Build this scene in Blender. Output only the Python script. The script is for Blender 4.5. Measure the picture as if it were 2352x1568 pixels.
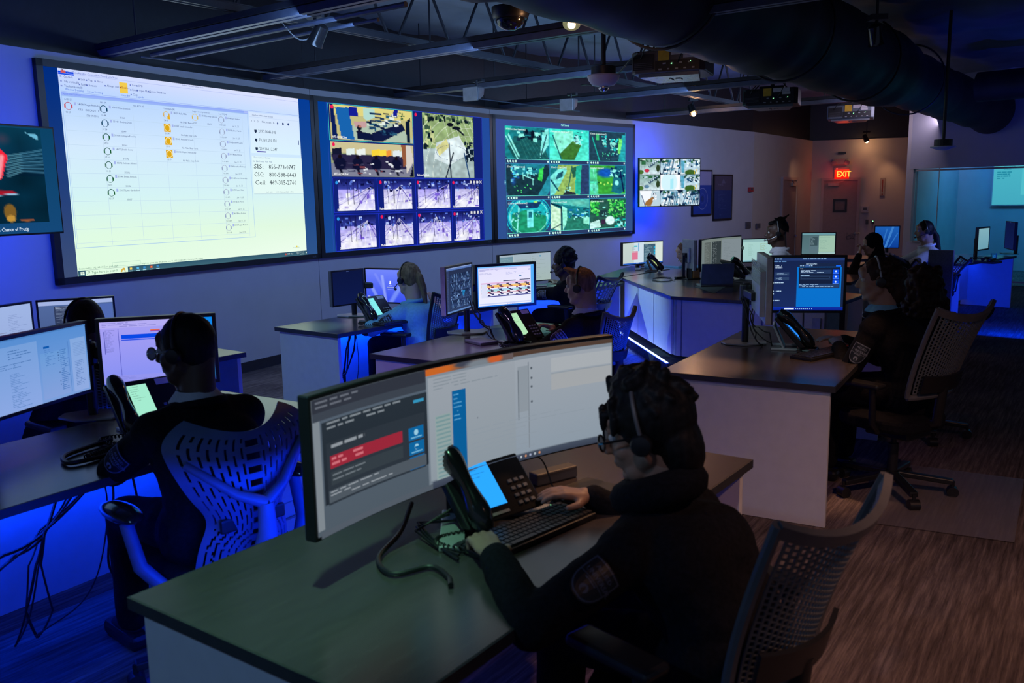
import bpy, bmesh, math, random
import numpy as np
from mathutils import Vector, Matrix
random.seed(7); np.random.seed(7)
PI = math.pi
for o in list(bpy.data.objects): bpy.data.objects.remove(o)
SC = bpy.context.scene; COL = SC.collection

# ------------------------------------------------------------------ camera, world, exposure
FPX, PITCH, ROLL, EYE = 2000.0, -0.16364092, -0.01864131, 1.67
_d = Vector((0, math.cos(PITCH), math.sin(PITCH))); _r = Vector((1, 0, 0)); _u = _r.cross(_d)
CR = math.cos(ROLL)*_r + math.sin(ROLL)*_u; CU = -math.sin(ROLL)*_r + math.cos(ROLL)*_u; CD = _d
cam_data = bpy.data.cameras.new('camera'); cam = bpy.data.objects.new('camera', cam_data); COL.objects.link(cam)
cam.matrix_world = Matrix(((CR.x, CU.x, -CD.x, 0), (CR.y, CU.y, -CD.y, 0), (CR.z, CU.z, -CD.z, EYE), (0, 0, 0, 1)))
cam_data.sensor_width = 36.0; cam_data.lens = FPX/2352*36.0; cam_data.clip_start = .05
cam_data.dof.use_dof = True; cam_data.dof.focus_distance = 7.0; cam_data.dof.aperture_fstop = 5.0
SC.camera = cam
world = bpy.data.worlds.new('world'); SC.world = world; world.use_nodes = True
world.node_tree.nodes['Background'].inputs[0].default_value = (.36, .46, .80, 1)
world.node_tree.nodes['Background'].inputs[1].default_value = .15
SC.view_settings.view_transform = 'Standard'; SC.view_settings.look = 'None'
SC.view_settings.exposure = 0.0; SC.view_settings.gamma = 1.0; SC.view_settings.use_curve_mapping = False

def lamp(name, kind, loc, aim, energy, col, size=.1, size_y=None, blend=.5, angle=60, spread=None):
    L = bpy.data.lights.new(name, kind); L.energy = energy; L.color = col
    if kind == 'AREA':
        L.shape = 'RECTANGLE'; L.size = size; L.size_y = size_y or size
        if spread: L.spread = math.radians(spread)
    elif kind == 'SPOT':
        L.spot_size = math.radians(angle); L.spot_blend = blend; L.shadow_soft_size = size
    else: L.shadow_soft_size = size
    o = bpy.data.objects.new(name, L); COL.objects.link(o); o.location = loc
    o.rotation_euler = (Vector(aim)-Vector(loc)).to_track_quat('-Z', 'Y').to_euler()
    return o
def strip_lamp(name, p, q, nrm, energy, col, w=.03, spread=None):
    # a narrow area lamp from p to q shining along nrm
    p, q, nrm = Vector(p), Vector(q), Vector(nrm).normalized()
    L = bpy.data.lights.new(name, 'AREA'); L.shape = 'RECTANGLE'; L.size = (q-p).length; L.size_y = w
    L.energy = energy; L.color = col
    if spread: L.spread = math.radians(spread)
    x = (q-p).normalized(); z = -(nrm-nrm.dot(x)*x).normalized(); y = z.cross(x)
    o = bpy.data.objects.new(name, L); COL.objects.link(o); c = (p+q)/2
    o.matrix_world = Matrix(((x.x, y.x, z.x, c.x), (x.y, y.y, z.y, c.y), (x.z, y.z, z.z, c.z), (0, 0, 0, 1)))
    return o
BLUE = (.0, .035, 1.0); WARM = (1.0, .50, .24)
# warm ceiling downlights: over the photographer's side and above the aisle
lamp('downlight_lamp', 'SPOT', (2.1, 1.2, 2.95), (2.0, 2.4, 0), 170, (1, .52, .36), .06, angle=85, blend=.8)
lamp('downlight_lamp', 'SPOT', (.9, 3.6, 2.95), (.42, 2.92, .73), 150, WARM, .05, angle=34, blend=.9)
lamp('downlight_lamp', 'SPOT', (1.75, 7.0, 2.9), (1.75, 5.0, .73), 30, WARM, .05, angle=50, blend=.9)
lamp('downlight_lamp', 'SPOT', (3.6, 8.6, 2.9), (3.55, 9.9, .7), 22, WARM, .05, angle=40, blend=.9)

def _sn(s, n, z): a = math.radians(53.3); return Vector((math.cos(a)*s-math.sin(a)*n, math.sin(a)*s+math.cos(a)*n, z))
_nv = _sn(0, 1, 0)
# added fills: cool wash over the screen wall, soft uplight on the roof deck
strip_lamp('wall_fill_lamp', _sn(3.6, 4.6, 2.80), _sn(14, 4.6, 2.80), (_nv.x*.85, _nv.y*.85, -.42), 85, (.28, .50, .95), .2)
strip_lamp('roof_fill_lamp', _sn(2.5, 6.4, 2.55), _sn(10.5, 6.4, 2.55), (-_nv.x*.35, -_nv.y*.35, 1), 5, (.45, .75, 1), .25)
lamp('cool_spot_lamp', 'SPOT', (-3.1, 4.3, 2.8), (-1.3, 6.3, .45), 75, (.42, .82, 1), .05, angle=42, blend=.8)  # added spot, brightens the end panel of the ponytailed woman's desk
lamp('violet_spot_lamp', 'SPOT', (-2.6, 2.2, 2.8), (-.6, 5.1, .55), 80, (.85, .55, 1), .05, angle=30, blend=.9)  # added spot, gives the middle desk's end panel its violet tint
lamp('cool_spot_lamp', 'SPOT', (-1.2, 8.9, 2.6), (1.38, 9.1, .4), 260, (.45, .85, 1), .0, angle=34, blend=.9)  # added spot without a fixture, lifts the island's left panels
lamp('cool_spot_lamp', 'SPOT', (-2.4, .4, 2.8), (-.5, 1.9, .3), 60, (.2, .5, 1), .05, angle=60, blend=.9)  # added fill for the foreground desk's left end panel
lamp('grey_spot_lamp', 'SPOT', (-.3, .4, 2.9), (1.3, 4.3, .3), 36, (.85, .78, .95), .05, angle=38, blend=.9)  # added fill for the right desk's pale end panel

lamp('cool_spot_lamp', 'SPOT', (-1.85, 4.0, 2.95), (-.78, 6.8, .9), 60, (.28, .70, 1), .03, angle=24, blend=.8)  # added spot to brighten the ponytailed woman's shirt
lamp('blue_spot_lamp', 'SPOT', (6.2, 9.6, 1.6), (4.95, 10.7, .95), 70, (.20, .30, 1), .03, angle=34, blend=.8)  # added spot that turns the white shirted woman blue
lamp('green_spot_lamp', 'SPOT', (-.55, 1.6, 2.95), (-.62, 2.02, .73), 170, (.36, 1, .60), .05, angle=36, blend=.9)  # added spot tinting the left of the foreground desk top green
lamp('teal_fill_spot', 'SPOT', (-1.5, 5.0, 2.75), (1.5, 5.2, 1.12), 90, (.55, .95, 1), .0, angle=13, blend=.8)  # added narrow spot for the silver monitor back
lamp('downlight_lamp', 'SPOT', (1.9, 4.1, 2.95), (1.72, 4.62, .74), 130, WARM, .05, angle=22, blend=.9)
for nm, a_, b_, e_, c_, g_ in (('warm', (1.15, 5.1, 2.95), (.98, 4.72, .73), 420, (1, .55, .30), 20), ('green', (-1.2, 4.3, 2.95), (-1.1, 4.05, .73), 300, (.42, 1, .60), 20), ('violet', (-.6, 5.2, 2.85), (-.45, 5.3, .73), 330, (.42, .30, 1), 26),
    ('green', (-1.6, 6.5, 2.8), (-1.5, 6.5, .73), 260, (.40, 1, .70), 18), ('green', (.25, 6.3, 2.8), (.15, 6.35, .73), 260, (.55, 1, .50), 20), ('blue', (1.5, 9.4, 2.7), (1.5, 9.5, .73), 330, (.25, .55, 1), 24), ('cool', (1.2, 7.6, 2.8), (2.8, 9.3, 1.05), 110, (.6, .75, 1), 12)):
    lamp(nm+'_spot_lamp', 'SPOT', a_, b_, e_, c_, .0, angle=g_, blend=.9)  # added spots without fixtures: tints on worktops and the topknot man's shirt
strip_lamp('aisle_fill_lamp', _sn(12, 3.4, 2.9), _sn(21, 3.4, 2.9), (_nv.x*.9, _nv.y*.9, -.3), 36, (.80, .68, .95), .2)  # added lavender fill for the far right walls
# ------------------------------------------------------------------ placing helpers (real distances)
def ray(px, py): return CD + (px-1176)/FPX*CR - (py-784)/FPX*CU
def PZ(px, py, z=.735):
    v = ray(px, py); t = (z-EYE)/v.z; return Vector((v.x*t, v.y*t, z))
def PD(px, py, D):
    v = ray(px, py); t = D/v.y; return Vector((v.x*t, D, EYE+v.z*t))
def PW(px, py, P, Q, off=0.0):
    v = ray(px, py); d = Vector((Q[0]-P[0], Q[1]-P[1])); n = Vector((d.y, -d.x)).normalized()
    P2 = Vector((P[0], P[1]))+n*off; t = P2.dot(n)/(v.x*n.x+v.y*n.y)
    return Vector((v.x*t, v.y*t, EYE+v.z*t))
def az(d): return Vector((math.cos(math.radians(d)), math.sin(math.radians(d)), 0))

# ------------------------------------------------------------------ materials
def lin(c):
    if isinstance(c, str): c = tuple(int(c[i:i+2], 16) for i in (0, 2, 4))
    return tuple(((x/255)/12.92 if x/255 <= .04045 else ((x/255+.055)/1.055)**2.4) for x in c)
_M = {}
def pm(name, col, rough=.5, metal=0.0, var=.12, scale=18.0, bump=0.0, spec=.5, stretch=None, coat=0.0, alpha=1.0):
    if name in _M: return _M[name]
    m = bpy.data.materials.new(name); m.use_nodes = True; nt = m.node_tree; b = nt.nodes['Principled BSDF']
    tc = nt.nodes.new('ShaderNodeTexCoord'); mp = nt.nodes.new('ShaderNodeMapping'); ns = nt.nodes.new('ShaderNodeTexNoise')
    nt.links.new(tc.outputs['Object'], mp.inputs[0]); nt.links.new(mp.outputs[0], ns.inputs[0])
    if stretch: mp.inputs['Scale'].default_value = stretch
    ns.inputs['Scale'].default_value = scale; ns.inputs['Detail'].default_value = 5
    rp = nt.nodes.new('ShaderNodeValToRGB'); nt.links.new(ns.outputs['Fac'], rp.inputs[0])
    rp.color_ramp.elements[0].position = .3; rp.color_ramp.elements[1].position = .7
    rp.color_ramp.elements[0].color = tuple(max(0, c*(1-var)) for c in col)+(1,)
    rp.color_ramp.elements[1].color = tuple(min(1, c*(1+var)) for c in col)+(1,)
    nt.links.new(rp.outputs[0], b.inputs['Base Color'])
    b.inputs['Roughness'].default_value = rough; b.inputs['Metallic'].default_value = metal
    b.inputs['Specular IOR Level'].default_value = spec; b.inputs['Coat Weight'].default_value = coat
    if bump:
        bp = nt.nodes.new('ShaderNodeBump'); bp.inputs['Strength'].default_value = bump; bp.inputs['Distance'].default_value = .004
        nt.links.new(ns.outputs['Fac'], bp.inputs['Height']); nt.links.new(bp.outputs[0], b.inputs['Normal'])
    if alpha < 1: b.inputs['Alpha'].default_value = alpha
    _M[name] = m; return m
def emis(name, col, s=1.0):
    if name in _M: return _M[name]
    m = bpy.data.materials.new(name); m.use_nodes = True; nt = m.node_tree; nt.nodes.remove(nt.nodes['Principled BSDF'])
    e = nt.nodes.new('ShaderNodeEmission'); e.inputs[0].default_value = tuple(col)+(1,); e.inputs[1].default_value = s
    nt.links.new(e.outputs[0], nt.nodes['Material Output'].inputs[0]); _M[name] = m; return m
def display_mat():
    # lit pixels: the colour of each picture element is stored on the mesh of the screen
    if 'display_pixels' in _M: return _M['display_pixels']
    m = bpy.data.materials.new('display_pixels'); m.use_nodes = True; nt = m.node_tree; nt.nodes.remove(nt.nodes['Principled BSDF'])
    e = nt.nodes.new('ShaderNodeEmission'); a = nt.nodes.new('ShaderNodeAttribute'); a.attribute_name = 'Col'
    nt.links.new(a.outputs['Color'], e.inputs[0]); nt.links.new(e.outputs[0], nt.nodes['Material Output'].inputs[0])
    _M['display_pixels'] = m; return m
def print_mat():
    if 'printed' in _M: return _M['printed']
    m = bpy.data.materials.new('printed'); m.use_nodes = True; nt = m.node_tree; b = nt.nodes['Principled BSDF']
    a = nt.nodes.new('ShaderNodeAttribute'); a.attribute_name = 'Col'; nt.links.new(a.outputs['Color'], b.inputs['Base Color'])
    b.inputs['Roughness'].default_value = .45; _M['printed'] = m; return m
M = dict(
 wall=pm('wall_paint', (.50, .49, .52), .85, var=.03, scale=4, spec=.2),
 wall2=pm('end_wall_paint', (.55, .50, .46), .85, var=.03, scale=4, spec=.2),
 base=pm('baseboard_vinyl', (.02, .02, .025), .5),
 deck=pm('ceiling_insulation', (.26, .30, .36), .55, var=.25, scale=1.6, bump=.0, spec=.5),
 steel=pm('black_steel', (.018, .02, .028), .45, spec=.5),
 rail=pm('painted_channel', (.09, .11, .17), .4, metal=.2),
 top=pm('dark_laminate', (.055, .045, .045), .25, var=.12, scale=9, stretch=(1, 8, 1), spec=.95),
 edge=pm('edge_banding', (.03, .03, .035), .5),
 white=pm('white_laminate', (.62, .61, .63), .55, var=.03),
 black=pm('black_plastic', (.012, .012, .015), .38),
 gloss=pm('gloss_black_plastic', (.012, .012, .014), .16, coat=.3),
 grey=pm('grey_plastic', (.10, .10, .11), .45),
 silver=pm('silver_plastic', (.42, .44, .46), .35, metal=.3),
 mesh=pm('chair_mesh', (.12, .13, .14), .5),
 fabric=pm('black_fabric', (.0065, .0065, .010), .9, var=.4, scale=90, bump=.4, spec=.15),
 bluefab=pm('light_blue_shirt', (.16, .38, .56), .85, var=.1, scale=60, bump=.3, spec=.2),
 whitefab=pm('white_shirt', (.62, .62, .68), .85, var=.06, scale=60, bump=.3, spec=.2),
 key=pm('key_cap', (.03, .03, .033), .35, var=.3, scale=70),
 foil=pm('duct_wrap', (.028, .028, .034), .55, var=.4, scale=3, bump=.5),
 cable=pm('cable_rubber', (.008, .008, .01), .45),
 paper=pm('label_paper', (.65, .62, .62), .7), yellow=pm('warning_label', (.75, .45, .03), .6),
 chrome=pm('chrome', (.6, .6, .62), .2, metal=1.0), red=pm('red_plastic', (.45, .03, .03), .4),
 door=pm('door_paint', (.32, .25, .24), .7, var=.05), beige=pm('beige_metal', (.36, .33, .31), .5),
 mat=pm('chair_mat_vinyl', (.30, .26, .28), .35, var=.05, alpha=.35),
 wood=pm('light_wood', (.45, .30, .16), .5, stretch=(1, 12, 1)),
)

# ------------------------------------------------------------------ mesh builder
class MB:
    def __init__(s): s.v = []; s.f = []; s.m = []; s.T = Matrix.Identity(4)
    def add(s, vs, fs, mi=0):
        b = len(s.v); s.v += [tuple(s.T @ Vector(v)) for v in vs]
        s.f += [tuple(b+i for i in f) for f in fs]; s.m += [mi]*len(fs)
    def box(s, c, d, rot=None, mi=0):
        x, y, z = (k/2 for k in d); c = Vector(c)
        vs = [Vector(p) for p in ((-x,-y,-z),(x,-y,-z),(x,y,-z),(-x,y,-z),(-x,-y,z),(x,-y,z),(x,y,z),(-x,y,z))]
        if rot is not None: vs = [rot @ v for v in vs]
        s.add([v+c for v in vs], [(0,3,2,1),(4,5,6,7),(0,1,5,4),(1,2,6,5),(2,3,7,6),(3,0,4,7)], mi)
    def beam(s, p, q, w, h, mi=0, up=(0,0,1)):
        p, q = Vector(p), Vector(q); d = (q-p); L = d.length; d.normalize(); up = Vector(up)
        if abs(d.dot(up)) > .98: up = Vector((1, 0, 0))
        x = d.cross(up).normalized(); z = x.cross(d)
        s.box((p+q)/2, (w, L, h), Matrix((x, d, z)).transposed(), mi)
    def cyl(s, p, q, r, r2=None, n=16, mi=0):
        p, q = Vector(p), Vector(q); r2 = r if r2 is None else r2; d = (q-p).normalized()
        a = d.orthogonal().normalized(); b = d.cross(a); vs = []
        for k in range(n):
            t = 2*PI*k/n; w = math.cos(t)*a+math.sin(t)*b; vs += [p+w*r, q+w*r2]
        fs = [(2*k, 2*((k+1) % n), 2*((k+1) % n)+1, 2*k+1) for k in range(n)]
        fs += [tuple(2*k for k in range(n))[::-1], tuple(2*k+1 for k in range(n))]
        s.add(vs, fs, mi)
    def tube(s, pts, r, n=8, mi=0, closed=False):
        pts = [Vector(p) for p in pts]; N = len(pts); vs = []; prev = None
        rr = r if hasattr(r, '__len__') else [r]*N
        for i, p in enumerate(pts):
            a = pts[i-1] if i > 0 or closed else p; b = pts[(i+1) % N] if i < N-1 or closed else p
            d = (b-a).normalized() if (b-a).length > 1e-9 else Vector((0, 0, 1))
            x = d.orthogonal().normalized() if prev is None else (prev-prev.dot(d)*d).normalized(); prev = x; y = d.cross(x)
            vs += [p+rr[i]*(math.cos(2*PI*k/n)*x+math.sin(2*PI*k/n)*y) for k in range(n)]
        fs = []
        for i in range(N if closed else N-1):
            for k in range(n):
                j = (i+1) % N; fs.append((i*n+k, i*n+(k+1) % n, j*n+(k+1) % n, j*n+k))
        if not closed: fs += [tuple(range(n))[::-1], tuple((N-1)*n+k for k in range(n))]
        s.add(vs, fs, mi)
    def lathe(s, prof, c=(0,0,0), n=24, mi=0, axis=None):
        c = Vector(c); R = Matrix.Identity(3) if axis is None else Vector((0, 0, 1)).rotation_difference(Vector(axis)).to_matrix()
        vs = []
        for r, z in prof: vs += [R @ Vector((r*math.cos(2*PI*k/n), r*math.sin(2*PI*k/n), z))+c for k in range(n)]
        fs = [(i*n+k, i*n+(k+1) % n, (i+1)*n+(k+1) % n, (i+1)*n+k) for i in range(len(prof)-1) for k in range(n)]
        fs += [tuple(range(n))[::-1], tuple((len(prof)-1)*n+k for k in range(n))]
        s.add(vs, fs, mi)
    def prism(s, poly, z0, z1, mi=0):
        n = len(poly); A = sum(poly[i][0]*poly[(i+1) % n][1]-poly[(i+1) % n][0]*poly[i][1] for i in range(n))
        if A < 0: poly = poly[::-1]
        s.add([(p[0], p[1], z0) for p in poly]+[(p[0], p[1], z1) for p in poly],
              [tuple(range(n))[::-1], tuple(range(n, 2*n))]+[(i, (i+1) % n, n+(i+1) % n, n+i) for i in range(n)], mi)
    def ball(s, c, r, n=14, m=9, rot=None, mi=0):
        c = Vector(c); r = r if hasattr(r, '__len__') else (r, r, r); vs = []
        for i in range(1, m):
            t = PI*i/m
            for k in range(n):
                a = 2*PI*k/n; v = Vector((r[0]*math.sin(t)*math.cos(a), r[1]*math.sin(t)*math.sin(a), r[2]*math.cos(t)))
                vs.append((rot @ v if rot is not None else v)+c)
        tp = Vector((0, 0, r[2])); tp = rot @ tp if rot is not None else tp; b = len(vs); vs += [c+tp, c-tp]
        fs = [(i*n+k, (i+1)*n+k, (i+1)*n+(k+1) % n, i*n+(k+1) % n) for i in range(m-2) for k in range(n)]
        fs += [(b, k, (k+1) % n) for k in range(n)]+[(b+1, (m-2)*n+(k+1) % n, (m-2)*n+k) for k in range(n)]
        s.add(vs, fs, mi)
    def sheet(s, fn, nu, nv, th, mi=0, mask=None):
        # thick curved sheet from fn(u,v)->Vector, u,v in 0..1; mask(i,j)->keep cell
        P = [[Vector(fn(i/nu, j/nv)) for j in range(nv+1)] for i in range(nu+1)]; vs = []; N = (nu+1)*(nv+1)
        for side in (.5, -.5):
            for i in range(nu+1):
                for j in range(nv+1):
                    du = P[min(i+1, nu)][j]-P[max(i-1, 0)][j]; dv = P[i][min(j+1, nv)]-P[i][max(j-1, 0)]
                    vs.append(P[i][j]+du.cross(dv).normalized()*th*side)
        K = lambda i, j: 0 <= i < nu and 0 <= j < nv and (mask is None or mask(i, j))
        g = lambda i, j: i*(nv+1)+j; fs = []
        for i in range(nu):
            for j in range(nv):
                if not K(i, j): continue
                a, b, c, d = g(i, j), g(i+1, j), g(i+1, j+1), g(i, j+1)
                fs += [(a, b, c, d), (N+d, N+c, N+b, N+a)]
                if not K(i, j-1): fs.append((b, a, N+a, N+b))
                if not K(i, j+1): fs.append((d, c, N+c, N+d))
                if not K(i-1, j): fs.append((a, d, N+d, N+a))
                if not K(i+1, j): fs.append((c, b, N+b, N+c))
        s.add(vs, fs, mi)
    def build(s, name, mats, parent=None, smooth=False, bevel=0, inherit=True):
        me = bpy.data.meshes.new(name); me.from_pydata(s.v, [], s.f)
        if not isinstance(mats, (list, tuple)): mats = [mats]
        for m in mats: me.materials.append(m)
        me.polygons.foreach_set('material_index', s.m)
        if smooth:
            me.polygons.foreach_set('use_smooth', [True]*len(s.f))
            try: me.set_sharp_from_angle(angle=math.radians(40))
            except Exception: pass
        me.update(); o = bpy.data.objects.new(name, me); COL.objects.link(o)
        if parent is not None:
            o.parent = parent
        if bevel:
            b = o.modifiers.new('bevel', 'BEVEL'); b.width = bevel; b.segments = 2; b.limit_method = 'ANGLE'; b.angle_limit = math.radians(50)
        return o
def tag(o, label=None, cat=None, group=None, kind=None):
    for k, v in (('label', label), ('category', cat), ('group', group), ('kind', kind)):
        if v: o[k] = v
    return o
def thing(name, label, cat, loc=(0, 0, 0), rz=0.0, group=None):
    o = bpy.data.objects.new(name, None); COL.objects.link(o); o.location = loc; o.rotation_euler = (0, 0, rz)
    o.empty_display_size = .1
    return tag(o, label, cat, group)
def setbase(t, o):  # geometry given in world space under a thing that sits at its base
    o.matrix_parent_inverse = Matrix.Translation(-Vector(t.location)) if t.rotation_euler.z == 0 else (Matrix.Translation(t.location) @ t.rotation_euler.to_matrix().to_4x4()).inverted()
    return o
def wb(mb, name, mats, t, **k): return setbase(t, mb.build(name, mats, t, **k))

def cr(pts, n=8):
    P_ = [Vector(q) for q in pts]; P_ = [P_[0]*2-P_[1]]+P_+[P_[-1]*2-P_[-2]]; out = []
    for i in range(1, len(P_)-2):
        a, b, c, d = P_[i-1:i+3]
        for k in range(n): t = k/n; out.append(.5*((2*b)+(c-a)*t+(2*a-5*b+4*c-d)*t*t+(3*b-a-3*c+d)*t**3))
    return out+[P_[-2]]
# ------------------------------------------------------------------ pictures on screens
_TC = {}
def text_geo(txt):
    if txt in _TC: return _TC[txt]
    cu = bpy.data.curves.new('t', 'FONT'); cu.body = txt; cu.size = 1; cu.resolution_u = 1; cu.fill_mode = 'FRONT'
    ob = bpy.data.objects.new('t', cu); me = ob.to_mesh()
    vs = [(v.co.x, v.co.y) for v in me.vertices]; fs = [tuple(p.vertices) for p in me.polygons]
    ob.to_mesh_clear(); bpy.data.objects.remove(ob); bpy.data.curves.remove(cu)
    _TC[txt] = (vs, fs); return _TC[txt]
class Canvas:
    """flat picture: u to the right, v downwards, both 0..1; fn(u,v,d) gives the point d in front of the surface"""
    def __init__(s, fn, W, H, nx=1, step=.0004): s.fn = fn; s.W = W; s.H = H; s.v = []; s.f = []; s.c = []; s.d = step; s.step = step; s.nx = nx; s.box = (0, 0, 1, 1); s.io = 0.0; s.w_ = 0
    def sub(s, x0, y0, x1, y1): s.box = (x0, y0, x1, y1)
    def _p(s, u, v):
        x0, y0, x1, y1 = s.box; return tuple(s.fn(x0+u*(x1-x0), y0+v*(y1-y0), s.d+(0 if s.w_ else s.step*.12)))
    def poly(s, pts, c, cs=None):
        b = len(s.v); s.v += [s._p(*p) for p in pts]; s.f.append(tuple(range(b, b+len(pts))))
        s.c.append([lin(k) for k in cs] if cs else [lin(c)]*len(pts))
    def rect(s, x0, y0, x1, y1, c, c2=None, up=True):
        # c2: colour at the bottom
        if up: s.d += s.step*.25
        s.w_ = 1
        n = max(1, int(math.ceil(abs(x1-x0)*(s.box[2]-s.box[0])*s.nx)))
        for k in range(n):
            a = x0+(x1-x0)*k/n; b = x0+(x1-x0)*(k+1)/n
            s.poly([(a, y0), (a, y1), (b, y1), (b, y0)], c, None if c2 is None else [c, c2, c2, c])
        s.w_ = 0
    def frame(s, x0, y0, x1, y1, c, t=.004):
        ta = t*s.H*(s.box[3]-s.box[1])/(s.W*(s.box[2]-s.box[0]))
        for r in ((x0, y0, x1, y0+t), (x0, y1-t, x1, y1), (x0, y0, x0+ta, y1), (x1-ta, y0, x1, y1)): s.rect(*r, c, up=False)
    def line(s, x0, y0, x1, y1, t, c):
        a = s.W*(s.box[2]-s.box[0]); h = s.H*(s.box[3]-s.box[1]); dx, dy = (x1-x0)*a, (y1-y0)*h; L = math.hypot(dx, dy) or 1
        nx_, ny_ = -dy/L*t*h/2/a, dx/L*t*h/2/h
        s.poly([(x0+nx_, y0+ny_), (x1+nx_, y1+ny_), (x1-nx_, y1-ny_), (x0-nx_, y0-ny_)], c)
    def disc(s, x, y, r, c, n=14, a0=0, a1=2*PI, ry=None):
        a = s.W*(s.box[2]-s.box[0]); h = s.H*(s.box[3]-s.box[1]); rx = r*h/a; ry = ry or r; s.d += s.step*.1
        s.poly([(x+rx*math.cos(a0-(a0-a1)*k/n), y+ry*math.sin(a0-(a0-a1)*k/n)) for k in range(n)][::-1], c)
    def ring(s, x, y, r, t, c, a0=0, a1=2*PI, n=18, col2=None):
        a = s.W*(s.box[2]-s.box[0]); h = s.H*(s.box[3]-s.box[1]); k_ = h/a
        P = lambda R, th: (x+R*k_*math.cos(th), y+R*math.sin(th))
        for k in range(n):
            t0 = a0+(a1-a0)*k/n; t1 = a0+(a1-a0)*(k+1)/n
            s.poly([P(r, t0), P(r-t, t0), P(r-t, t1), P(r, t1)], c)
    def text(s, x, y, size, txt, c, wide=1.0, bold=0, fit=None):
        # size = cap height fraction of H of the box; x,y = left baseline
        vs, fs = text_geo(txt); a = s.W*(s.box[2]-s.box[0]); h = s.H*(s.box[3]-s.box[1]); k = size/.70; kx = k*h/a*wide
        if fit: kx = fit/max(p[0] for p in vs)
        for off in ((0, bold*.05) if bold else (0,)):
            b = len(s.v); s.v += [s._p(x+(p[0]+off)*kx, y-p[1]*k) for p in vs]
            for f in fs: s.f.append(tuple(b+i for i in f)); s.c.append([lin(c)]*len(f))
    def raster(s, x0, y0, x1, y1, img):
        s.d += s.step*.3; s.w_ = 1; h, w, _ = img.shape; b = len(s.v)
        L = np.where(img <= .04045, img/12.92, ((np.clip(img, 0, 1)+.055)/1.055)**2.4)
        for j in range(h):
            for i in range(w): s.v.append(s._p(x0+(x1-x0)*i/(w-1), y0+(y1-y0)*j/(h-1)))
        for j in range(h-1):
            for i in range(w-1):
                q = (b+j*w+i, b+(j+1)*w+i, b+(j+1)*w+i+1, b+j*w+i+1); s.f.append(q)
                s.c.append([tuple(L[j, i]), tuple(L[j+1, i]), tuple(L[j+1, i+1]), tuple(L[j, i+1])])
        s.w_ = 0
    def greek(s, x0, y0, x1, y1, rows, c, fill=.6, th=.45, seed=None, words=3):
        rnd = random.Random(seed if seed is not None else rows*17+int(x0*999)); dy = (y1-y0)/rows
        for r in range(rows):
            x = x0; lim = x0+(x1-x0)*(.35+rnd.random()*.65)*min(1, fill*1.5); y = y0+dy*r
            while x < lim:
                w = (x1-x0)*(.05+rnd.random()*.9/words/1.6); e = min(x+w, lim, x1)
                if rnd.random() < fill+.25: s.poly([(x, y), (x, y+dy*th), (e, y+dy*th), (e, y)], c)
                x = e+(x1-x0)*.025
                if e >= x1: break
    def build(s, name, parent=None, mat=None, gain=1.0):
        me = bpy.data.meshes.new(name); me.from_pydata(s.v, [], s.f); me.materials.append(mat or display_mat())
        at = me.color_attributes.new('Col', 'FLOAT_COLOR', 'CORNER'); flat = []
        for p in s.c:
            for k in p: flat += [k[0]*gain, k[1]*gain, k[2]*gain, 1.0]
        at.data.foreach_set('color', flat); me.update()
        o = bpy.data.objects.new(name, me); COL.objects.link(o)
        if parent is not None: o.parent = parent
        return o
def planefn(P0, X, Y, N):
    # P0 = top-left corner, X = full width vector, Y = full height vector (down), N = outward normal
    P0, X, Y, N = Vector(P0), Vector(X), Vector(Y), Vector(N).normalized()
    return lambda u, v, d: P0+X*u+Y*v+N*d

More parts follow.
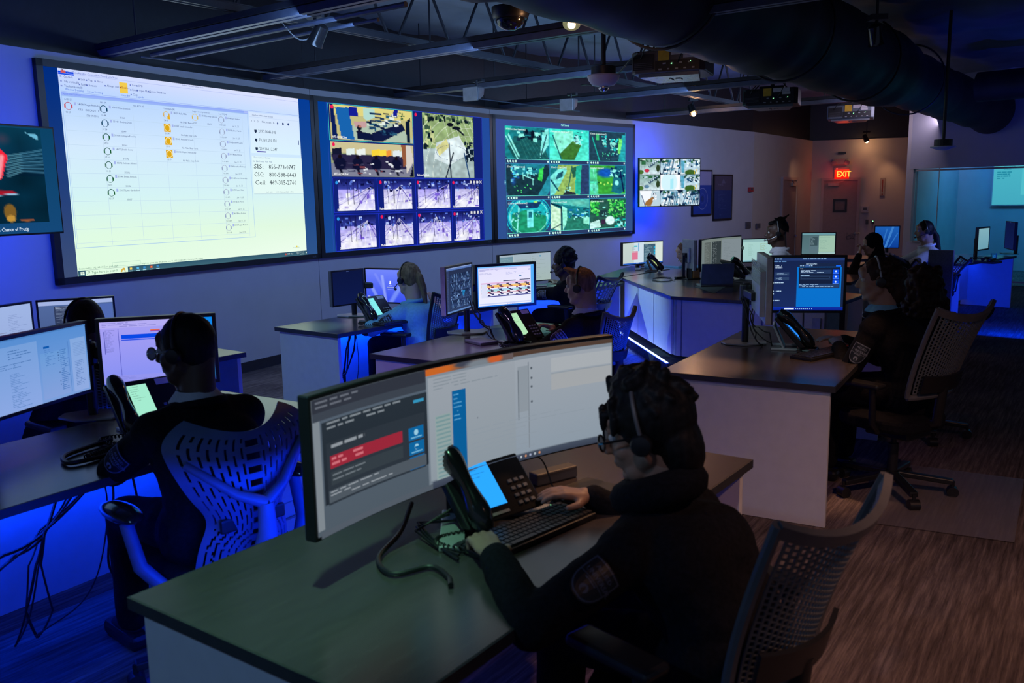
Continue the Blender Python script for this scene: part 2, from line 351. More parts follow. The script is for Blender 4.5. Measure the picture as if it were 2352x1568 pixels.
# numpy painter for the camera pictures shown on the screens
class Pic:
    def __init__(s, w, h, c): s.w = w; s.h = h; s.a = np.zeros((h, w, 3)); s.a[:] = np.array(c)/255.; s.Y, s.X = np.mgrid[0:h, 0:w]; s.X = s.X/(w-1); s.Y = s.Y/(h-1)
    def vgrad(s, c0, c1, y0=0, y1=1):
        t = np.clip((s.Y-y0)/(y1-y0), 0, 1)[..., None]; m = (s.Y >= y0)&(s.Y <= y1)
        g = np.array(c0)/255.*(1-t)+np.array(c1)/255.*t; s.a[m] = g[m]; return s
    def poly(s, pts, c, k=1.0):
        m = np.zeros(s.X.shape, bool); n = len(pts)
        for i in range(n):
            (x0, y0), (x1, y1) = pts[i], pts[(i+1) % n]
            if y0 == y1: continue
            cond = ((s.Y < max(y0, y1)) & (s.Y >= min(y0, y1))); xs = x0+(s.Y-y0)*(x1-x0)/(y1-y0); m ^= cond & (s.X < xs)
        s.a[m] = s.a[m]*(1-k)+np.array(c)/255.*k; return s
    def line(s, x0, y0, x1, y1, t, c, k=1.0):
        dx, dy = x1-x0, y1-y0; L2 = dx*dx+dy*dy or 1e-9; q = np.clip(((s.X-x0)*dx+(s.Y-y0)*dy)/L2, 0, 1)
        d = np.hypot(s.X-x0-q*dx, (s.Y-y0-q*dy)); w = np.clip((t-d)/t*1.6, 0, 1)[..., None]*k
        s.a = s.a*(1-w)+np.array(c)/255.*w; return s
    def ell(s, x, y, rx, ry, c, k=1.0, soft=.15):
        d = np.hypot((s.X-x)/rx, (s.Y-y)/ry); w = np.clip((1-d)/soft, 0, 1)[..., None]*k
        s.a = s.a*(1-w)+np.array(c)/255.*w; return s
    def arc(s, x, y, rx, ry, t, c, k=1.0):
        d = abs(np.hypot((s.X-x)/rx, (s.Y-y)/ry)-1); w = np.clip((t-d)/t*1.6, 0, 1)[..., None]*k
        s.a = s.a*(1-w)+np.array(c)/255.*w; return s
    def noise(s, amt, n=12, seed=0, sy=1):
        r = np.random.RandomState(seed); g = r.rand(max(2, int(n*sy)), n); gy = s.Y*(g.shape[0]-1); gx = s.X*(n-1)
        y0 = np.clip(gy.astype(int), 0, g.shape[0]-2); x0 = np.clip(gx.astype(int), 0, n-2); fy = gy-y0; fx = gx-x0
        v = g[y0, x0]*(1-fy)*(1-fx)+g[y0+1, x0]*fy*(1-fx)+g[y0, x0+1]*(1-fy)*fx+g[y0+1, x0+1]*fy*fx
        s.a = np.clip(s.a*(1+(v-.5)[..., None]*amt*2), 0, 1); return s
    def clutter(s, x0, y0, x1, y1, n, cols, seed=0, sz=.05):
        r = random.Random(seed)
        for _ in range(n):
            x = x0+r.random()*(x1-x0); y = y0+r.random()*(y1-y0); w = sz*(.3+r.random()); h = sz*(.3+r.random()); k = r.random()*.6-.3
            s.poly([(x, y), (x+w, y+h*k), (x+w, y+h*k+h), (x, y+h)], r.choice(cols))
        return s
    def fish(s, c, cx=.5, cy=.5, rx=.55, ry=.62):
        m = np.hypot((s.X-cx)/rx, (s.Y-cy)/ry) > 1; s.a[m] = np.array(c)/255.; return s

# ------------------------------------------------------------------ the room
WP = [Vector((-3.553, 6.8275)), Vector((-2.059, 9.534)), Vector((-.2086, 12.018)), Vector((2.0224, 14.182)), Vector((4.84, 17.36)), Vector((7.13, 20.70)), Vector((9.11, 20.06))]
WZ = 2.845
def nrm(P, Q): d = Q-P; return Vector((d.y, -d.x)).normalized()
def wall(name, P, Q, z0, z1, m, off=-.05, th=.12, mi=None, label=None):
    n = nrm(P, Q); d = (Q-P).normalized(); a, b = P+n*off, Q+n*off
    mb = MB(); mb.prism([(a.x, a.y), (b.x, b.y), (b.x-n.x*th, b.y-n.y*th), (a.x-n.x*th, a.y-n.y*th)], z0, z1)
    return tag(mb.build(name, m), kind='structure', label=label)
W0 = WP[0]-(WP[1]-WP[0]).normalized()*4.0
LP = [W0]+WP[1:]
names = ['wall_left', 'wall_front', 'wall_center', 'wall_right', 'wall_corner']
LPx = LP[:5]+[LP[5]+(LP[5]-LP[4]).normalized()*.25]
for i in range(5):
    wall(names[i], LP[i], LPx[i+1], 0, WZ, M['wall'] if i < 4 else M['wall2'], label='painted wall running behind the big projection screens' if i < 3 else None)
    wall('wall_upper', LP[i], LPx[i+1]+(LP[i+1]-LP[i]).normalized()*.1, WZ, 3.75, M['steel'], off=-.14)
    wall('baseboard_'+names[i][5:], LP[i], LP[i+1], 0, .10, M['base'], off=-.035, th=.015)
_ws = WP[5]-(WP[6]-WP[5]).normalized()*.35
wall('wall_end', _ws, WP[6], 0, WZ, M['wall2'], off=0)
wall('wall_upper', _ws, WP[6], WZ, 3.75, M['steel'], off=-.08)
# floor: carpet with broken streaks
def carpet():
    m = bpy.data.materials.new('streaked_carpet'); m.use_nodes = True; nt = m.node_tree; b = nt.nodes['Principled BSDF']
    tc = nt.nodes.new('ShaderNodeTexCoord'); mp = nt.nodes.new('ShaderNodeMapping'); mp.vector_type = 'TEXTURE'; mp.inputs['Rotation'].default_value = (0, 0, math.radians(56)); mp.inputs['Scale'].default_value = (.8, .045, 1)
    nt.links.new(tc.outputs['Object'], mp.inputs[0])
    n1 = nt.nodes.new('ShaderNodeTexNoise'); n1.inputs['Scale'].default_value = 2.2; n1.inputs['Detail'].default_value = 9; n1.inputs['Roughness'].default_value = .72
    n2 = nt.nodes.new('ShaderNodeTexNoise'); n2.inputs['Scale'].default_value = 1.4; n2.inputs['Detail'].default_value = 4
    nt.links.new(mp.outputs[0], n1.inputs[0]); nt.links.new(tc.outputs['Object'], n2.inputs[0])
    mx = nt.nodes.new('ShaderNodeMath'); mx.operation = 'MULTIPLY_ADD'; mx.inputs[1].default_value = .75; nt.links.new(n1.outputs['Fac'], mx.inputs[0])
    m3 = nt.nodes.new('ShaderNodeMath'); m3.operation = 'MULTIPLY'; m3.inputs[1].default_value = .3; nt.links.new(n2.outputs['Fac'], m3.inputs[0]); nt.links.new(m3.outputs[0], mx.inputs[2])
    r = nt.nodes.new('ShaderNodeValToRGB'); nt.links.new(mx.outputs[0], r.inputs[0]); e = r.color_ramp.elements
    e[0].position = .40; e[0].color = (.055, .042, .042, 1); e[1].position = .66; e[1].color = (.27, .21, .19, 1)
    k = r.color_ramp.elements.new(.52); k.color = (.13, .10, .095, 1)
    nt.links.new(r.outputs[0], b.inputs['Base Color']); b.inputs['Roughness'].default_value = .95; b.inputs['Specular IOR Level'].default_value = .12
    bp = nt.nodes.new('ShaderNodeBump'); bp.inputs['Strength'].default_value = .5; bp.inputs['Distance'].default_value = .004
    nt.links.new(n1.outputs['Fac'], bp.inputs['Height']); nt.links.new(bp.outputs[0], b.inputs['Normal']); return m
mb = MB(); mb.box((3, 11, -.05), (30, 30, .1)); tag(mb.build('floor', carpet()), kind='structure')
# ceiling: insulation deck, sagging between the joists
E_AZ = 53.3; ev = az(E_AZ); nv = Vector((-ev.y, ev.x, 0))
def SN(s, n, z): v = ev*s+nv*n; return Vector((v.x, v.y, z))
mb = MB()
def deck_fn(u, v):
    s = -4+u*30; n = -10+v*20
    dz = .05*abs(math.sin(s*PI/1.22))*abs(math.sin((n+.3)*PI/.62))+.035*math.sin(s*2.3+1.7*math.sin(n*1.9))
    return SN(s, n, 3.72-dz)
mb.sheet(deck_fn, 150, 110, .02); tag(mb.build('ceiling', M['deck'], smooth=True), kind='structure')
mb = MB(); mb.box((3, 11, 3.95), (30, 30, .1)); tag(mb.build('ceiling', M['steel']), kind='structure')
# glass partition at the right with the lit room behind it
G0 = PZ(2096, 286, WZ); zg = PD(2097, 388, G0.y).z; G1 = PZ(2352, 379.5, zg)
g0, g1 = Vector((G0.x, G0.y)), Vector((G1.x, G1.y)); gd = (g1-g0).normalized(); gn = nrm(g0, g1); g2 = g0+gd*7
wall('trim_1', g0, g2, zg, 3.75, M['wall'], off=0, label='painted bulkhead above the glass partition')
mb = MB(); q = WP[6]+(WP[6]-WP[5]).normalized()*.3; e0 = g0; pr = (q-e0).normalized(); pn = Vector((-pr.y, pr.x))*.06
mb.prism([(e0.x+pn.x, e0.y+pn.y), (q.x+pn.x, q.y+pn.y), (q.x-pn.x, q.y-pn.y), (e0.x-pn.x, e0.y-pn.y)], 0, 3.7)
tag(mb.build('wall_return', M['wall2']), kind='structure')
def gpt(s, z, off=0.0): v = g0+gd*s+gn*off; return Vector((v.x, v.y, z))
def gs(px): # distance along the partition for a pixel column near its top
    v = ray(px, 390); t = g0.dot(gn)/(v.x*gn.x+v.y*gn.y); p = Vector((v.x*t, v.y*t)); return (p-g0).dot(gd)
glass = bpy.data.materials.new('clear_glass'); glass.use_nodes = True; gb = glass.node_tree.nodes['Principled BSDF']
_nt = glass.node_tree; _tn = _nt.nodes.new('ShaderNodeBsdfTransparent'); _mx = _nt.nodes.new('ShaderNodeMixShader'); _fr = _nt.nodes.new('ShaderNodeFresnel'); _fr.inputs[0].default_value = 1.45
gb.inputs['Roughness'].default_value = .03; gb.inputs['Base Color'].default_value = (.25, .6, .65, 1); _tn.inputs[0].default_value = (.86, .96, .97, 1)
_nt.links.new(_fr.outputs[0], _mx.inputs[0]); _nt.links.new(_tn.outputs[0], _mx.inputs[1]); _nt.links.new(gb.outputs[0], _mx.inputs[2]); _nt.links.new(_mx.outputs[0], _nt.nodes['Material Output'].inputs[0])
edges = [gs(2103), gs(2158), gs(2158)+1.55, gs(2158)+3.1, gs(2158)+4.65]
for k in range(4):
    z0 = .74 if k == 0 else .06
    fr = MB(); a, b = edges[k]+.01, edges[k+1]-.01
    for zz in (z0, zg-.03): fr.beam(gpt(a, zz), gpt(b, zz), .04, .03)
    w_ = tag(fr.build('window_%d' % (k+1), M['beige']), kind='structure')
    gl = MB(); gl.beam(gpt((a+b)/2, z0+.015, 0), gpt((a+b)/2, zg-.045, 0), b-a, .012, up=(gn.x, gn.y, 0)); gl.build('pane', glass, w_)
mb = MB(); mb.beam(gpt(gs(2158), .05), gpt(gs(2158), zg), .012, .03, up=(gn.x, gn.y, 0)); tag(mb.build('trim_2', M['white']), kind='structure')
wall('wall_sill', g0, g0+gd*(edges[1]), 0, .73, M['wall2'], off=0)
b0 = g0-gn*3.2; b1 = g0-gn*3.2+gd*9
wall('wall_behind_glass', b0, b1, 0, 3.2, pm('conference_wall', (.45, .5, .52), .8, var=.05, scale=3), off=0)
wall('wall_glass_side', g0-gn*3.2, g0-gn*.1, 0, 3.2, pm('conference_wall', (.5, .5, .5)), off=0)
mb = MB(); c = g0-gn*1.72+gd*4.4; mb.box((c.x, c.y, 3.22), (9, 3.0, .04), Matrix.Rotation(math.atan2(gd.y, gd.x), 3, 'Z')); tag(mb.build('ceiling', M['white']), kind='structure')
TEAL = (.0, .48, .80)
p_ = g0-gn*1.4+gd*.6; strip_lamp('conference_lamp', (p_.x, p_.y, 3.15), (p_.x+gd.x*5, p_.y+gd.y*5, 3.15), (-gn.x*.8, -gn.y*.8, -1), 55, TEAL, .2)
# projected picture in the glass room
sp = g0-gn*3.12
def back(px, py):
    v = ray(px, py); t = sp.dot(gn)/(v.x*gn.x+v.y*gn.y); return Vector((v.x*t, v.y*t, EYE+v.z*t))
A_ = back(2284, 381); B_ = back(2284, 470); wv = Vector((gd.x, gd.y, 0))*3.0
pt = thing('projection_screen', 'pale teal projected page seen through the glass partition at far right', 'screen', (A_+wv/2).to_tuple()[:2]+(0,))
hz = B_.z-A_.z
mb = MB(); mb.box((A_+wv/2+Vector((-gn.x*.02, -gn.y*.02, hz/2))), (3.04, .02, -hz+.04), Matrix.Rotation(math.atan2(gd.y, gd.x), 3, 'Z')); wb(mb, 'frame', M['white'], pt)
cv = Canvas(planefn(A_, wv, Vector((0, 0, hz)), (gn.x, gn.y, 0)), 3.0, -hz)
cv.rect(0, 0, 1, 1, '57bfd0', '4fb2c8'); cv.greek(.02, .15, .15, .36, 4, '2b93ab', seed=5, th=.6); cv.rect(.17, .02, .9, .75, '62c9d6')
cv.greek(.2, .04, .6, .72, 9, '2f9db2', seed=9, th=.35); cv.greek(.06, .02, .14, .12, 3, '2a8ca6', seed=2)
setbase(pt, cv.build('display', pt, gain=1.0))
lamp('conference_fill_lamp', 'AREA', (sp.x+gd.x*1.2+gn.x*1.2, sp.y+gd.y*1.2+gn.y*1.2, 3.0), (sp.x+gd.x*1.4, sp.y+gd.y*1.4, 1.6), 18, (0, .12, 1), .5, 1.2)

# ---- joists, beams and conduits
def truss(n, s0, s1, zb=3.02, zt=3.62, lab='', grp='roof joists'):
    c0 = SN((s0+s1)/2, n, zb); t = thing('roof_joist', lab, 'joist', c0, 0, grp)
    for zz, nm in ((zb, 'bottom_chord'), (zt, 'top_chord')):
        m_ = MB()
        for dn in (-.028, .028): m_.beam(SN(s0, n+dn, zz), SN(s1, n+dn, zz), .018, .05)
        m_.beam(SN(s0, n, zz+(.025 if zz == zb else -.025)), SN(s1, n, zz+(.025 if zz == zb else -.025)), .09, .008)
        wb(m_, nm, M['steel'], t)
    m_ = MB(); k = 0; s = s0+.1
    while s < s1-.4:
        a = SN(s, n, zb if k % 2 == 0 else zt); b = SN(s+.36, n, zt if k % 2 == 0 else zb); m_.cyl(a, b, .014, n=6); s += .36+(.10 if k % 2 else 0); k += 1
    wb(m_, 'web', M['steel'], t)
truss(5.38, -1, 14, lab='black open web roof joist crossing above the middle screen')
truss(7.75, 2, 16, zb=2.96, lab='black open web roof joist just in front of the screen wall')
truss(3.95, -1, 15, zb=3.1, lab='black open web roof joist beside the big round duct')
truss(.2, 1, 17, lab='black open web roof joist to the right of the round duct')
truss(-2.2, 1, 17, lab='black open web roof joist at the far right of the ceiling')
def channel(s, n0, n1, z, lab, w=.10, h=.05, ds=0.0):
    t = thing('ceiling_rail', lab, 'rail', SN(s, (n0+n1)/2, z), 0, 'ceiling rails')
    m_ = MB()
    for d in (-.032, .032): m_.beam(SN(s+d, n0, z), SN(s+d+ds, n1, z), .042, h)
    wb(m_, 'channel', M['rail'], t)
    m_ = MB(); m_.beam(SN(s, n0, z+.05), SN(s+ds, n1, z+.05), w+.04, .04); wb(m_, 'flange', M['steel'], t)
    for k in range(4): q_ = n0+(n1-n0)*(k+.5)/4; m_ = MB(); m_.cyl(SN(s, q_, z+.05), SN(s, q_, 3.68), .008, n=6); wb(m_, 'hanger', M['steel'], t)
channel(4.02, 2.2, 7.28, 2.90, 'pale blue double ceiling rail above the left edge of the big desktop screen')
channel(5.82, 1.5, 7.34, 2.90, 'long double ceiling rail running from the first screen joint')
channel(7.85, 3.3, 7.66, 2.90, 'ceiling rail carrying the speaker above the middle screen')
channel(9.85, 3.3, 7.55, 2.90, 'ceiling rail ending above the right hand projection screen')
channel(12.6, 3.3, 8.2, 2.90, 'farthest ceiling rail before the exit wall')
m_ = MB(); m_.tube([SN(4.3, 4.0, 2.9), SN(4.3, 6.9, 2.9)], .02, 8); tag(m_.build('conduit', M['rail'], smooth=True), 'thin pipe running under the pale ceiling rail at upper left', 'pipe')
m_ = MB(); m_.tube([SN(4.45, 4.4, 2.88), SN(4.47, 6.8, 2.88)], .014, 8); tag(m_.build('conduit', M['rail'], smooth=True), 'thinner lower pipe beside the pale ceiling rail at upper left', 'pipe')
m_ = MB(); m_.tube([SN(4.15, 6.82, 2.86), SN(10.8, 6.78, 2.86)], .007, 8); tag(m_.build('conduit', M['rail'], smooth=True), 'long thin pipe above the screens parallel to the wall', 'pipe')
m_ = MB(); pts = [SN(7.2+.1*k, 3.9+.1*k, 2.93-.10*math.sin(PI*k/16)+.01*math.sin(k)) for k in range(17)]; m_.tube(pts, .008, 6)
tag(m_.build('hanging_cable', M['cable'], smooth=True), 'thin black cable drooping between ceiling rails', 'cable')
# round duct
m_ = MB(); N = 90; pts = []; rr = []
for k in range(N+1):
    s = -2+19.2*k/N; n = 2.93; z = 3.14; seam = .012*math.sin(k*1.7)+(.022 if k % 9 == 0 else 0)
    if s > 15: n -= (s-15)*.18; z -= (s-15)*.07
    pts.append(SN(s, n, z)); rr.append(.43+seam+(0 if s < 12.2 else -.07))
m_.tube(pts, rr, 36)
dt = tag(m_.build('air_duct', M['foil'], smooth=True), 'huge dark wrapped round air duct running under the ceiling', 'duct')
for k in range(6):
    b_ = MB(); s = 1.0+2.4*k; rg = [SN(s, 2.93+.455*math.cos(a), 3.14+.455*math.sin(a)) for a in [2*PI*i/32 for i in range(32)]]; b_.tube(rg, .012, 6, closed=True); b_.build('hanging_strap', M['steel'], dt)
m_ = MB(); m_.tube([SN(13.8-.05*k, 2.2-.35*k, 3.05) for k in range(7)], .2, 16); tag(m_.build('branch_duct', M['foil'], smooth=True), 'smaller duct branching off the big round duct at far right', 'duct')

# ---- wall-mounted and ceiling-mounted things
def wallthing(name, label, cat, P, Q, a, b, th, fm, off0=0.0, group=None, bez=.02, canvas=None, glow=None):
    """a, b: opposite corner points (top-left, bottom-right) on the wall line; frame, panel"""
    n = nrm(P, Q); N3 = Vector((n.x, n.y, 0)); d = (Q-P).normalized(); X = Vector((d.x, d.y, 0))*((Vector((b.x-a.x, b.y-a.y))).dot(d)); H_ = a.z-b.z
    c = a+X/2; t = thing(name, label, cat, (c.x, c.y, b.z), 0, group); R = Matrix((X.normalized(), -N3, Vector((0, 0, 1)))).transposed()
    m_ = MB(); W_ = X.length; base = a+N3*off0; Z = Vector((0, 0, 1)); xn = X.normalized()
    m_.box(base+X/2-Z*H_/2+N3*th*.4, (W_-.01, th*.8, H_-.01), R)
    for (p_, q_) in ((base, base+X), (base-Z*(H_-bez), base+X-Z*(H_-bez))): m_.box((p_+q_)/2-Z*bez/2+N3*th/2, (W_, th, bez), R)
    for p_ in (base, base+X-xn*bez): m_.box(p_+xn*bez/2-Z*H_/2+N3*th/2, (bez, th, H_), R)
    wb(m_, 'frame', fm, t)
    if canvas:
        P0 = base+xn*bez-Z*bez+N3*(th*.8+.003); cv = Canvas(planefn(P0, xn*(W_-2*bez), -Z*(H_-2*bez), N3), W_-2*bez, H_-2*bez, step=.0012); canvas(cv)
        return t, cv
    return t, None

# ------------------------------------------------------------------ the three projection screens
RB = lambda c, k: tuple(max(0, min(255, int(x*k))) for x in c)
def grad_img(w, h, tl, tr, bl, br):
    X, Y = np.meshgrid(np.linspace(0, 1, w), np.linspace(0, 1, h)); X = X[..., None]; Y = Y[..., None]
    f = lambda c: np.array(c)/255.
    return (f(tl)*(1-X)+f(tr)*X)*(1-Y)+(f(bl)*(1-X)+f(br)*X)*Y
def screen1(c):
    c.raster(0, 0, 1, 1, grad_img(12, 12, (0, 44, 128), (6, 60, 150), (62, 78, 118), (46, 84, 140)))
    X0, X1 = .040, .942
    hs = [(0, (206, 216, 255), (224, 228, 255)), (.12, (182, 212, 255), (200, 224, 255)), (.35, (212, 234, 255), (206, 232, 255)), (.6, (212, 244, 246), (216, 244, 246)), (.8, (224, 252, 228), (226, 250, 226)), (1.0, (224, 252, 224), (240, 255, 240))]
    for (a, l0, r0), (b, l1, r1) in zip(hs, hs[1:]): c.raster(X0, a, X1, b, grad_img(8, 4, l0, r0, l1, r1))
    c.d += .001; K = '2a3f8f'; G = 'b4c4ee'
    # title bar and ribbon
    c.rect(X0, .012, .085, .028, '0a46e8'); c.poly([(.05, 0), (.066, .022), (.056, .022)], '30204c'); c.rect(.048, .008, .062, .02, 'd05a60')
    c.text(.066, .018, .010, 'Real Time', '5268c8'); c.text(.098, .018, .010, 'Auditor Controls', '5268c8'); c.text(.15, .018, .010, 'Soft Phone', '5268c8'); c.text(.182, .018, .010, 'Tools', '5268c8'); c.text(.202, .018, .010, 'View', '5268c8')
    c.text(.44, .010, .008, 'Dallas2 - Contact Center Client', K)
    c.rect(.04, .021, X1, .0225, 'a6b4f0')
    for i, s in enumerate(('Cascade', 'Tile vertically', 'Tile horizontally')): c.rect(.044, .034+.022*i, .049, .041+.022*i, '8a9ad8', up=False); c.text(.054, .042+.022*i, .0105, s, K)
    for (x, y, s) in ((.104, .046, 'Left'), (.126, .046, 'Top'), (.152, .046, 'None'), (.104, .070, 'Right'), (.126, .070, 'Bottom'), (.182, .062, 'Always on top'), (.263, .044, 'Voice'), (.285, .044, 'SMS'), (.263, .068, 'Email'), (.285, .068, 'Open Media'), (.263, .092, 'Chat'), (.322, .066, 'Switch Windows')):
        c.rect(x-.007, y-.007, x-.003, y, '6a7cc8', up=False); c.text(x, y, .0105, s, K)
    for (x, s) in ((.056, 'Window Docking'), (.12, 'Screen Docking'), (.224, 'Status Bar'), (.275, 'Legends')): c.text(x, .100, .0095, s, '2e62d8')
    c.rect(.222, .032, .248, .085, 'f2cc50'); c.rect(.2235, .055, .2275, .062, 'a02020', up=False); c.text(.2285, .062, .0105, 'Enabled', '9a3a28')
    c.rect(.043, .106, X1, .108, '9ab0f0'); c.rect(.043, .112, .70, .127, '8ea8f8', '9cb6fa'); c.text(.048, .122, .008, 'Agent State by Time', '6c88e8')
    c.rect(.683, .114, .698, .124, 'b0c0fa')
    # agent table window
    c.frame(.043, .127, .697, .862, '9cc0f0', .0025)
    cols = [.048, .154, .258, .363, .469, .573, .672]
    for i, x in enumerate(cols): c.rect(x, .150, x+.0008, .855, 'bcd4ee', up=False)
    for k in range(11): y = .152+.0685*k; c.rect(.046, y, .672, y+.0014, 'bcd6ee', up=False)
    for x, s in zip(cols, ('ACD [1]', 'Idle [7]', 'Non ACD [0]', 'Unavailable [4]', 'Logged in not present [1]', 'Log Off [14]')): c.text(x+.002, .147, .0085, s, '22337a')
    def agent(x, y, col, ear, rows, tm, fill=None):
        if fill: c.rect(x-.012, y-.020, x+.012, y+.022, fill); 
        c.ring(x, y, .019, .0035, col, PI*.98, PI*2.02); c.ring(x, y, .019, .0022, col, PI*.05, PI*.9)
        for s in (-1, 1): c.rect(x+s*.0097-.0022, y-.008, x+s*.0097+.0022, y+.010, ear, up=False)
        c.text(x-.009, y+.034, .0085, tm, '31416e'); c.rect(x+.017, y-.020, x+.023, y-.006, 'a6b6ee', up=False)
        for (dx, dy, s) in rows: c.text(x+dx, y+dy, .0092, s, '2c3c78')
    agent(.060, .174, 'b85a74', 'd44848', [(.027, -.008, '34058'), (.048, -.008, 'Megan Reynolds'), (.027, .018, 'P754'), (.048, .018, 'CHICAGO   IL'), (.048, .044, '17734707781')], '00:27')
    idle = (('35060', 'Alise Johnson', '26:48'), ('35049', 'Chelsea Davis', '07:28'), ('35066', 'Demayra Peoples', '07:28'), ('34072', 'Jikayla Goins', '07:01'), ('35292', 'Suliman Ahmed', '05:31'), ('35046', 'Bryan Arreola', '05:04'), ('35057', 'Lynn Gardenhire', '02:27'))
    for i, (n_, s, t_) in enumerate(idle): agent(.165, .175+.0692*i, '0e4a6e' if i < 2 else '14564a', '0c3c60' if i < 2 else '2a6a2c', [(.026, -.008, n_), (.046, -.008, s), (.048, .040, n_)], t_)
    un = (('34039', 'Kelly Mills', '28:45', 'No DND Reason'), ('34085', 'Isaiah Alexander', '21:34', 'No Make Busy Code'), ('35047', 'Amanda Crouch', '03:15', 'No Make Busy Code'), ('35078', 'Wayne Hernandez', '02:53', 'No Make Busy Code'))
    for i, (n_, s, t_, w_) in enumerate(un): agent(.373, .175+.0692*i, 'd8b860' if i == 0 else 'fff2c0', 'd8a020' if i == 0 else 'ffe9a0', [(.026, -.008, n_), (.046, -.008, s), (.048, .038, w_)], t_, 'deaa18' if i else None)
    c.rect(.376, .182, .385, .198, 'e8b020')
    agent(.479, .175, 'd8c890', 'd8b040', [(.026, -.008, '35052'), (.044, -.008, 'Jeremy Gibson'), (.046, .036, '35052')], '21:50')
    lo = ('Tracy Lomas', 'Ashton Harris', 'Justin McCurry', 'Kayla Molina', 'Jonathan Pinkney', 'Abram Hernandez', 'Viviana Ruiz', 'John Moses', 'Mark Bolster', 'Target Medoor')
    ln = ('35088', '35073', '35067', '35071', '35083', '35065', '35078', '34077', '34050', '35081'); tm = ('11:54 AM', '11:52 AM', '11:04 AM', '11:00 AM', '7:05 AM', '7:05 AM', '7:04 AM', '7:02 AM', '7:01 AM', '7:01 AM')
    for i, s in enumerate(lo): agent(.583, .176+.0690*i, 'aab4cc', '8d9cc0', [(.024, -.008, ln[i]), (.040, -.008, s), (.044, .036, 'Jun 11, 25')], tm[i])
    # browser and notepad windows
    c.rect(.703, .116, .936, .356, 'd6e6ff', 'dcf4ff'); c.text(.716, .135, .009, 'SureView AWAG Alarm Receiver', '30427c'); c.rect(.703, .142, .936, .143, 'a8c0ec')
    c.text(.71, .172, .012, '<   >   O    ! Not secure   m...', '2c3a70'); c.disc(.858, .168, .008, '30427c'); c.disc(.884, .168, .008, '30427c'); c.disc(.832, .168, .007, '5a6aa0')
    for i, s in enumerate(('209.216.46.185', '70.168.250.131', '209.164.12.247')):
        y = .233+.052*i; c.poly([(.722, y-.016), (.722, y-.004), (.7275, y+.005), (.733, y-.004), (.733, y-.016)], '20304e'); c.text(.74, y, .019, s, '22324e', fit=(.082, .081, .083)[i])
    c.rect(.729, .343, .77, .350, '4a3ea8'); c.rect(.929, .262, .932, .292, '3a4a90', up=False)
    c.rect(.703, .376, .940, .600, 'e2f8fc', 'e6fbf6'); c.text(.712, .386, .009, 'Phone numbers - Notepad', '7a8cc0'); c.text(.706, .410, .0095, 'File  Edit  Format  View  Help', '556aa0')
    for i, (a, b) in enumerate((('SIS:', '855-773-0747'), ('CSC:', '800-588-6443'), ('Cell:', '469-315-2760'))): c.text(.708, .449+.048*i, .028, a, '1c2c3c', fit=(.044, .044, .053)[i]); c.text(.777, .449+.048*i, .028, b, '1c2c3c', fit=.13)
    c.rect(.703, .600, .940, .6025, 'b4ccd8'); c.text(.76, .594, .008, 'Ln 5, Col 1          100%   Windows (CRLF)   UTF-8', '60789a')
    # status line, taskbar
    c.text(.042, .967, .009, 'Connected to: 192.168.51.12 on port 5024', '4c7a68'); c.text(.241, .967, .008, 'Telephone system time: Wednesday, June 11, 2025 11:54:50 AM   Current profile: Dallas2', '4c7a68')
    c.frame(.146, .945, .24, .966, 'b8dcc8', .002)
    c.rect(X0, .972, X1, 1.0, '2f566c', '3f6878'); c.rect(.062, .973, .195, 1.0, 'e2fce4'); c.ring(.072, .983, .006, .0016, '4c7a68'); c.line(.069, .988, .066, .994, .0016, '4c7a68'); c.text(.08, .992, .013, 'Type here to search', '5a8a6c')
    c.poly([(.171, .998), (.174, .984), (.18, .976), (.186, .978), (.187, .998), (.184, .998), (.183, .988), (.178, .988), (.176, .998)], 'd8b048')
    for k in range(4): c.rect(.0465+.006*(k % 2), .979+.008*(k//2), .052+.006*(k % 2), .986+.008*(k//2), 'eafcea')
    for x, q_ in ((.205, 'f0d060'), (.228, '5ab8e8'), (.25, '3a88c8'), (.274, 'd8483a'), (.296, '3a88c8')): c.rect(x-.004, .979, x+.004, .990, q_); c.rect(x-.006, .995, x+.006, .998, 'b8e8f4')
    c.disc(.274, .985, .0035, 'f4d040'); c.text(.84, .988, .009, '74°F  Rain', 'eafaf4'); c.text(.884, .988, .009, '^ [] =', 'eafaf4'); c.text(.905, .983, .0065, '11:54 AM', 'eafaf4'); c.text(.905, .995, .0065, '6/11/2025', 'eafaf4'); c.disc(.935, .985, .005, 'eafaf4'); c.disc(.832, .984, .006, 'd85040')
    c.disc(.889, .94, .006, 'e8d040'); c.text(.868, .948, .006, 'Connection active', '708c70')
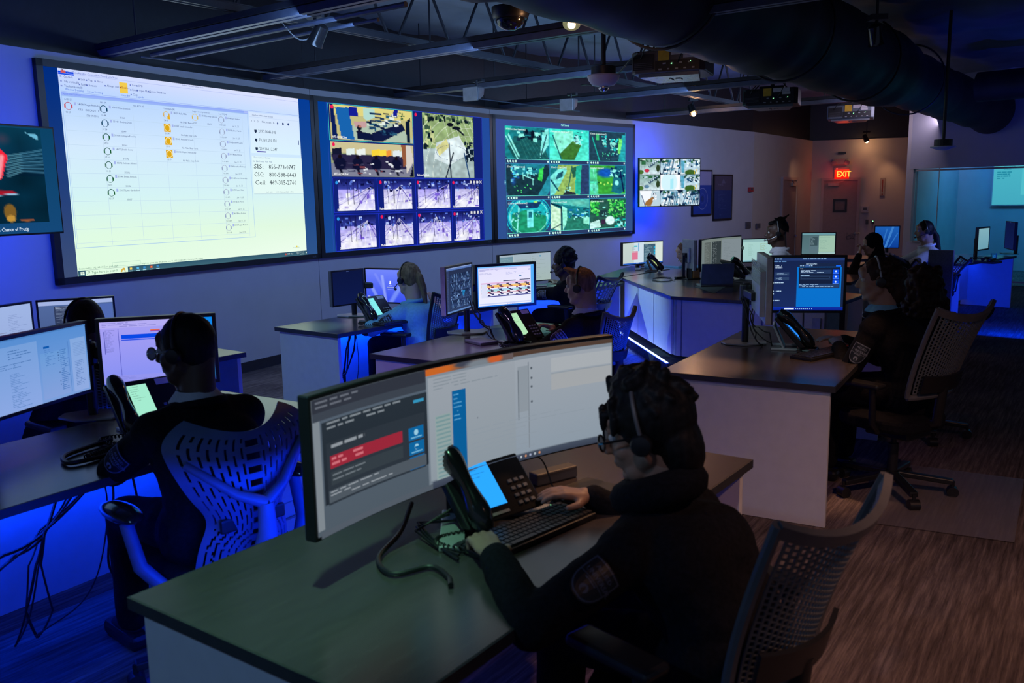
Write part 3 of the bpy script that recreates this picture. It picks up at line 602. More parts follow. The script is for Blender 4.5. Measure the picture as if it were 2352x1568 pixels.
def dish(kind, seed):
    r = random.Random(seed)
    if kind == 'front':
        p = Pic(96, 54, (196, 190, 130)); p.poly([(0, 0), (1, 0), (1, .3), (0, .25)], (226, 214, 130)); p.poly([(.12, 1), (.3, .45), (.8, .4), (1, .9), (1, 1)], (176, 196, 176)).poly([(.0, 0), (.04, 0), (.08, 1), (.02, 1)], (10, 30, 90))
        p.poly([(.06, .08), (.21, .05), (.27, 1), (.12, .95)], (24, 100, 176)); p.poly([(.21, .02), (.31, .02), (.32, .3), (.22, .3)], (20, 30, 150)); p.poly([(.27, .45), (.42, .42), (.42, .6), (.28, .62)], (200, 160, 160))
        p.poly([(.38, .02), (.52, .02), (.52, .28), (.42, .4), (.38, .3)], (180, 220, 210)); p.poly([(.3, .72), (.48, .78), (.62, .95), (.58, 1), (.3, .95)], (12, 22, 60)); p.poly([(.48, .75), (.86, .4), (.9, .6), (.6, 1), (.5, 1)], (16, 26, 66))
        p.clutter(.4, .12, .8, .75, 60, [(10, 24, 60), (40, 90, 120), (230, 240, 230), (20, 50, 90)], seed, .07); p.ell(.33, .62, .03, .09, (20, 20, 40)); p.ell(.335, .58, .02, .04, (190, 120, 100)); p.poly([(.28, .75), (.33, .66), (.39, .8)], (20, 20, 50))
        p.poly([(.91, .35), (.97, .2), (.96, 1), (.92, 1)], (10, 24, 50)); p.poly([(.76, .0), (.82, .0), (.8, .18), (.75, .2)], (20, 30, 150)); p.clutter(.8, .05, .88, .25, 12, [(20, 90, 60)], 3, .03)
    elif kind == 'rear':
        p = Pic(96, 54, (150, 160, 120)); p.poly([(0, 0), (1, 0), (1, .35), (0, .3)], (206, 196, 150)); p.poly([(0, .62), (1, .58), (1, 1), (0, 1)], (128, 130, 150)).poly([(0, .35), (.88, .35), (.9, .75), (.05, .8)], (40, 36, 70))
        for x, w, cc in ((.17, .1, (226, 240, 236)), (.29, .1, (236, 244, 240)), (.47, .1, (250, 214, 60)), (.56, .09, (252, 220, 70)), (.65, .06, (240, 150, 60)), (.73, .09, (226, 236, 240)), (.82, .07, (220, 234, 236)), (.02, .1, (20, 24, 50))): p.poly([(x, .2), (x+w, .16), (x+w, .34), (x, .38)], cc)
        for x in (.1, .3, .52, .77): p.ell(x, .62, .07, .2, (14, 18, 50)).ell(x, .42, .022, .07, (22, 14, 24)); p.line(x, .8, x+.02, .95, .02, (14, 14, 34))
        p.clutter(.1, .5, .85, .9, 40, [(12, 14, 44), (220, 224, 230), (60, 60, 90), (120, 60, 70)], seed, .05); p.poly([(.88, .05), (.96, .0), (1, .5), (.9, .9)], (216, 208, 200)); p.poly([(.84, 0), (.9, 0), (.9, .6), (.86, .7)], (150, 90, 60)).poly([(.94, 1), (1, .5), (1, 1)], (10, 14, 40))
    elif kind == 'fish':
        p = Pic(90, 116, (150, 176, 120)); p.poly([(0, .55), (1, .5), (1, 1), (0, 1)], (170, 190, 190)); p.poly([(.25, .45), (.7, .32), (.9, .6), (.5, .8), (.2, .7)], (220, 236, 240)); p.poly([(.24, .52), (.45, .38), (.5, .5), (.3, .66)], (222, 220, 150))
        for k in range(6): p.arc(.9, .95, .45+.14*k, .5+.13*k, .006, (236, 244, 230), .8); p.line(.4+.1*k, .1, .55+.12*k, .5, .006, (230, 240, 230), .7)
        p.clutter(0, 0, .18, .5, 40, [(14, 30, 40), (60, 90, 70), (200, 210, 150)], seed, .06); p.clutter(.1, 0, 1, .08, 40, [(14, 30, 40), (70, 100, 70)], seed, .05); p.clutter(.8, .35, 1, .7, 20, [(14, 30, 50)], seed, .07)
        p.ell(.53, .15, .07, .035, (10, 14, 30)).ell(.65, .2, .09, .03, (14, 20, 36), 1).line(.62, .18, .8, .3, .02, (14, 20, 36)); p.line(.5, .45, .52, 1, .014, (10, 20, 40)).line(.58, .6, .42, 1, .016, (10, 20, 40)).line(.8, .6, .9, 1, .016, (20, 60, 110)).arc(.55, .6, .3, .12, .02, (60, 80, 120)); p.noise(.12, 20, seed)
    else:
        base = {'lilac': (196, 190, 240), 'blue': (110, 130, 220), 'violet': (170, 160, 240)}[kind]
        p = Pic(84, 64, base); p.vgrad((16, 22, 90), (60, 70, 170), 0, .32); p.vgrad(base, (236, 236, 255), .32, 1)
        vx = r.random()*.5+.5; vy = .12+.15*r.random()
        for k in range(9): x = -.6+.25*k; p.line(vx, vy, x, 1.05, .008+.008*r.random(), (r.choice([(56, 46, 140), (250, 250, 255), (90, 70, 190), (250, 250, 255)])), .8)
        for k in range(2): y = .5+.2*k; p.line(0, y+.1, 1, y-.15*r.random(), .008, (70, 56, 170), .7)
        p.clutter(0, .02, 1, .34, 28, [(12, 16, 70), (90, 120, 220), (30, 40, 120), (180, 200, 250)], seed, .07); p.clutter(.1, .45, .9, .95, 9, [(250, 250, 255), (120, 96, 210), (210, 206, 250)], seed, .12).ell(.3, .8, .3, .2, (250, 250, 255), .8, .6)
        for k in range(3): x = r.random(); p.line(x, 0, x+.05*r.random(), .8, .009, (14, 12, 60))
        p.noise(.10, 14, seed)
    return p.a
def screen2(c):
    c.raster(0, 0, 1, 1, grad_img(10, 10, (0, 60, 146), (34, 74, 156), (28, 74, 150), (44, 84, 154)))
    c.d += .001; c.frame(.04, -.0, .947, 1.0, '3050c0', .002); c.rect(.05, .002, .945, .998, '14226c', '102080')
    c.raster(.055, .01, .492, .240, dish('front', 3)); c.frame(.047, .004, .495, .247, '4ae0d0', .003)
    c.raster(.05, .256, .493, .488, dish('rear', 5)); c.raster(.552, .008, .882, .488, dish('fish', 8))
    xs = [.055, .281, .498, .723, .940]
    for i in range(4):
        a, b = xs[i], xs[i+1]; m0 = (.022, .032, .012, .022)[i]; m1 = (.018, .024, .012, .03)[i]
        c.raster(a+m0, .506, b-m1, .722, dish('lilac' if i in (1, 3) else 'violet', 20+i)); c.raster(a+m0, .756, b-m1, .985, dish('violet' if i != 1 else 'lilac', 30+i))
        for y0, y1 in ((.497, .734), (.747, .996)): c.frame(a-.002, y0, b, y1, '2a3ef0', .002)
    c.frame(.496, .002, .941, .492, '3448d8', .002); c.d += .002
    for (x, y) in ((.065, .028), (.064, .275), (.512, .028), (.296, .527), (.511, .527), (.735, .527), (.296, .773), (.512, .773), (.737, .773)): c.disc(x, y, .013, 'f01e58')
    for (x, y) in ((.069, .53), (.068, .775)): c.disc(x, y, .012, '2a98e8')
    for (x, y, s) in ((.06, .232, 'AUTS-GR MaRC Front'), (.06, .478, 'AUTS-GR MaRC Rear'), (.506, .478, 'Charleston Fixed North'), (.066, .722, 'Charleston FLIR North 313'), (.286, .722, 'Meadow Fixed North'), (.504, .722, 'Churchill PTZ'), (.728, .722, 'Palo Alto Fixed North'), (.068, .985, 'Charleston FLIR South 669'), (.287, .985, 'Meadow FLIR South 669'), (.508, .985, 'Churchill FLIR South 669'), (.73, .985, 'Palo Alto FLIR North 313')): c.text(x, y, .016, s, 'ffffff', .62, bold=1)
    for y in (.52, .765):
        for k, x in enumerate((.853, .876, .898, .922)):
            if k < 3: c.frame(x-.006, y-.008, x+.006, y+.012, 'ffffff', .004); c.rect(x-.003, y-.002, x+.003, y+.006, 'ffffff', up=False)
            else: c.line(x-.007, y-.01, x+.007, y+.012, .004, 'ffffff'); c.line(x+.007, y-.01, x-.007, y+.012, .004, 'ffffff')
def green(k):
    T = lambda r, g, b: (r, g, b); D = (44, 66, 110); mid = (30, 190, 170); hi = (150, 255, 240)
    p = Pic(64, 50, (26, 130, 140))
    if k == 0:
        p.poly([(.2, .3), (.8, .25), (1, 1), (.2, 1), (.05, .6)], (26, 92, 96)); [p.line(.3+.08*i, .35+.02*i, .5+.1*i, 1, .008, (60, 140, 130), .6) for i in range(6)]; p.line(.02, .1, .3, .9, .03, hi).line(.0, .25, .28, 1, .02, hi).poly([(.85, .1), (1, 0), (1, .5), (.78, .95)], (140, 250, 240)).line(.95, .2, .8, .9, .02, (20, 60, 80)).clutter(.25, .05, .8, .35, 30, [hi, (20, 60, 80), (12, 30, 50)], 3, .09).ell(.62, .22, .05, .14, (10, 20, 40)).ell(.48, .15, .04, .08, (10, 20, 40)).poly([(.0, 0), (.15, 0), (.05, .3), (0, .3)], mid)
        p.fish(D, .5, .45, .62, .75)
    if k == 1: p.vgrad((60, 230, 210), (90, 240, 214)); p.poly([(.1, .1), (.6, .05), (.6, .35), (.25, .8), (.1, .5)], (140, 250, 220)).poly([(.25, .8), (.6, .35), (.8, .5), (.62, 1), (.32, 1)], (60, 120, 50)).line(.08, .2, .3, 1, .02, (20, 90, 100)).clutter(.6, .05, .8, .45, 26, [(10, 60, 80), hi, (160, 255, 255)], 5, .06).ell(.27, .42, .012, .02, (10, 60, 70)).ell(.68, .35, .1, .15, (200, 255, 255), .7, 1)
    if k == 2: p.poly([(.0, 0), (1, 0), (1, 1), (0, 1)], (34, 70, 90)); p.poly([(.9, .1), (1, .1), (1, 1), (.8, 1)], (40, 170, 180)).poly([(.82, .2), (.92, .25), (.85, .75), (.78, .7)], (120, 240, 120)).line(.08, .2, .28, 1, .02, mid).clutter(.33, .1, .45, .5, 26, [hi, (30, 200, 200), (20, 60, 90)], 6, .06).clutter(.55, .15, .75, .75, 40, [hi, (40, 220, 220), (20, 60, 90)], 7, .07).poly([(.18, .1), (.26, .1), (.26, .3), (.18, .3)], (60, 200, 120)); [p.ell(.35+.3*random.random(), .7+.25*random.random(), .012, .02, (80, 230, 170)) for _ in range(12)]
    if k == 3: p.poly([(.0, 0), (1, 0), (1, 1), (0, 1)], (24, 56, 70)); p.poly([(.1, 0), (.9, 0), (.8, .3), (.15, .35)], (30, 130, 150)).clutter(.1, .05, .25, .5, 30, [hi, (80, 220, 255), (30, 80, 150)], 8, .06).clutter(.35, .1, .68, .35, 36, [hi, (20, 60, 90), (120, 240, 240)], 9, .05).line(.38, .35, .62, .48, .02, hi).line(.38, .36, .39, .5, .012, hi).line(.6, .48, .6, .65, .012, hi).poly([(.76, .15), (.86, .1), (.82, .55), (.72, .5)], (60, 220, 90)).poly([(1, .3), (1, 1), (.72, 1)], (40, 150, 170)).ell(.16, .55, .08, .18, (30, 90, 190), .8, 1); [p.ell(.15+.6*random.random(), .65+.3*random.random(), .012, .02, (90, 250, 130)) for _ in range(9)]; p.fish(D, .5, .5, .56, .75)
    if k == 4: p.poly([(.2, 0), (.8, 0), (.72, 1), (.1, 1)], (150, 190, 100)); p.poly([(.0, .4), (.2, .15), (.4, .1), (.42, .2), (.12, .95), (0, 1)], (120, 230, 220)).poly([(.18, .3), (.33, .2), (.3, .4), (.14, .5)], (30, 90, 110)).line(.02, .5, .2, .85, .03, (20, 80, 100)).line(.55, .05, .45, .8, .02, (30, 90, 90)).poly([(.65, .05), (.8, .0), (.76, 1), (.62, .95)], (40, 190, 160)).poly([(.55, .1), (.66, .06), (.64, .4), (.56, .45)], (40, 100, 80)).clutter(.35, .7, .55, .9, 12, [(20, 60, 70), hi], 10, .05).poly([(.8, 0), (1, 0), (1, 1), (.76, 1)], D).poly([(.3, 1), (.4, .85), (.62, .92), (.66, 1)], (40, 50, 60))
    if k == 5: p.poly([(0, 0), (1, 0), (1, 1), (0, 1)], (60, 170, 60)); p.ell(.45, .25, .3, .2, (20, 90, 190), 1, .4).poly([(.7, .0), (1, 0), (1, .8), (.85, 1), (.6, .9)], (24, 110, 130)).clutter(.55, .05, .95, .35, 34, [hi, (20, 70, 110), (10, 40, 90)], 11, .07).clutter(.0, .5, .2, 1, 24, [hi, (60, 220, 180), (24, 80, 50)], 12, .1).poly([(0, .1), (.18, .1), (.24, 1), (0, 1)], (90, 230, 190), .7); [p.ell(.3+.1*i, .6+.05*(i % 2), .022, .04, (190, 255, 110)) for i in range(4)]; p.line(.85, .2, .95, .9, .03, (12, 30, 80)).ell(.75, .6, .06, .1, hi).line(.1, .15, .12, .4, .012, hi)
    if k == 6: p.poly([(0, 0), (1, 0), (1, 1), (0, 1)], (30, 190, 200)); p.poly([(.1, .4), (.4, .3), (.9, .5), (.9, 1), (.1, 1)], (30, 150, 110)).line(.28, .02, .22, .95, .02, hi).poly([(.46, .3), (.6, .3), (.6, .85), (.46, .85)], (120, 250, 250)).poly([(.49, .36), (.57, .36), (.57, .55), (.49, .55)], (30, 120, 140)).arc(.5, .5, .5, .6, .04, (20, 80, 140)).arc(.5, .5, .44, .54, .02, hi).clutter(.05, .35, .25, .65, 14, [hi, (30, 120, 140)], 13, .05).clutter(.6, .35, .95, .5, 16, [hi, (20, 90, 110)], 14, .05).poly([(.2, .1), (.8, .05), (.7, .25), (.3, .25)], (24, 60, 110)).ell(.45, .2, .03, .02, hi).ell(.65, .06, .05, .03, (180, 255, 120)); p.fish(D, .5, .5, .53, .66)
    if k == 7: p.poly([(0, 0), (1, 0), (1, .3), (0, .1)], (80, 190, 180)); p.poly([(.0, .15), (.24, .3), (.24, 1), (0, .9)], (206, 250, 214)).line(.0, .12, .26, .24, .03, (10, 40, 60)).line(.26, .24, .28, 1, .02, (10, 40, 60)).line(.0, .95, .26, .78, .02, (10, 40, 60)).poly([(.28, .2), (.4, .3), (.42, .7), (.3, 1)], (150, 250, 220)).poly([(.42, .55), (1, .6), (1, 1), (.34, 1)], (40, 130, 110)).clutter(.45, .3, .95, .6, 40, [(20, 70, 90), hi, (30, 130, 200)], 15, .06).poly([(.84, .6), (1, .6), (1, .85), (.84, .8)], (150, 250, 220)).ell(.7, .12, .3, .1, (150, 240, 214), .6, 1)
    if k == 8: p.poly([(0, 0), (1, 0), (1, 1), (0, 1)], (40, 90, 80)); p.clutter(.0, .05, .2, .5, 60, [(40, 190, 70), (110, 240, 110), (20, 90, 60)], 16, .07).clutter(.48, .02, .98, .6, 130, [(40, 190, 70), (120, 250, 120), (20, 100, 60)], 17, .07).poly([(.28, .4), (.45, .38), (.45, .6), (.28, .62)], (30, 60, 70)).clutter(.3, .42, .43, .56, 8, [hi], 1, .03).ell(.55, .74, .14, .16, (214, 255, 250)).poly([(.0, .8), (.25, .7), (.3, .95), (0, 1)], (200, 250, 240)).ell(.36, .78, .07, .1, (60, 40, 70)).clutter(.65, .65, .98, .95, 24, [hi, (30, 80, 80), (20, 200, 190)], 18, .09).ell(.38, .3, .04, .03, hi).poly([(.0, 0), (.3, 0), (.2, .05), (0, .06)], (30, 40, 70))
    return p.noise(.16, 20, k).a
def screen3(c):
    c.raster(0, 0, 1, 1, grad_img(10, 10, (58, 78, 150), (52, 70, 130), (46, 80, 144), (52, 84, 140)))
    c.d += .001; c.text(.437, .026, .018, 'MaRC Internal', 'a8fff0', .7, bold=1)
    xs = [.058, .353, .644, .936]; ys = [(.052, .328, .362), (.366, .640, .674), (.677, .960, .996)]
    T_ = ['AUS MaRC Internal Cameras - Equipment Room (1)', 'AUS MaRC Internal Cameras - Front Lobby camera(1)', 'CEC Demo Site - CEC Conference Area camera (1)', 'CEC Demo Site - CEC Entry Corner camera (1)', 'CEC Demo Site - CEC Crown Vic Camera (1)', 'CEC Demo Site - CEC Display Camera (1)', 'CEC Demo Site - Demo Booth Intercom camera (1)', 'CEC Demo Site - Intercom CEC Camera (1)', 'CEC Demo Site - Outdoor Camera Right']
    c.rect(.055, .05, .938, .999, '2c4a80'); q_ = 0
    for j, (a, b, e) in enumerate(ys):
        for i in range(3):
            c.raster(xs[i], a, xs[i+1]-.003, b, green(q_)); c.frame(xs[i]-.001, a-.001, xs[i+1]-.001, e, '3fa8d8', .003); c.rect(xs[i], b-.003, xs[i+1]-.002, b+.001, '6ff0d8')
            c.rect(xs[i]+.001, b+.002, xs[i+1]-.003, e-.002, '2a3c66'); c.text(xs[i]+.006, a+.032, .015, T_[q_], 'e8fffc', .52, bold=1)
            for k in range(4):
                x = xs[i]+.014+.017*k; y = b+.016
                if k < 3: c.disc(x, y, .0095 if k < 2 else .010, 'c8fff0', 10); c.line(x+.003, y+.004, x+.006, y+.012, .004, 'c8fff0')
                else: c.rect(x-.006, y-.009, x+.006, y+.009, 'd8fff0'); c.rect(x-.0018, y-.003, x+.0018, y+.003, '2a5a66')
            c.disc(xs[i+1]-.012, b+.016, .0095, 'e0fff8', 10); q_ += 1
    c.frame(.044, .510, .052, .540, '7adcf0', .002); c.disc(.048, .525, .005, 'd8fff8')
SL = [('very wide projection screen showing a white contact list desktop, leftmost of the three', screen1), ('projection screen in the middle showing rail crossing camera pictures in blue and violet', screen2), ('projection screen showing nine green tinted room camera pictures, rightmost of the three', screen3)]
for i, (lab, fn) in enumerate(SL):
    P, Q = WP[i], WP[i+1]; d = (Q-P).normalized(); a = Vector((P.x+d.x*.004, P.y+d.y*.004, 2.778)); b = Vector((Q.x-d.x*.004, Q.y-d.y*.004, 1.055))
    t, cv = wallthing('projection_screen', lab, 'screen', P, Q, a, b, .045, M['black'], off0=-.045, group='big projection screens on the front wall', bez=.055, canvas=fn)
    setbase(t, cv.build('display', t, gain=1.0))
    n3 = Vector((d.y, -d.x, 0)); g = Canvas(planefn(b-Vector((d.x, d.y, 0))*.14+Vector((0, 0, .036))+n3*.002, Vector((d.x, d.y, 0))*.07, Vector((0, 0, -.016)), n3), .07, .016)
    g.text(0, 1, 1, 'ELITE', '6a7ca0'); setbase(t, g.build('maker_badge', t, print_mat()))

# television at the left edge, on an arm, blue strip behind it
P, Q = WP[0], WP[1]; d3 = Vector(((Q-P).normalized().x, (Q-P).normalized().y, 0)); n3 = Vector((d3.y, -d3.x, 0))
ax = az(66); an = Vector((ax.y, -ax.x, 0))
R0 = PD(130, 292, 5.9); R1 = PD(142.5, 535.5, 5.9); zt_, zb_ = R0.z, R1.z; rp = Vector(((R0.x+R1.x)/2, 5.9, 0)); TW = 1.25
t = thing('television', 'flat television at the left photo edge showing a red glove and weather caption', 'television', (rp.x-ax.x*TW/2, rp.y-ax.y*TW/2, zb_), 0)
Rm = Matrix((ax, -an, Vector((0, 0, 1)))).transposed(); cc = rp-ax*TW/2+Vector((0, 0, (zt_+zb_)/2)); HH = zt_-zb_
m_ = MB(); m_.box(cc-an*.02, (TW, .03, HH), Rm); m_.box(cc-an*.05, (TW*.7, .03, HH*.7), Rm); wb(m_, 'housing', M['black'], t, bevel=.003)
def tvcanvas(c):
    p = Pic(120, 70, (4, 40, 60)); p.vgrad((10, 66, 92), (4, 36, 60), 0, .5); p.noise(.2, 8, 1)
    for k in range(7): p.line(.77, .30+.035*k, .86, .27+.03*k, .012, (90, 150, 170), .8).line(.86, .27+.03*k, 1, .22+.04*k, .012, (70, 130, 160), .8)
    p.poly([(.5, .32), (.66, .16), (.74, .22), (.78, .3), (.76, .4), (.73, .54), (.6, .56), (.5, .5)], (250, 40, 64)).line(.745, .3, .715, .52, .02, (255, 160, 170)).ell(.76, .12, .06, .08, (90, 60, 80), .6, 1)
    p.ell(.70, .68, .12, .03, (170, 24, 44)).line(.68, .71, .82, .69, .008, (160, 210, 240)).ell(.76, .88, .04, .09, (130, 96, 40)).ell(.762, .95, .03, .04, (200, 150, 60)).ell(.86, .975, .05, .012, (160, 90, 50)).poly([(.9, .04), (.98, .06), (.98, .12)], (110, 190, 220))
    c.rect(0, 0, 1, 1, '0c4468', '154a7c'); c.raster(0, .015, .925, .90, p.a); c.text(.60, .975, .036, '40% Chance of Precip', 'd8ecff', .8, bold=1)
cv = Canvas(planefn(cc-ax*TW/2+ax*.012+Vector((0, 0, HH/2-.012))-an*.003, ax*(TW-.024), Vector((0, 0, -(HH-.024))), an), TW-.024, HH-.024); tvcanvas(cv); setbase(t, cv.build('display', t, gain=.95))
m_ = MB(); q_ = PW(60, 400, P, Q); m_.beam(cc-an*.06, Vector((q_.x, q_.y, cc.z))-d3*.2, .06, .05); wb(m_, 'wall_arm', M['steel'], t)
w0 = PW(-160, 420, P, Q, .16); w1 = PW(60, 420, P, Q, .16)
for zz, e_ in ((zt_-.06, 16), (zb_+.06, 16)):
    strip_lamp('television_led_strip', cc-ax*.58-an*.09+Vector((0, 0, zz-cc.z)), cc+ax*.5-an*.09+Vector((0, 0, zz-cc.z)), -an+Vector((0, 0, .5 if zz > cc.z else -.5)), e_, BLUE, .03)
strip_lamp('television_led_strip', rp-ax*.1-an*.09+Vector((0, 0, zb_+.05)), rp-ax*.1-an*.09+Vector((0, 0, zt_-.05)), -an+ax*.5, 7, BLUE, .03)

# television with nine bright camera pictures on the right, tilted off the wall
P, Q = WP[3], WP[4]; la, ra = PD(1469, 362, 12.9), PD(1466, 476, 12.9)
def edgept(px, py0, py1, D): a = PD(px, py0, D); b = PD(px, py1, D); return a, b
tl_, bl_ = edgept(1468, 362, 476, 12.65*1.085); tr_, br_ = edgept(1609.5, 363, 472.5, 13.16*1.085)
X_ = Vector((tr_.x-tl_.x, tr_.y-tl_.y, 0)); zt_ = (tl_.z+tr_.z)/2; zb_ = (bl_.z+br_.z)/2; xn = X_.normalized(); nn = Vector((xn.y, -xn.x, 0)); HH = zt_-zb_
t = thing('television', 'bright television of nine parking and yard pictures with blue glow behind it', 'television', (tl_.x+X_.x/2, tl_.y+X_.y/2, zb_), 0)
Rm = Matrix((xn, -nn, Vector((0, 0, 1)))).transposed(); cc = Vector((tl_.x, tl_.y, (zt_+zb_)/2))+X_/2
m_ = MB(); m_.box(cc-nn*.022, (X_.length, .035, HH), Rm); m_.box(cc-nn*.06, (X_.length*.6, .04, HH*.5), Rm); wb(m_, 'housing', M['black'], t, bevel=.003)
def lot(k):
    p = Pic(44, 34, (190, 214, 226)); r = random.Random(k)
    if k == 4: p = Pic(44, 34, (252, 253, 255)); p.ell(.45, .5, .42, .7, (214, 246, 254), 1, .1).poly([(.5, .3), (.66, .25), (.66, .9), (.5, .95)], (170, 236, 250)); return p.a
    if k == 6: p.poly([(0, 0), (.6, 0), (.55, .45), (.2, .9)], (246, 250, 255)).poly([(.25, .95), (.3, .7), (.62, .4), (.72, .5), (.55, 1)], (160, 112, 60)).clutter(.6, .05, .8, .6, 18, [(30, 50, 90), (250, 250, 255)], 2, .07).line(.1, .3, .28, 1, .03, (60, 90, 130)); return p.a
    p.vgrad((120, 160, 150) if k in (0, 3) else (150, 190, 214), (214, 232, 240)); p.clutter(0, 0, 1, .16, 16, [(30, 70, 50), (50, 110, 70), (180, 210, 220)], k, .16)
    if k in (0, 3): [p.ell(.5+.09*i, .5-.09*i, .07, .07, (40, 70, 100)).ell(.5+.09*i, .47-.09*i, .04, .03, (210, 240, 255)) for i in range(5)]; p.ell(.35, .75, .13, .12, (200, 50, 76) if k == 0 else (90, 130, 160)).ell(.9, .6, .1, .25, (46, 66, 40)).ell(.05, .85, .15, .15, (70, 110, 50))
    elif k in (1, 7, 8): [p.line(.1+.1*i, 1, .35+.08*i, .1, .03, r.choice([(20, 60, 100), (250, 252, 255), (40, 110, 150)])) for i in range(9)]; p.clutter(.1, .1, .9, .9, 26, [(20, 50, 80), (250, 253, 255), (70, 140, 170)], k, .13); p.fish((20, 34, 60), .5, .55, .56, .68)
    else: p.clutter(.3, .05, 1, .45, 30, [(30, 80, 120), (230, 250, 255), (20, 50, 80)], k, .11).ell(.5, .9, .3, .22, (60, 100, 40)).line(.7, .7, .72, .98, .02, (240, 200, 60)).line(.82, .66, .84, .9, .02, (240, 200, 60)).poly([(0, .1), (.2, .1), (.2, .9), (.05, .9)], (90, 170, 200))
    return p.noise(.12, 14, k).a
cv = Canvas(planefn(cc-X_/2+xn*.01+Vector((0, 0, HH/2-.012))-nn*.001, X_-xn*.02, Vector((0, 0, -(HH-.024))), nn), X_.length-.02, HH-.024)
cv.rect(0, 0, 1, 1, '102038')
for k in range(9): i, j = k % 3, k//3; cv.raster(.003+i*.334, .004+j*.333, .003+i*.334+.326, .004+j*.333+.326, lot(k))
for k in (0, 1, 2, 6): cv.rect(.04+(k % 3)*.334, .02+(k//3)*.333, .09+(k % 3)*.334, .032+(k//3)*.333, 'ffffff'); cv.rect(.29+(k % 3)*.334-.06, .02+(k//3)*.333, .31+(k % 3)*.334, .03+(k//3)*.333, 'ffffff', up=False)
setbase(t, cv.build('display', t, gain=1.0))
m_ = MB(); q_ = PW(1530, 420, P, Q); m_.beam(cc-nn*.07, Vector((q_.x, q_.y, cc.z)), .08, .06); wb(m_, 'wall_arm', M['steel'], t)
for s, e_ in ((1, 14), (-1, 14)): strip_lamp('television_led_strip', cc-X_*.46-nn*.09+Vector((0, 0, s*(HH/2-.05))), cc+X_*.3-nn*.09+Vector((0, 0, s*(HH/2-.05))), -nn+Vector((0, 0, .45*s)), e_, BLUE, .03)
strip_lamp('television_led_strip', cc-X_*.46-nn*.09-Vector((0, 0, .25)), cc-X_*.46-nn*.09+Vector((0, 0, .25)), -nn-xn*.6, 6, BLUE, .03)

# posters, alarm, plates on the wall beyond the television
def post1(c):
    c.rect(0, 0, 1, .32, 'a8a2c4'); c.rect(0, .32, 1, 1, '2148a4'); c.text(.1, .17, .035, 'SERVICE', '4a5a90', 1.0); c.ring(.5, .64, .25, .008, 'c0c8e8', n=40); c.ring(.5, .64, .12, .005, '7a8ac0', n=30); c.disc(.5, .64, .07, '22407c')
    for k in range(6): c.disc(.5+.36*math.cos(k*PI/3), .64+.185*math.sin(k*PI/3), .025, '3c58a0')
def post2(c):
    c.rect(0, 0, 1, .33, '544c60'); c.rect(0, .33, 1, 1, '203c78'); c.poly([(.38, .17), (.5, .06), (.62, .17)], '6c6880'); c.text(.2, .22, .04, 'PURPOSE', '8a86a0', 1.0); c.greek(.2, .36, .8, .62, 8, '44598c', seed=3, th=.25); c.greek(.2, .62, .8, .80, 5, '44598c', seed=4, th=.25); c.text(.3, .92, .02, 'ALLIED', '6c7ca8', 1)
for (tl, br, fn, lab, off) in (((1594, 389), (1637, 494), post1, 'framed blue poster with a circle diagram, half hidden behind the television', 0), ((1643, 400), (1683.5, 504), post2, 'narrow framed dark poster of small text to the right of the circle poster', 0)):
    a = PW(*tl, P, Q); b = PW(*br, P, Q); t, cv = wallthing('framed_poster', lab, 'poster', P, Q, a, b, .03, M['black'], off0=-.05, bez=.03, canvas=fn, group='framed posters on the wall'); setbase(t, cv.build('print', t, print_mat()))
def plate(name, lab, cat, P, Q, tl, br, m, th=.02, off=-.05, extra=None):
    a = PW(*tl, P, Q); b = PW(*br, P, Q); b = Vector((b.x, b.y, b.z)); n = nrm(P, Q); N3 = Vector((n.x, n.y, 0)); d = (Q-P).normalized(); X = Vector((b.x-a.x, b.y-a.y, 0)); c = a+X/2; H_ = a.z-b.z
    t = thing(name, lab, cat, (c.x, c.y, b.z)); m_ = MB(); R = Matrix((X.normalized(), -N3, Vector((0, 0, 1)))).transposed(); base = Vector((c.x, c.y, (a.z+b.z)/2))+N3*off
    m_.box(base+N3*th/2, (X.length, th, H_), R); wb(m_, 'housing', m, t, bevel=.003)
    if extra: extra(t, base+N3*th, X, H_, N3, R)
    return t
def dots(t, b, X, H_, N, R): m_ = MB(); m_.box(b+Vector((0, 0, H_*.1))+N*.003, (X.length*.5, .006, H_*.4), R); wb(m_, 'lens', M['grey'], t)
plate('alarm_strobe', 'small red fire alarm strobe on the wall right of the posters', 'alarm', P, Q, (1723, 430), (1731, 440), M['red'], .05, extra=dots)
plate('outlet_plate', 'grey wall plate with a lit dot below the posters', 'outlet', P, Q, (1717, 510), (1728, 524), M['grey'], extra=dots)
plate('outlet_plate', 'plain grey wall plate nearest the seated man with the topknot', 'outlet', P, Q, (1742, 513), (1750, 524), M['grey'], extra=dots)

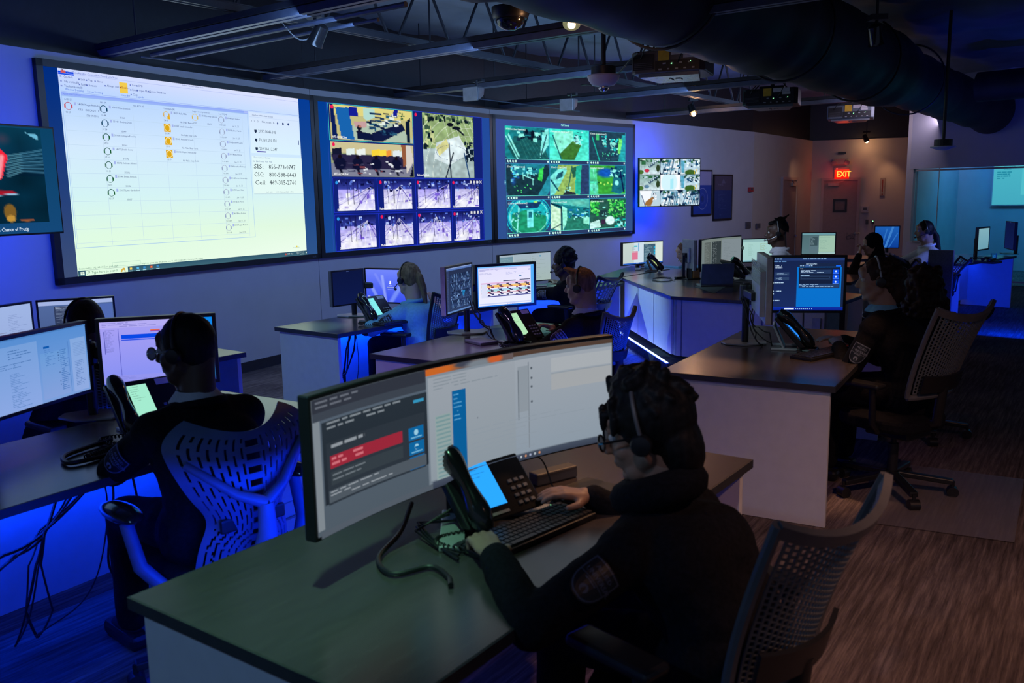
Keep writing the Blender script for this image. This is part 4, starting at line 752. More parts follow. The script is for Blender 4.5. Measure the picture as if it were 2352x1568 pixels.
# ---- end wall: doors, exit sign and fittings
P, Q = WP[5], WP[6]
def door(idx, P, Q, x0, x1, ytop, hx, hy, off, lab, closer):
    a = PW(x0, ytop, P, Q); b = PW(x1, ytop, P, Q); n = nrm(P, Q); N3 = Vector((n.x, n.y, 0)); X = Vector((b.x-a.x, b.y-a.y, 0)); xn = X.normalized(); W_ = X.length; ZT = a.z
    c = a+X/2; t = thing('door_%d' % idx, lab, None, (c.x, c.y, 0)); tag(t, kind='structure'); R = Matrix((xn, -N3, Vector((0, 0, 1)))).transposed(); B = Vector((c.x, c.y, 0))+N3*off
    m_ = MB(); m_.box(B+Vector((0, 0, ZT/2))+N3*.012, (W_, .03, ZT-.01), R); wb(m_, 'door_panel', M['door'], t)
    m_ = MB()
    for s in (-1, 1): m_.box(B+xn*s*(W_/2+.03)+Vector((0, 0, ZT/2))+N3*.02, (.06, .06, ZT), R)
    m_.box(B+Vector((0, 0, ZT+.03))+N3*.02, (W_+.12, .06, .06), R); wb(m_, 'door_frame', pm('door_frame_paint', (.42, .36, .34), .6, var=.04), t)
    h = PW(hx, hy, P, Q)+N3*(off+.06); m_ = MB(); m_.cyl(h-N3*.04, h+N3*.01, .028, n=14); m_.tube([h, h+N3*.03, h+N3*.04+xn*closer*.1], .012, 8); wb(m_, 'door_handle', M['chrome'], t)
    k = B+Vector((0, 0, ZT-.09))-xn*W_*.22*closer+N3*.06; m_ = MB(); m_.box(k, (W_*.32, .05, .07), R); m_.beam(k, k+xn*W_*.3*closer+Vector((0, 0, .08))+N3*.05, .03, .012); wb(m_, 'door_closer', M['beige'], t)
    return t, B, xn, N3, R, W_, ZT
t, B, xn, N3, R, W_, ZT = door(1, P, Q, 1893, 1970, 415, 1963, 535, 0, 'grey brown exit door under the red exit sign', 1)
a, b = PW(1914, 457, P, Q), PW(1944, 486, P, Q); c = (a+b)/2; X = Vector((b.x-a.x, b.y-a.y, 0)); m_ = MB()
for s in (-1, 1): m_.box(c+xn*s*(X.length/2-.02)+N3*.04, (.045, .02, a.z-b.z), R); m_.box(c+Vector((0, 0, s*((a.z-b.z)/2-.02)))+N3*.04, (X.length, .02, .045), R)
wb(m_, 'window_frame', M['black'], t); m_ = MB(); m_.box(c+N3*.031, (X.length-.06, .01, a.z-b.z-.06), R); wb(m_, 'window_glass', pm('wired_glass', (.17, .14, .14), .15), t)
m_ = MB(); r = random.Random(4); c = PW(1953, 542, P, Q)+N3*.035
for _ in range(4): m_.tube([c+xn*(r.random()-.5)*.25+Vector((0, 0, (r.random()-.5)*.2)) for _ in range(4)], .004, 5)
wb(m_, 'handwritten_mark', M['grey'], t)
door(2, WP[4], WP[5], 1801, 1832, 413, 1826, 541, -.05, 'narrow brown side door just left of the room corner', -1)
# exit sign
def exitx(t, b, X, H_, N, R):
    cv = Canvas(planefn(b-X/2+Vector((0, 0, H_/2*.78))+N*.002, X, Vector((0, 0, -H_*.86)), N), X.length, H_*.86); cv.rect(0, 0, 1, 1, 'ff2a14', 'e01008'); cv.text(.13, .80, .60, 'EXIT', 'ffb84a', .80, bold=1)
    setbase(t, cv.build('lit_face', t, gain=1.5)); m_ = MB(); m_.box(b+Vector((0, 0, H_*.44))-N*.02, (X.length*1.06, .09, H_*.2), R); wb(m_, 'canopy', M['beige'], t)
    m_ = MB(); m_.ball(b-X*.35+Vector((0, 0, H_*.43))+N*.03, .012); wb(m_, 'indicator_light', emis('led_red', (1, .05, .03), 4), t)
es = plate('exit_sign', 'glowing red EXIT sign above the end wall door', 'sign', P, Q, (1917, 386), (1949.5, 411), M['red'], .05, off=0, extra=exitx)
ex = PW(1933, 400, P, Q, .25); lamp('exit_sign_glow', 'POINT', ex, ex+N3, 2, (1, .07, .03), .12)
def emlight(t, b, X, H_, N, R):
    for s in (-1, 1):
        m_ = MB(); c = b+X.normalized()*s*X.length*.42; m_.lathe([(.02, 0), (.055, .02), (.065, .07), (.06, .08)], c+N*.03, axis=(N+Vector((0, 0, -.5))).normalized()); m_.lathe([(.055, .082), (.0, .084)], c+N*.03, axis=(N+Vector((0, 0, -.5))).normalized(), mi=1); wb(m_, 'lamp_head', [M['beige'], M['silver']], t, smooth=True)
plate('emergency_light', 'twin headed emergency light mounted above the EXIT sign', 'light', P, Q, (1912, 365), (1947, 377), M['beige'], .1, off=0, extra=emlight)
plate('wall_slot', 'small dark slot in the wall above the emergency light', 'vent', P, Q, (1925, 349), (1943, 353.5), M['black'], .03, off=0)
def redtext(t, b, X, H_, N, R):
    cv = Canvas(planefn(b-X/2+Vector((0, 0, H_/2))+N*.002, X, Vector((0, 0, -H_)), N), X.length, H_); cv.frame(.1, .03, .9, .97, '8a3a36', .012); cv.rect(.35, .1, .6, .8, '8a3a36'); cv.disc(.48, .9, .04, '8a3a36'); setbase(t, cv.build('print', t, print_mat()))
plate('extinguisher_sign', 'tall narrow red bordered extinguisher sign right of the exit door', 'sign', P, Q, (2022, 408), (2032, 450), M['beige'], .02, off=0, extra=redtext)
plate('thermostat', 'square pale thermostat box right of the exit door', 'thermostat', P, Q, (1978, 473), (1994.5, 488), pm('thermostat_plastic', (.5, .48, .46), .4), .07, off=0, extra=dots)
plate('switch_plate', 'small dark switch plate under the thermostat', 'switch', P, Q, (1988, 504), (1994, 515), M['grey'], .03, off=0, extra=dots)
def gdot(t, b, X, H_, N, R): m_ = MB(); m_.ball(b+Vector((0, 0, H_*.2)), .012); wb(m_, 'indicator_light', emis('led_green', (.3, 1, .4), 2), t)
plate('card_reader', 'tiny black card reader with a lit dot right of the switch plate', 'card reader', P, Q, (2002, 505), (2007, 514), M['black'], .03, off=0, extra=gdot)

# ---- ceiling-hung things
def spot_thing(px, py, z, D, lab, aim, lit, size=.06, energy=20, grp='ceiling spotlights', ang=70, aim2=None):
    p = PD(px, py, D); t = thing('spotlight', lab, 'spotlight', p, 0, grp); ax_ = (Vector(aim)-p).normalized()
    m_ = MB(); m_.lathe([(.02, -.14), (.05, -.12), (.055, 0), (.062, .02)], p, axis=ax_); wb(m_, 'lamp_head', M['gloss'], t, smooth=True)
    m_ = MB(); m_.lathe([(.052, .012), (.0, .02)], p, axis=ax_); (m_.ball(p+ax_*.03, .034 if D > 10 else .028) if lit else None); wb(m_, 'lens', emis('lamp_lens_lit', (1, .62, .28), 14) if lit else M['silver'], t)
    m_ = MB(); m_.cyl(p-ax_*.1, (p.x, p.y, p.z+.16), .012, n=8); m_.box((p.x, p.y, p.z+.18), (.12, .12, .04)); m_.cyl((p.x, p.y, p.z+.2), (p.x, p.y, 3.7), .01, n=6); wb(m_, 'bracket', M['steel'], t)
    if lit: lamp('spotlight_halo_lamp', 'POINT', p+ax_*.08, Vector(aim), energy*.35, WARM, .035)
    if lit: lamp('spotlight_lamp', 'SPOT', p+ax_*.05, Vector(aim), energy, WARM, .04, angle=ang, blend=.9)
    return t
spot_thing(1313, 50, 0, 6.3, 'lit warm spotlight beside the big duct at top centre', (.2, 4.4, .5), True, energy=14)
spot_thing(1592, 258, 0, 13.0, 'lit warm spotlight above the right hand television', (3.2, 11.6, .7), True, energy=26)
x3 = PW(1990, 322, P, Q, .35); pe = spot_thing(1990, 322, 0, x3.y, 'lit warm spotlight close to the exit wall', tuple(PW(2030, 420, P, Q)), True, energy=9, ang=60)
wl = PW(1855, 335, WP[4], WP[5], .45); lamp('wall_wash_lamp', 'SPOT', wl, PW(1850, 470, WP[4], WP[5]), 14, WARM, .04, angle=60, blend=.9)
x4 = PW(2035, 330, P, Q, .4); lamp('wall_wash_lamp', 'SPOT', x4, PW(2045, 470, P, Q), 12, WARM, .04, angle=62, blend=.9)
spot_thing(725, 96, 0, 6.5, 'unlit black spotlight with a looped chain near the top left rail', (-2.4, 7.0, 1), False)
spot_thing(2012, 97, 0, 7.0, 'tiny unlit spotlight in the dark ceiling right of the duct', (3.4, 7.5, 1), False)
m_ = MB(); a, b = PD(648, 52, 6.5), PD(738, 55, 6.5)
for k in range(34):
    u = k/33; p = a.lerp(b, u)+Vector((0, 0, -.115*math.sin(PI*u))); m_.ball(p, .0055, 6, 4)
tag(m_.build('bead_chain', M['silver'], smooth=True), 'small beaded chain looping beside the unlit spotlight at top left', 'chain')
def speaker(px, py, D, lab, rz):
    p = PD(px, py, D); t = thing('wall_speaker', lab, 'speaker', p, rz, 'small hanging speakers')
    m_ = MB(); m_.add([(-.06, -.09, -.02), (.06, -.09, -.02), (.10, .08, -.09), (-.10, .08, -.09), (-.08, -.09, .07), (.08, -.09, .07), (.10, .08, .07), (-.10, .08, .07)], [(0, 3, 2, 1), (4, 5, 6, 7), (0, 1, 5, 4), (1, 2, 6, 5), (2, 3, 7, 6), (3, 0, 4, 7)]); m_.build('cabinet', M['grey'], t, bevel=.02)
    m_ = MB(); m_.box((0, .084, -.01), (.18, .01, .14)); m_.build('grille', M['silver'], t, bevel=.01)
    m_ = MB(); m_.cyl((0, -.04, .06), (0, -.04, 2.9-p.z), .014, n=8); m_.box((0, -.08, 2.9-p.z), (.12, .06, .03)); m_.build('bracket', M['steel'], t)
speaker(1090, 215, 9.5, 'small grey wedge speaker hanging above the middle projection screen', 2.6)
speaker(1308, 240, 10.9, 'small dark wedge speaker hanging above the green picture screen', 2.6)
# smoke detector with printed word
p = PD(1386, 186, 8.0); t = thing('smoke_detector', 'white dome detector lettered FIRE hanging on a pole at top centre', 'detector', p)
m_ = MB(); m_.lathe([(.04, -.05), (.10, -.035), (.135, .01), (.145, .04), (.14, .05)], p, 32); wb(m_, 'housing', pm('detector_plastic', (.62, .56, .66), .4, var=.03), t, smooth=True)
m_ = MB(); m_.ball(p-Vector((0, 0, .055)), (.045, .045, .04)); wb(m_, 'lens_dome', M['chrome'], t, smooth=True)
m_ = MB(); m_.lathe([(.11, .05), (.11, .12), (.03, .14)], p, 24); m_.cyl(p+Vector((0, 0, .12)), (p.x, p.y, 3.7), .022, n=10); wb(m_, 'pole', M['steel'], t, smooth=True)
cv = Canvas(lambda u, v, d: Vector((p.x+(.125+.015*(1-v)+.003+d)*math.sin(-.95+u*.9), p.y-(.125+.015*(1-v)+.003+d)*math.cos(-.95+u*.9), p.z+.045-v*.045)), .12, .045); cv.text(.05, .85, .6, 'FIRE', '8a2030', 1.1, bold=1); setbase(t, cv.build('lettering', t, print_mat()))
def dome(px, py, D, lab, zc=3.7, r=.09):
    p = PD(px, py, D); t = thing('ceiling_camera', lab, 'camera', p, 0, 'dome cameras')
    m_ = MB(); m_.lathe([(r*.9, 0), (r, .02), (r, .08), (r*.3, .1)], p, 20); m_.cyl(p+Vector((0, 0, .08)), (p.x, p.y, zc), .015, n=8); wb(m_, 'housing', M['black'], t, smooth=True)
    m_ = MB(); m_.ball(p, (r*.8, r*.8, r*.6)); wb(m_, 'dome', M['gloss'], t, smooth=True)
dome(1172, 44, 6.4, 'black dome camera hanging near the top edge left of the lit spotlight', r=.13)
p = PD(2166, 338, 10.5); t = thing('ceiling_sensor', 'white disc sensor on a black drop pole in front of the glass partition', 'sensor', p)
m_ = MB(); m_.lathe([(.03, -.035), (.06, -.03), (.14, 0), (.14, .01)], p, 24); wb(m_, 'disc', M['white'], t, smooth=True); m_ = MB(); m_.cyl(p+Vector((0, 0, .01)), p+Vector((0, 0, .09)), .1, n=20); m_.cyl(p, (p.x, p.y, 3.7), .02, n=8); wb(m_, 'drop_pole', M['steel'], t)

def projector(px, py, D, lab, body, first):
    p = PD(px, py, D); t = thing('projector', lab, 'projector', p, math.radians(E_AZ-90+14), 'ceiling projectors')
    W_, Dp, H_ = .68, .62, .20
    m_ = MB(); m_.prism([(-W_/2+.04, 0), (W_/2-.04, 0), (W_/2, .05), (W_/2, Dp-.1), (W_/2-.12, Dp), (-W_/2+.12, Dp), (-W_/2, Dp-.1), (-W_/2, .05)], -H_/2, H_/2); m_.build('body', body, t, bevel=.012)
    m_ = MB(); m_.prism([(-W_/2+.06, .06), (W_/2-.06, .06), (W_/2-.14, Dp-.06), (-W_/2+.14, Dp-.06)], -H_/2-.03, -H_/2); m_.box((.05, .3, -H_/2-.033), (.05, .09, .008)); m_.box((-.02, .3, -H_/2-.033), (.02, .14, .008)); m_.build('underside_panel', pm('projector_underside', (.16, .19, .22), .25), t)
    m_ = MB(); m_.box((W_*.14, -.003, -.045), (W_*.6, .01, .09)); m_.build('port_panel', M['black'], t)
    r = random.Random(2)
    for k in range(9): m_ = MB(); m_.box((-.06+.038*k, -.012, -.075+.05*(k % 2)), (.014+.016*r.random(), .012, .012)); m_.build('port', M['silver'], t)
    m_ = MB(); m_.box((-.22, -.003, .0), (.2, .012, .14)); [m_.box((-.22, -.012, -.06+.016*k), (.17, .006, .004), mi=1) for k in range(4)]; m_.build('vent_grille', [M['black'], M['grey']], t)
    m_ = MB(); m_.box((-.03, -.008, .05), (.10, .006, .095)); m_.build('warning_sticker', M['yellow'], t)
    m_ = MB(); m_.box((.14, -.008, .072), (.2, .006, .05)); m_.box((.2, -.008, .03), (.1, .006, .03)); m_.build('rating_label', M['paper'], t)
    m_ = MB(); m_.ball((.045, -.02, -.03), .006, 8, 5); m_.ball((.22, -.02, -.02), .004, 8, 5); m_.build('status_light', emis('led_green', (.3, 1, .4), 2), t)
    m_ = MB(); m_.cyl((0, Dp/2, H_/2), (0, Dp/2, 3.66-p.z), .03, n=12); m_.box((0, Dp/2, H_/2+.03), (.3, .3, .03)); m_.beam((-.2, .1, H_/2), (-.05, Dp/2, H_/2+.2), .012, .012); m_.beam((.2, .1, H_/2), (.05, Dp/2, H_/2+.2), .012, .012); m_.build('ceiling_mount', M['steel'], t)
    m_ = MB(); m_.tube([(-.24, -.02, .03), (-.2, -.06, .1), (-.1, -.02, .2), (-.02, .2, .3)], .006, 6); m_.tube([(.1, -.02, -.02), (.16, -.05, .08), (.2, .05, .2)], .005, 6); m_.build('cable', M['cable'], t, smooth=True)
projector(1532, 139, 8.3, 'nearest projector with a yellow sticker and a blue lit underside, left of the duct', pm('projector_body', (.13, .11, .10), .4), True)
projector(1768, 221, 11.4, 'middle projector with a yellow sticker, hanging behind the duct', M['black'], False)
projector(1953, 256, 13.8, 'farthest projector with a pale label, right of the middle projector', pm('projector_body_far', (.12, .15, .18), .4), False)

# ------------------------------------------------------------------ desks
TH = .032; DZ = .735
def desk(name, lab, A, u, L, Dp, back_led=0, in_led=0, panel=M['white'], ends=(1, 1), modesty=True, drawers=None, topm=None, kick=.0, grp='office desks in the control room'):
    U = az(u); V = Vector((U.y, -U.x, 0)); A = Vector((A[0], A[1], 0)); C = A+U*L/2+V*Dp/2
    t = thing('desk', lab, 'desk', C, math.radians(u), grp)      # local x along the desk, local y towards the back
    hl, hd = L/2, Dp/2
    m_ = MB(); m_.box((0, 0, DZ-TH/2), (L, Dp, TH)); m_.build('worktop', topm or M['top'], t, bevel=.003)
    m_ = MB(); m_.box((0, -hd-.001, DZ-TH/2), (L+.004, .003, TH-.002)); m_.box((0, hd+.001, DZ-TH/2), (L+.004, .003, TH-.002)); m_.box((-hl-.001, 0, DZ-TH/2), (.003, Dp, TH-.002)); m_.box((hl+.001, 0, DZ-TH/2), (.003, Dp, TH-.002)); m_.build('edge_band', M['edge'], t)
    for s, on in ((-1, ends[0]), (1, ends[1])):
        if on: m_ = MB(); m_.box((s*(hl-.035), 0, (DZ-TH)/2), (.028, Dp-.05, DZ-TH-.004)); m_.build('side_panel', panel, t, bevel=.002)
    if modesty: m_ = MB(); m_.box((0, hd-.10, (DZ-TH+.02)/2+.03), (L-.11, .02, DZ-TH-.09)); m_.build('modesty_panel', panel, t)
    if drawers:
        s = drawers; w = .40; cx = s*(hl-.035-.02-w/2)
        d_ = MB(); d_.box((cx, -.02, .345), (w, Dp-.22, .63)); cab = d_.build('drawer_cabinet', panel, t, bevel=.002)
        for z0, h in ((.50, .26), (.20, .30)):
            q_ = MB(); q_.box((cx, -hd+.085, z0), (w-.01, .018, h-.008)); dr = q_.build('drawer', panel, cab, bevel=.002)
            q_ = MB(); q_.tube([(cx-.06, -hd+.07, z0+h*.28), (cx-.06, -hd+.055, z0+h*.28), (cx+.06, -hd+.055, z0+h*.28), (cx+.06, -hd+.07, z0+h*.28)], .005, 8); q_.build('handle', M['beige'], cab)
    W3 = Matrix.Translation(C) @ Matrix.Rotation(math.radians(u), 4, 'Z')
    g = lambda x, y, z: W3 @ Vector((x, y, z)); dv = lambda x, y, z: (W3.to_3x3() @ Vector((x, y, z)))
    if back_led:
        m_ = MB(); m_.box((0, hd-.082, DZ-TH-.012), (L-.2, .008, .01)); m_.build('led_strip', emis('blue_led', (.02, .06, 1), 6), t)
        strip_lamp('desk_back_led', g(-hl+.1, hd-.07, DZ-TH-.02), g(hl-.1, hd-.07, DZ-TH-.02), dv(0, .75, -.6), back_led, BLUE, .02)
    if in_led:
        m_ = MB(); m_.box((0, hd-.125, DZ-TH-.012), (L-.2, .008, .01)); m_.build('led_strip', emis('blue_led', (.02, .06, 1), 6), t)
        strip_lamp('desk_under_led', g(-hl+.12, hd-.2, DZ-TH-.03), g(hl-.12, hd-.2, DZ-TH-.03), dv(0, .55, -.8), in_led, BLUE, .02)
    t['_frame'] = 0; del t['_frame']
    return lambda x, y, z=DZ: A+U*x+V*(Dp-y)+Vector((0, 0, z))   # x from the left end, y from the near edge
d_fg = desk('desk', 'dark topped desk in the foreground carrying the very wide curved monitor', (-.94, 1.98), 54.5, 1.86, .87, back_led=20, in_led=.6, ends=(1, 1))
d_l = desk('desk', 'desk at the left with blue lit drawers where the man with glasses sits', (-2.45, 2.74), 58, 1.85, .78, back_led=5, in_led=12, ends=(1, 1), drawers=1)
d_r = desk('desk', 'dark topped desk at right with a tall pale end panel and red lit mouse', (.79, 4.59), 59.5, 1.85, .90, back_led=30, in_led=.3, ends=(1, 1))
d_m = desk('desk', 'violet lit desk in the middle where the ginger haired man sits', (-.88, 5.30), 56, 1.62, .82, back_led=7, in_led=4)
d_ml = desk('desk', 'desk below the first screen joint where the ponytailed woman sits', (-1.80, 6.55), 53, 1.85, .70, back_led=.8, in_led=14)
d_p6 = desk('desk', 'pale panelled desk behind the middle desk where the curly haired man sits', (-.50, 8.45), 51, 1.85, .72, back_led=1, in_led=10)
d_p3 = desk('desk', 'desk in front of the wall at far left, mostly hidden behind monitors', (-3.42, 4.55), 53.1, 1.75, .85, in_led=2, back_led=.4)
d_b = desk('desk', 'strongly blue lit desk standing alone at the right edge', (5.66-.66*.64, 11.06+.66*.77), 41, 1.85, .72, back_led=0, in_led=3)
q_ = Vector((5.2, 9.6, 0)); strip_lamp('blue_fill_strip', (5.4, 9.9, .35), (5.9, 9.45, .35), (.45, .85, .0), 30, BLUE, .03)  # unseen strip added to light the lone desk's end panel blue
d_p9 = desk('desk', 'warm lit desk where the hooded person rests chin on hand', (3.22, 10.35), -31, .95, .95, back_led=0)

d_p8 = desk('desk', 'far desk carrying the pale green and teal monitors before the corner', (2.72, 12.08), -12, 2.1, .85)
d_p10 = desk('desk', 'far desk under the blue wallpaper monitor', (4.95, 13.0), -22, .95, .75)

# island: angled counter of pale panels on a carpeted plinth with a dotted blue light strip
ISL = [(1.28, 10.07), (1.49, 8.09), (2.66, 7.18), (3.25, 7.95), (2.60, 9.15), (2.95, 10.35), (2.15, 11.18)]
def inset(poly, d):
    n = len(poly); A_ = sum(poly[i][0]*poly[(i+1) % n][1]-poly[(i+1) % n][0]*poly[i][1] for i in range(n)); sg = 1 if A_ > 0 else -1; out = []
    for i in range(n):
        p0, p1, p2 = Vector(poly[i-1]), Vector(poly[i]), Vector(poly[(i+1) % n]); a = (p1-p0).normalized(); b = (p2-p1).normalized(); na = Vector((-a.y, a.x))*sg; nb = Vector((-b.y, b.x))*sg
        m = (na+nb).normalized(); out.append(tuple(p1+m*(d/max(.3, m.dot(na)))))
    return out
t = thing('island_desk', 'angled island counter with pale panels and a dotted blue light strip at its foot', 'desk', (2.1, 9.2, 0))
m_ = MB(); m_.prism(ISL, DZ-TH, DZ); wb(m_, 'worktop', M['top'], t, bevel=.003)
bd = inset(ISL, .05); v2 = lambda q_, x, y: (q_[0]+x, q_[1]+y)
m_ = MB(); m_.prism([bd[0], bd[1], bd[2], v2(bd[2], .22, .30), v2(bd[1], .50, .62), v2(bd[0], .55, .0)], .17, DZ-TH-.001); wb(m_, 'cabinet_body', pm('island_core', (.35, .4, .45), .6), t)
def pan(a, b, k0, k1, z0=.17, z1=DZ-TH-.002, th=.018):
    a, b = Vector(a), Vector(b); p, q = a.lerp(b, k0), a.lerp(b, k1); n = Vector((-(b-a).y, (b-a).x)).normalized(); c = (p+q)/2
    if (c+n*.1-Vector((2.2, 9.2))).length < (c-Vector((2.2, 9.2))).length: n = -n
    m_ = MB(); m_.beam(Vector((p.x, p.y, (z0+z1)/2))+Vector((n.x, n.y, 0))*th*.6, Vector((q.x, q.y, (z0+z1)/2))+Vector((n.x, n.y, 0))*th*.6, th, z1-z0); return m_
for k in range(3): wb(pan(bd[0], bd[1], .01+k*.325, .01+(k+1)*.325-.012), 'front_panel', M['white'], t)
wb(pan(bd[1], bd[2], .02, .05), 'corner_post', M['white'], t)
for k0, k1 in ((.06, .60), (.615, .86), (.87, .99)): wb(pan(bd[1], bd[2], k0, k1), 'front_panel', M['white'], t)
m_ = pan(bd[1], bd[2], .92, .97, .3, .62, .03); wb(m_, 'vent_grille', M['silver'], t)
pl = inset(ISL, -.03); m_ = MB(); m_.prism([pl[0], pl[1], pl[2], bd[3], bd[4], bd[5], bd[6]], 0, .10); wb(m_, 'plinth', pm('plinth_carpet', (.05, .055, .06), .95, var=.5, scale=40, bump=.5), t)
a, b = Vector(pl[0]+(.104,)), Vector(pl[1]+(.104,)); m_ = MB()
for k in range(64):
    p = a.lerp(b, (k+.5)/64); m_.box(p, (.02, .02, .008), Matrix.Rotation(math.atan2(b.y-a.y, b.x-a.x), 3, 'Z'))
wb(m_, 'led_dot', emis('blue_white_led', (.42, .55, 1), 9), t)['kind'] = 'stuff'
m_ = MB(); m_.beam(a-Vector((0, 0, .003)), b-Vector((0, 0, .003)), .03, .003); wb(m_, 'led_tape', emis('blue_led', (.02, .06, 1), 6), t)
n_ = Vector((-(b-a).y, (b-a).x, 0)).normalized(); n_ = -n_ if n_.x > 0 else n_
strip_lamp('island_led', a+n_*.05+Vector((0, 0, .02)), b+n_*.05+Vector((0, 0, .02)), n_*.8+Vector((0, 0, -.2)), 12, BLUE, .02)
strip_lamp('island_led', a+n_*.10, b+n_*.10, n_*.2+Vector((0, 0, .9)), 3, BLUE, .02)
# desk behind the island at left
t = thing('desk', 'dark topped wall side desk behind the island with a floating blue lit panel', 'desk', (1.5, 10.9, 0))
pp = [(.97, 10.17), (1.25, 10.10), (2.12, 11.22), (1.62, 11.72)]
m_ = MB(); m_.prism(pp, DZ-TH, DZ); wb(m_, 'worktop', M['top'], t, bevel=.003)
m_ = MB(); m_.beam((.99, 10.2, .45), (1.25, 10.13, .45), .02, .5); wb(m_, 'front_panel', M['white'], t)
m_ = MB(); m_.beam((1.0, 10.22, .35), (1.6, 11.66, .35), .025, .7); wb(m_, 'side_panel', M['white'], t)
strip_lamp('desk_back_led', (.85, 9.9, .3), (1.2, 9.8, .3), (.1, .9, .35), 1.6, BLUE, .02)
m_ = MB(); m_.box((0, 0, .485), (.28, .04, .97)); pt_ = PZ(2158, 662, 0); o = m_.build('partition_panel', pm('grey_felt', (.13, .13, .17), .9, var=.2, scale=60), bevel=.01); o.location = (5.09, 10.3, 0); o.rotation_euler = (0, 0, math.radians(-40)); tag(o, 'low grey fabric partition between the white shirted woman and the blue desk', 'partition')
# chair mat
m_ = MB(); m_.add([PZ(x, y, .008) for x, y in ((2050, 1062), (2352, 1100), (2330, 1245), (1965, 1195))]+[PZ(x, y, .004) for x, y in ((2050, 1062), (2352, 1100), (2330, 1245), (1965, 1195))], [(0, 3, 2, 1), (4, 5, 6, 7), (0, 1, 5, 4), (1, 2, 6, 5), (2, 3, 7, 6), (3, 0, 4, 7)]); tag(m_.build('chair_mat', M['mat']), 'clear plastic chair mat on the carpet at right', 'mat')

# ------------------------------------------------------------------ monitors and their pictures
def c_doc(bg='aab4bc', bg2='9aa6b0', ln='8894a2', seed=1, side=None, dark=None):
    def f(c):
        c.rect(0, 0, 1, 1, bg, bg2); c.rect(0, 0, 1, .035, ln); c.rect(0, .955, 1, 1, '8a98a8')
        c.rect(.02, .06, .47, .94, bg, bg2); c.greek(.04, .09, .44, .5, 14, ln, seed=seed, th=.25); c.greek(.04, .56, .4, .9, 12, ln, seed=seed+1, th=.25)
        c.rect(.49, .05, .494, .95, ln); c.greek(.52, .08, .72, .9, 26, ln, seed=seed+2, th=.25); c.greek(.76, .12, .96, .9, 24, ln, seed=seed+3, th=.25)
        if side: c.rect(*side[:4], side[4])
        if dark: c.rect(*dark, '38424c'); c.greek(dark[0]+.01, dark[1]+.04, dark[2]-.01, dark[3]-.03, 18, '8a949c', seed=seed+4, th=.3)
    return f
def c_left(c):       # blue tinted mail list, left edge monitor
    c.rect(0, 0, 1, 1, '5a94dc', '82a8e8'); c.rect(0, .10, .48, 1, '7aa6e4', '92b0ee'); c.rect(.5, .3, .78, .96, '6ea2e2', '8aa8e6'); c.rect(.82, .18, .985, .97, '8ab0e8', '96b2ec')
    c.rect(.54, .205, .60, .235, '0e5cb4'); c.greek(.2, .16, .47, .30, 4, '4a78b8', seed=1, th=.3); c.greek(.12, .34, .46, .42, 3, '4a78b8', seed=2, th=.3); c.greek(.2, .48, .4, .97, 22, '5a86c8', seed=3, th=.3)
    c.greek(.55, .26, .66, .5, 10, '4478c0', seed=4, th=.3); c.greek(.7, .3, .8, .9, 22, '3e74bc', seed=5, th=.35)
    for y in (.33, .37, .41, .45, .62, .75, .80): c.disc(.685, y, .009, '244e8c')
    for i in range(9): c.rect(.845, .25+.023*i, .975, .253+.023*i, '5880c4')
    c.greek(.85, .52, .97, .9, 16, '5078bc', seed=6, th=.3); c.rect(0, 0, 1, .02, '4e86cc'); c.rect(.79, .2, .794, .95, '4e80c8')
def c_purple(c):
    c.rect(0, 0, 1, 1, '0a8af4', '3aa0f8'); c.rect(0, 0, .64, 1, 'b0a8ff', '8a96ff'); c.rect(.0, 0, .64, .10, 'bcb4ff'); c.rect(0, .84, .64, .97, '9a9cfa'); c.rect(0, .965, 1, 1, '3a62ec')
    c.greek(.02, .02, .6, .1, 3, '8c88dc', seed=1, th=.35); c.rect(.155, .12, .16, .84, '5a5ec8'); c.greek(.04, .13, .14, .48, 22, '7476c4', seed=2, th=.35); c.rect(.03, .15, .036, .5, '4a4eb0')
    c.rect(.18, .21, .64, .275, '0a4cf0'); c.rect(.18, .285, .64, .30, '0a4cf0'); c.rect(.44, .145, .525, .155, 'f0a030'); c.rect(.44, .155, .525, .168, 'e84a60'); c.rect(.44, .168, .525, .18, '4060e0'); c.rect(.54, .15, .625, .16, 'b060e8'); c.rect(.54, .16, .625, .18, '7a30c8'); c.greek(.02, .86, .6, .95, 5, '8086e0', seed=3, th=.3)
def c_grayblue(c):
    c.rect(0, 0, 1, 1, '5c76b0', '4c6298'); c.rect(0, 0, 1, .09, 'b4c6fa'); c.rect(.2, .12, .79, 1, '38456a', '33405f'); c.greek(.22, .16, .75, .95, 28, '8494b8', seed=3, th=.28); c.greek(.22, .13, .6, .2, 2, 'b8c4e4', seed=5, th=.3); c.rect(.82, .12, .99, .9, '5a76c4')
def c_pale(c): c.rect(0, 0, 1, 1, 'b0c8fc', 'a8bef4'); c.greek(.55, .2, .95, .9, 20, '8ea4dc', seed=3, th=.25); c.rect(0, .55, .5, .57, '98a4d0'); c.rect(0, .68, .5, .7, '98a4d0')
def c_off(c): c.rect(0, 0, 1, 1, '0c1640', '0e1a4c'); c.rect(.46, -.0, .54, .02, '3c4c80')
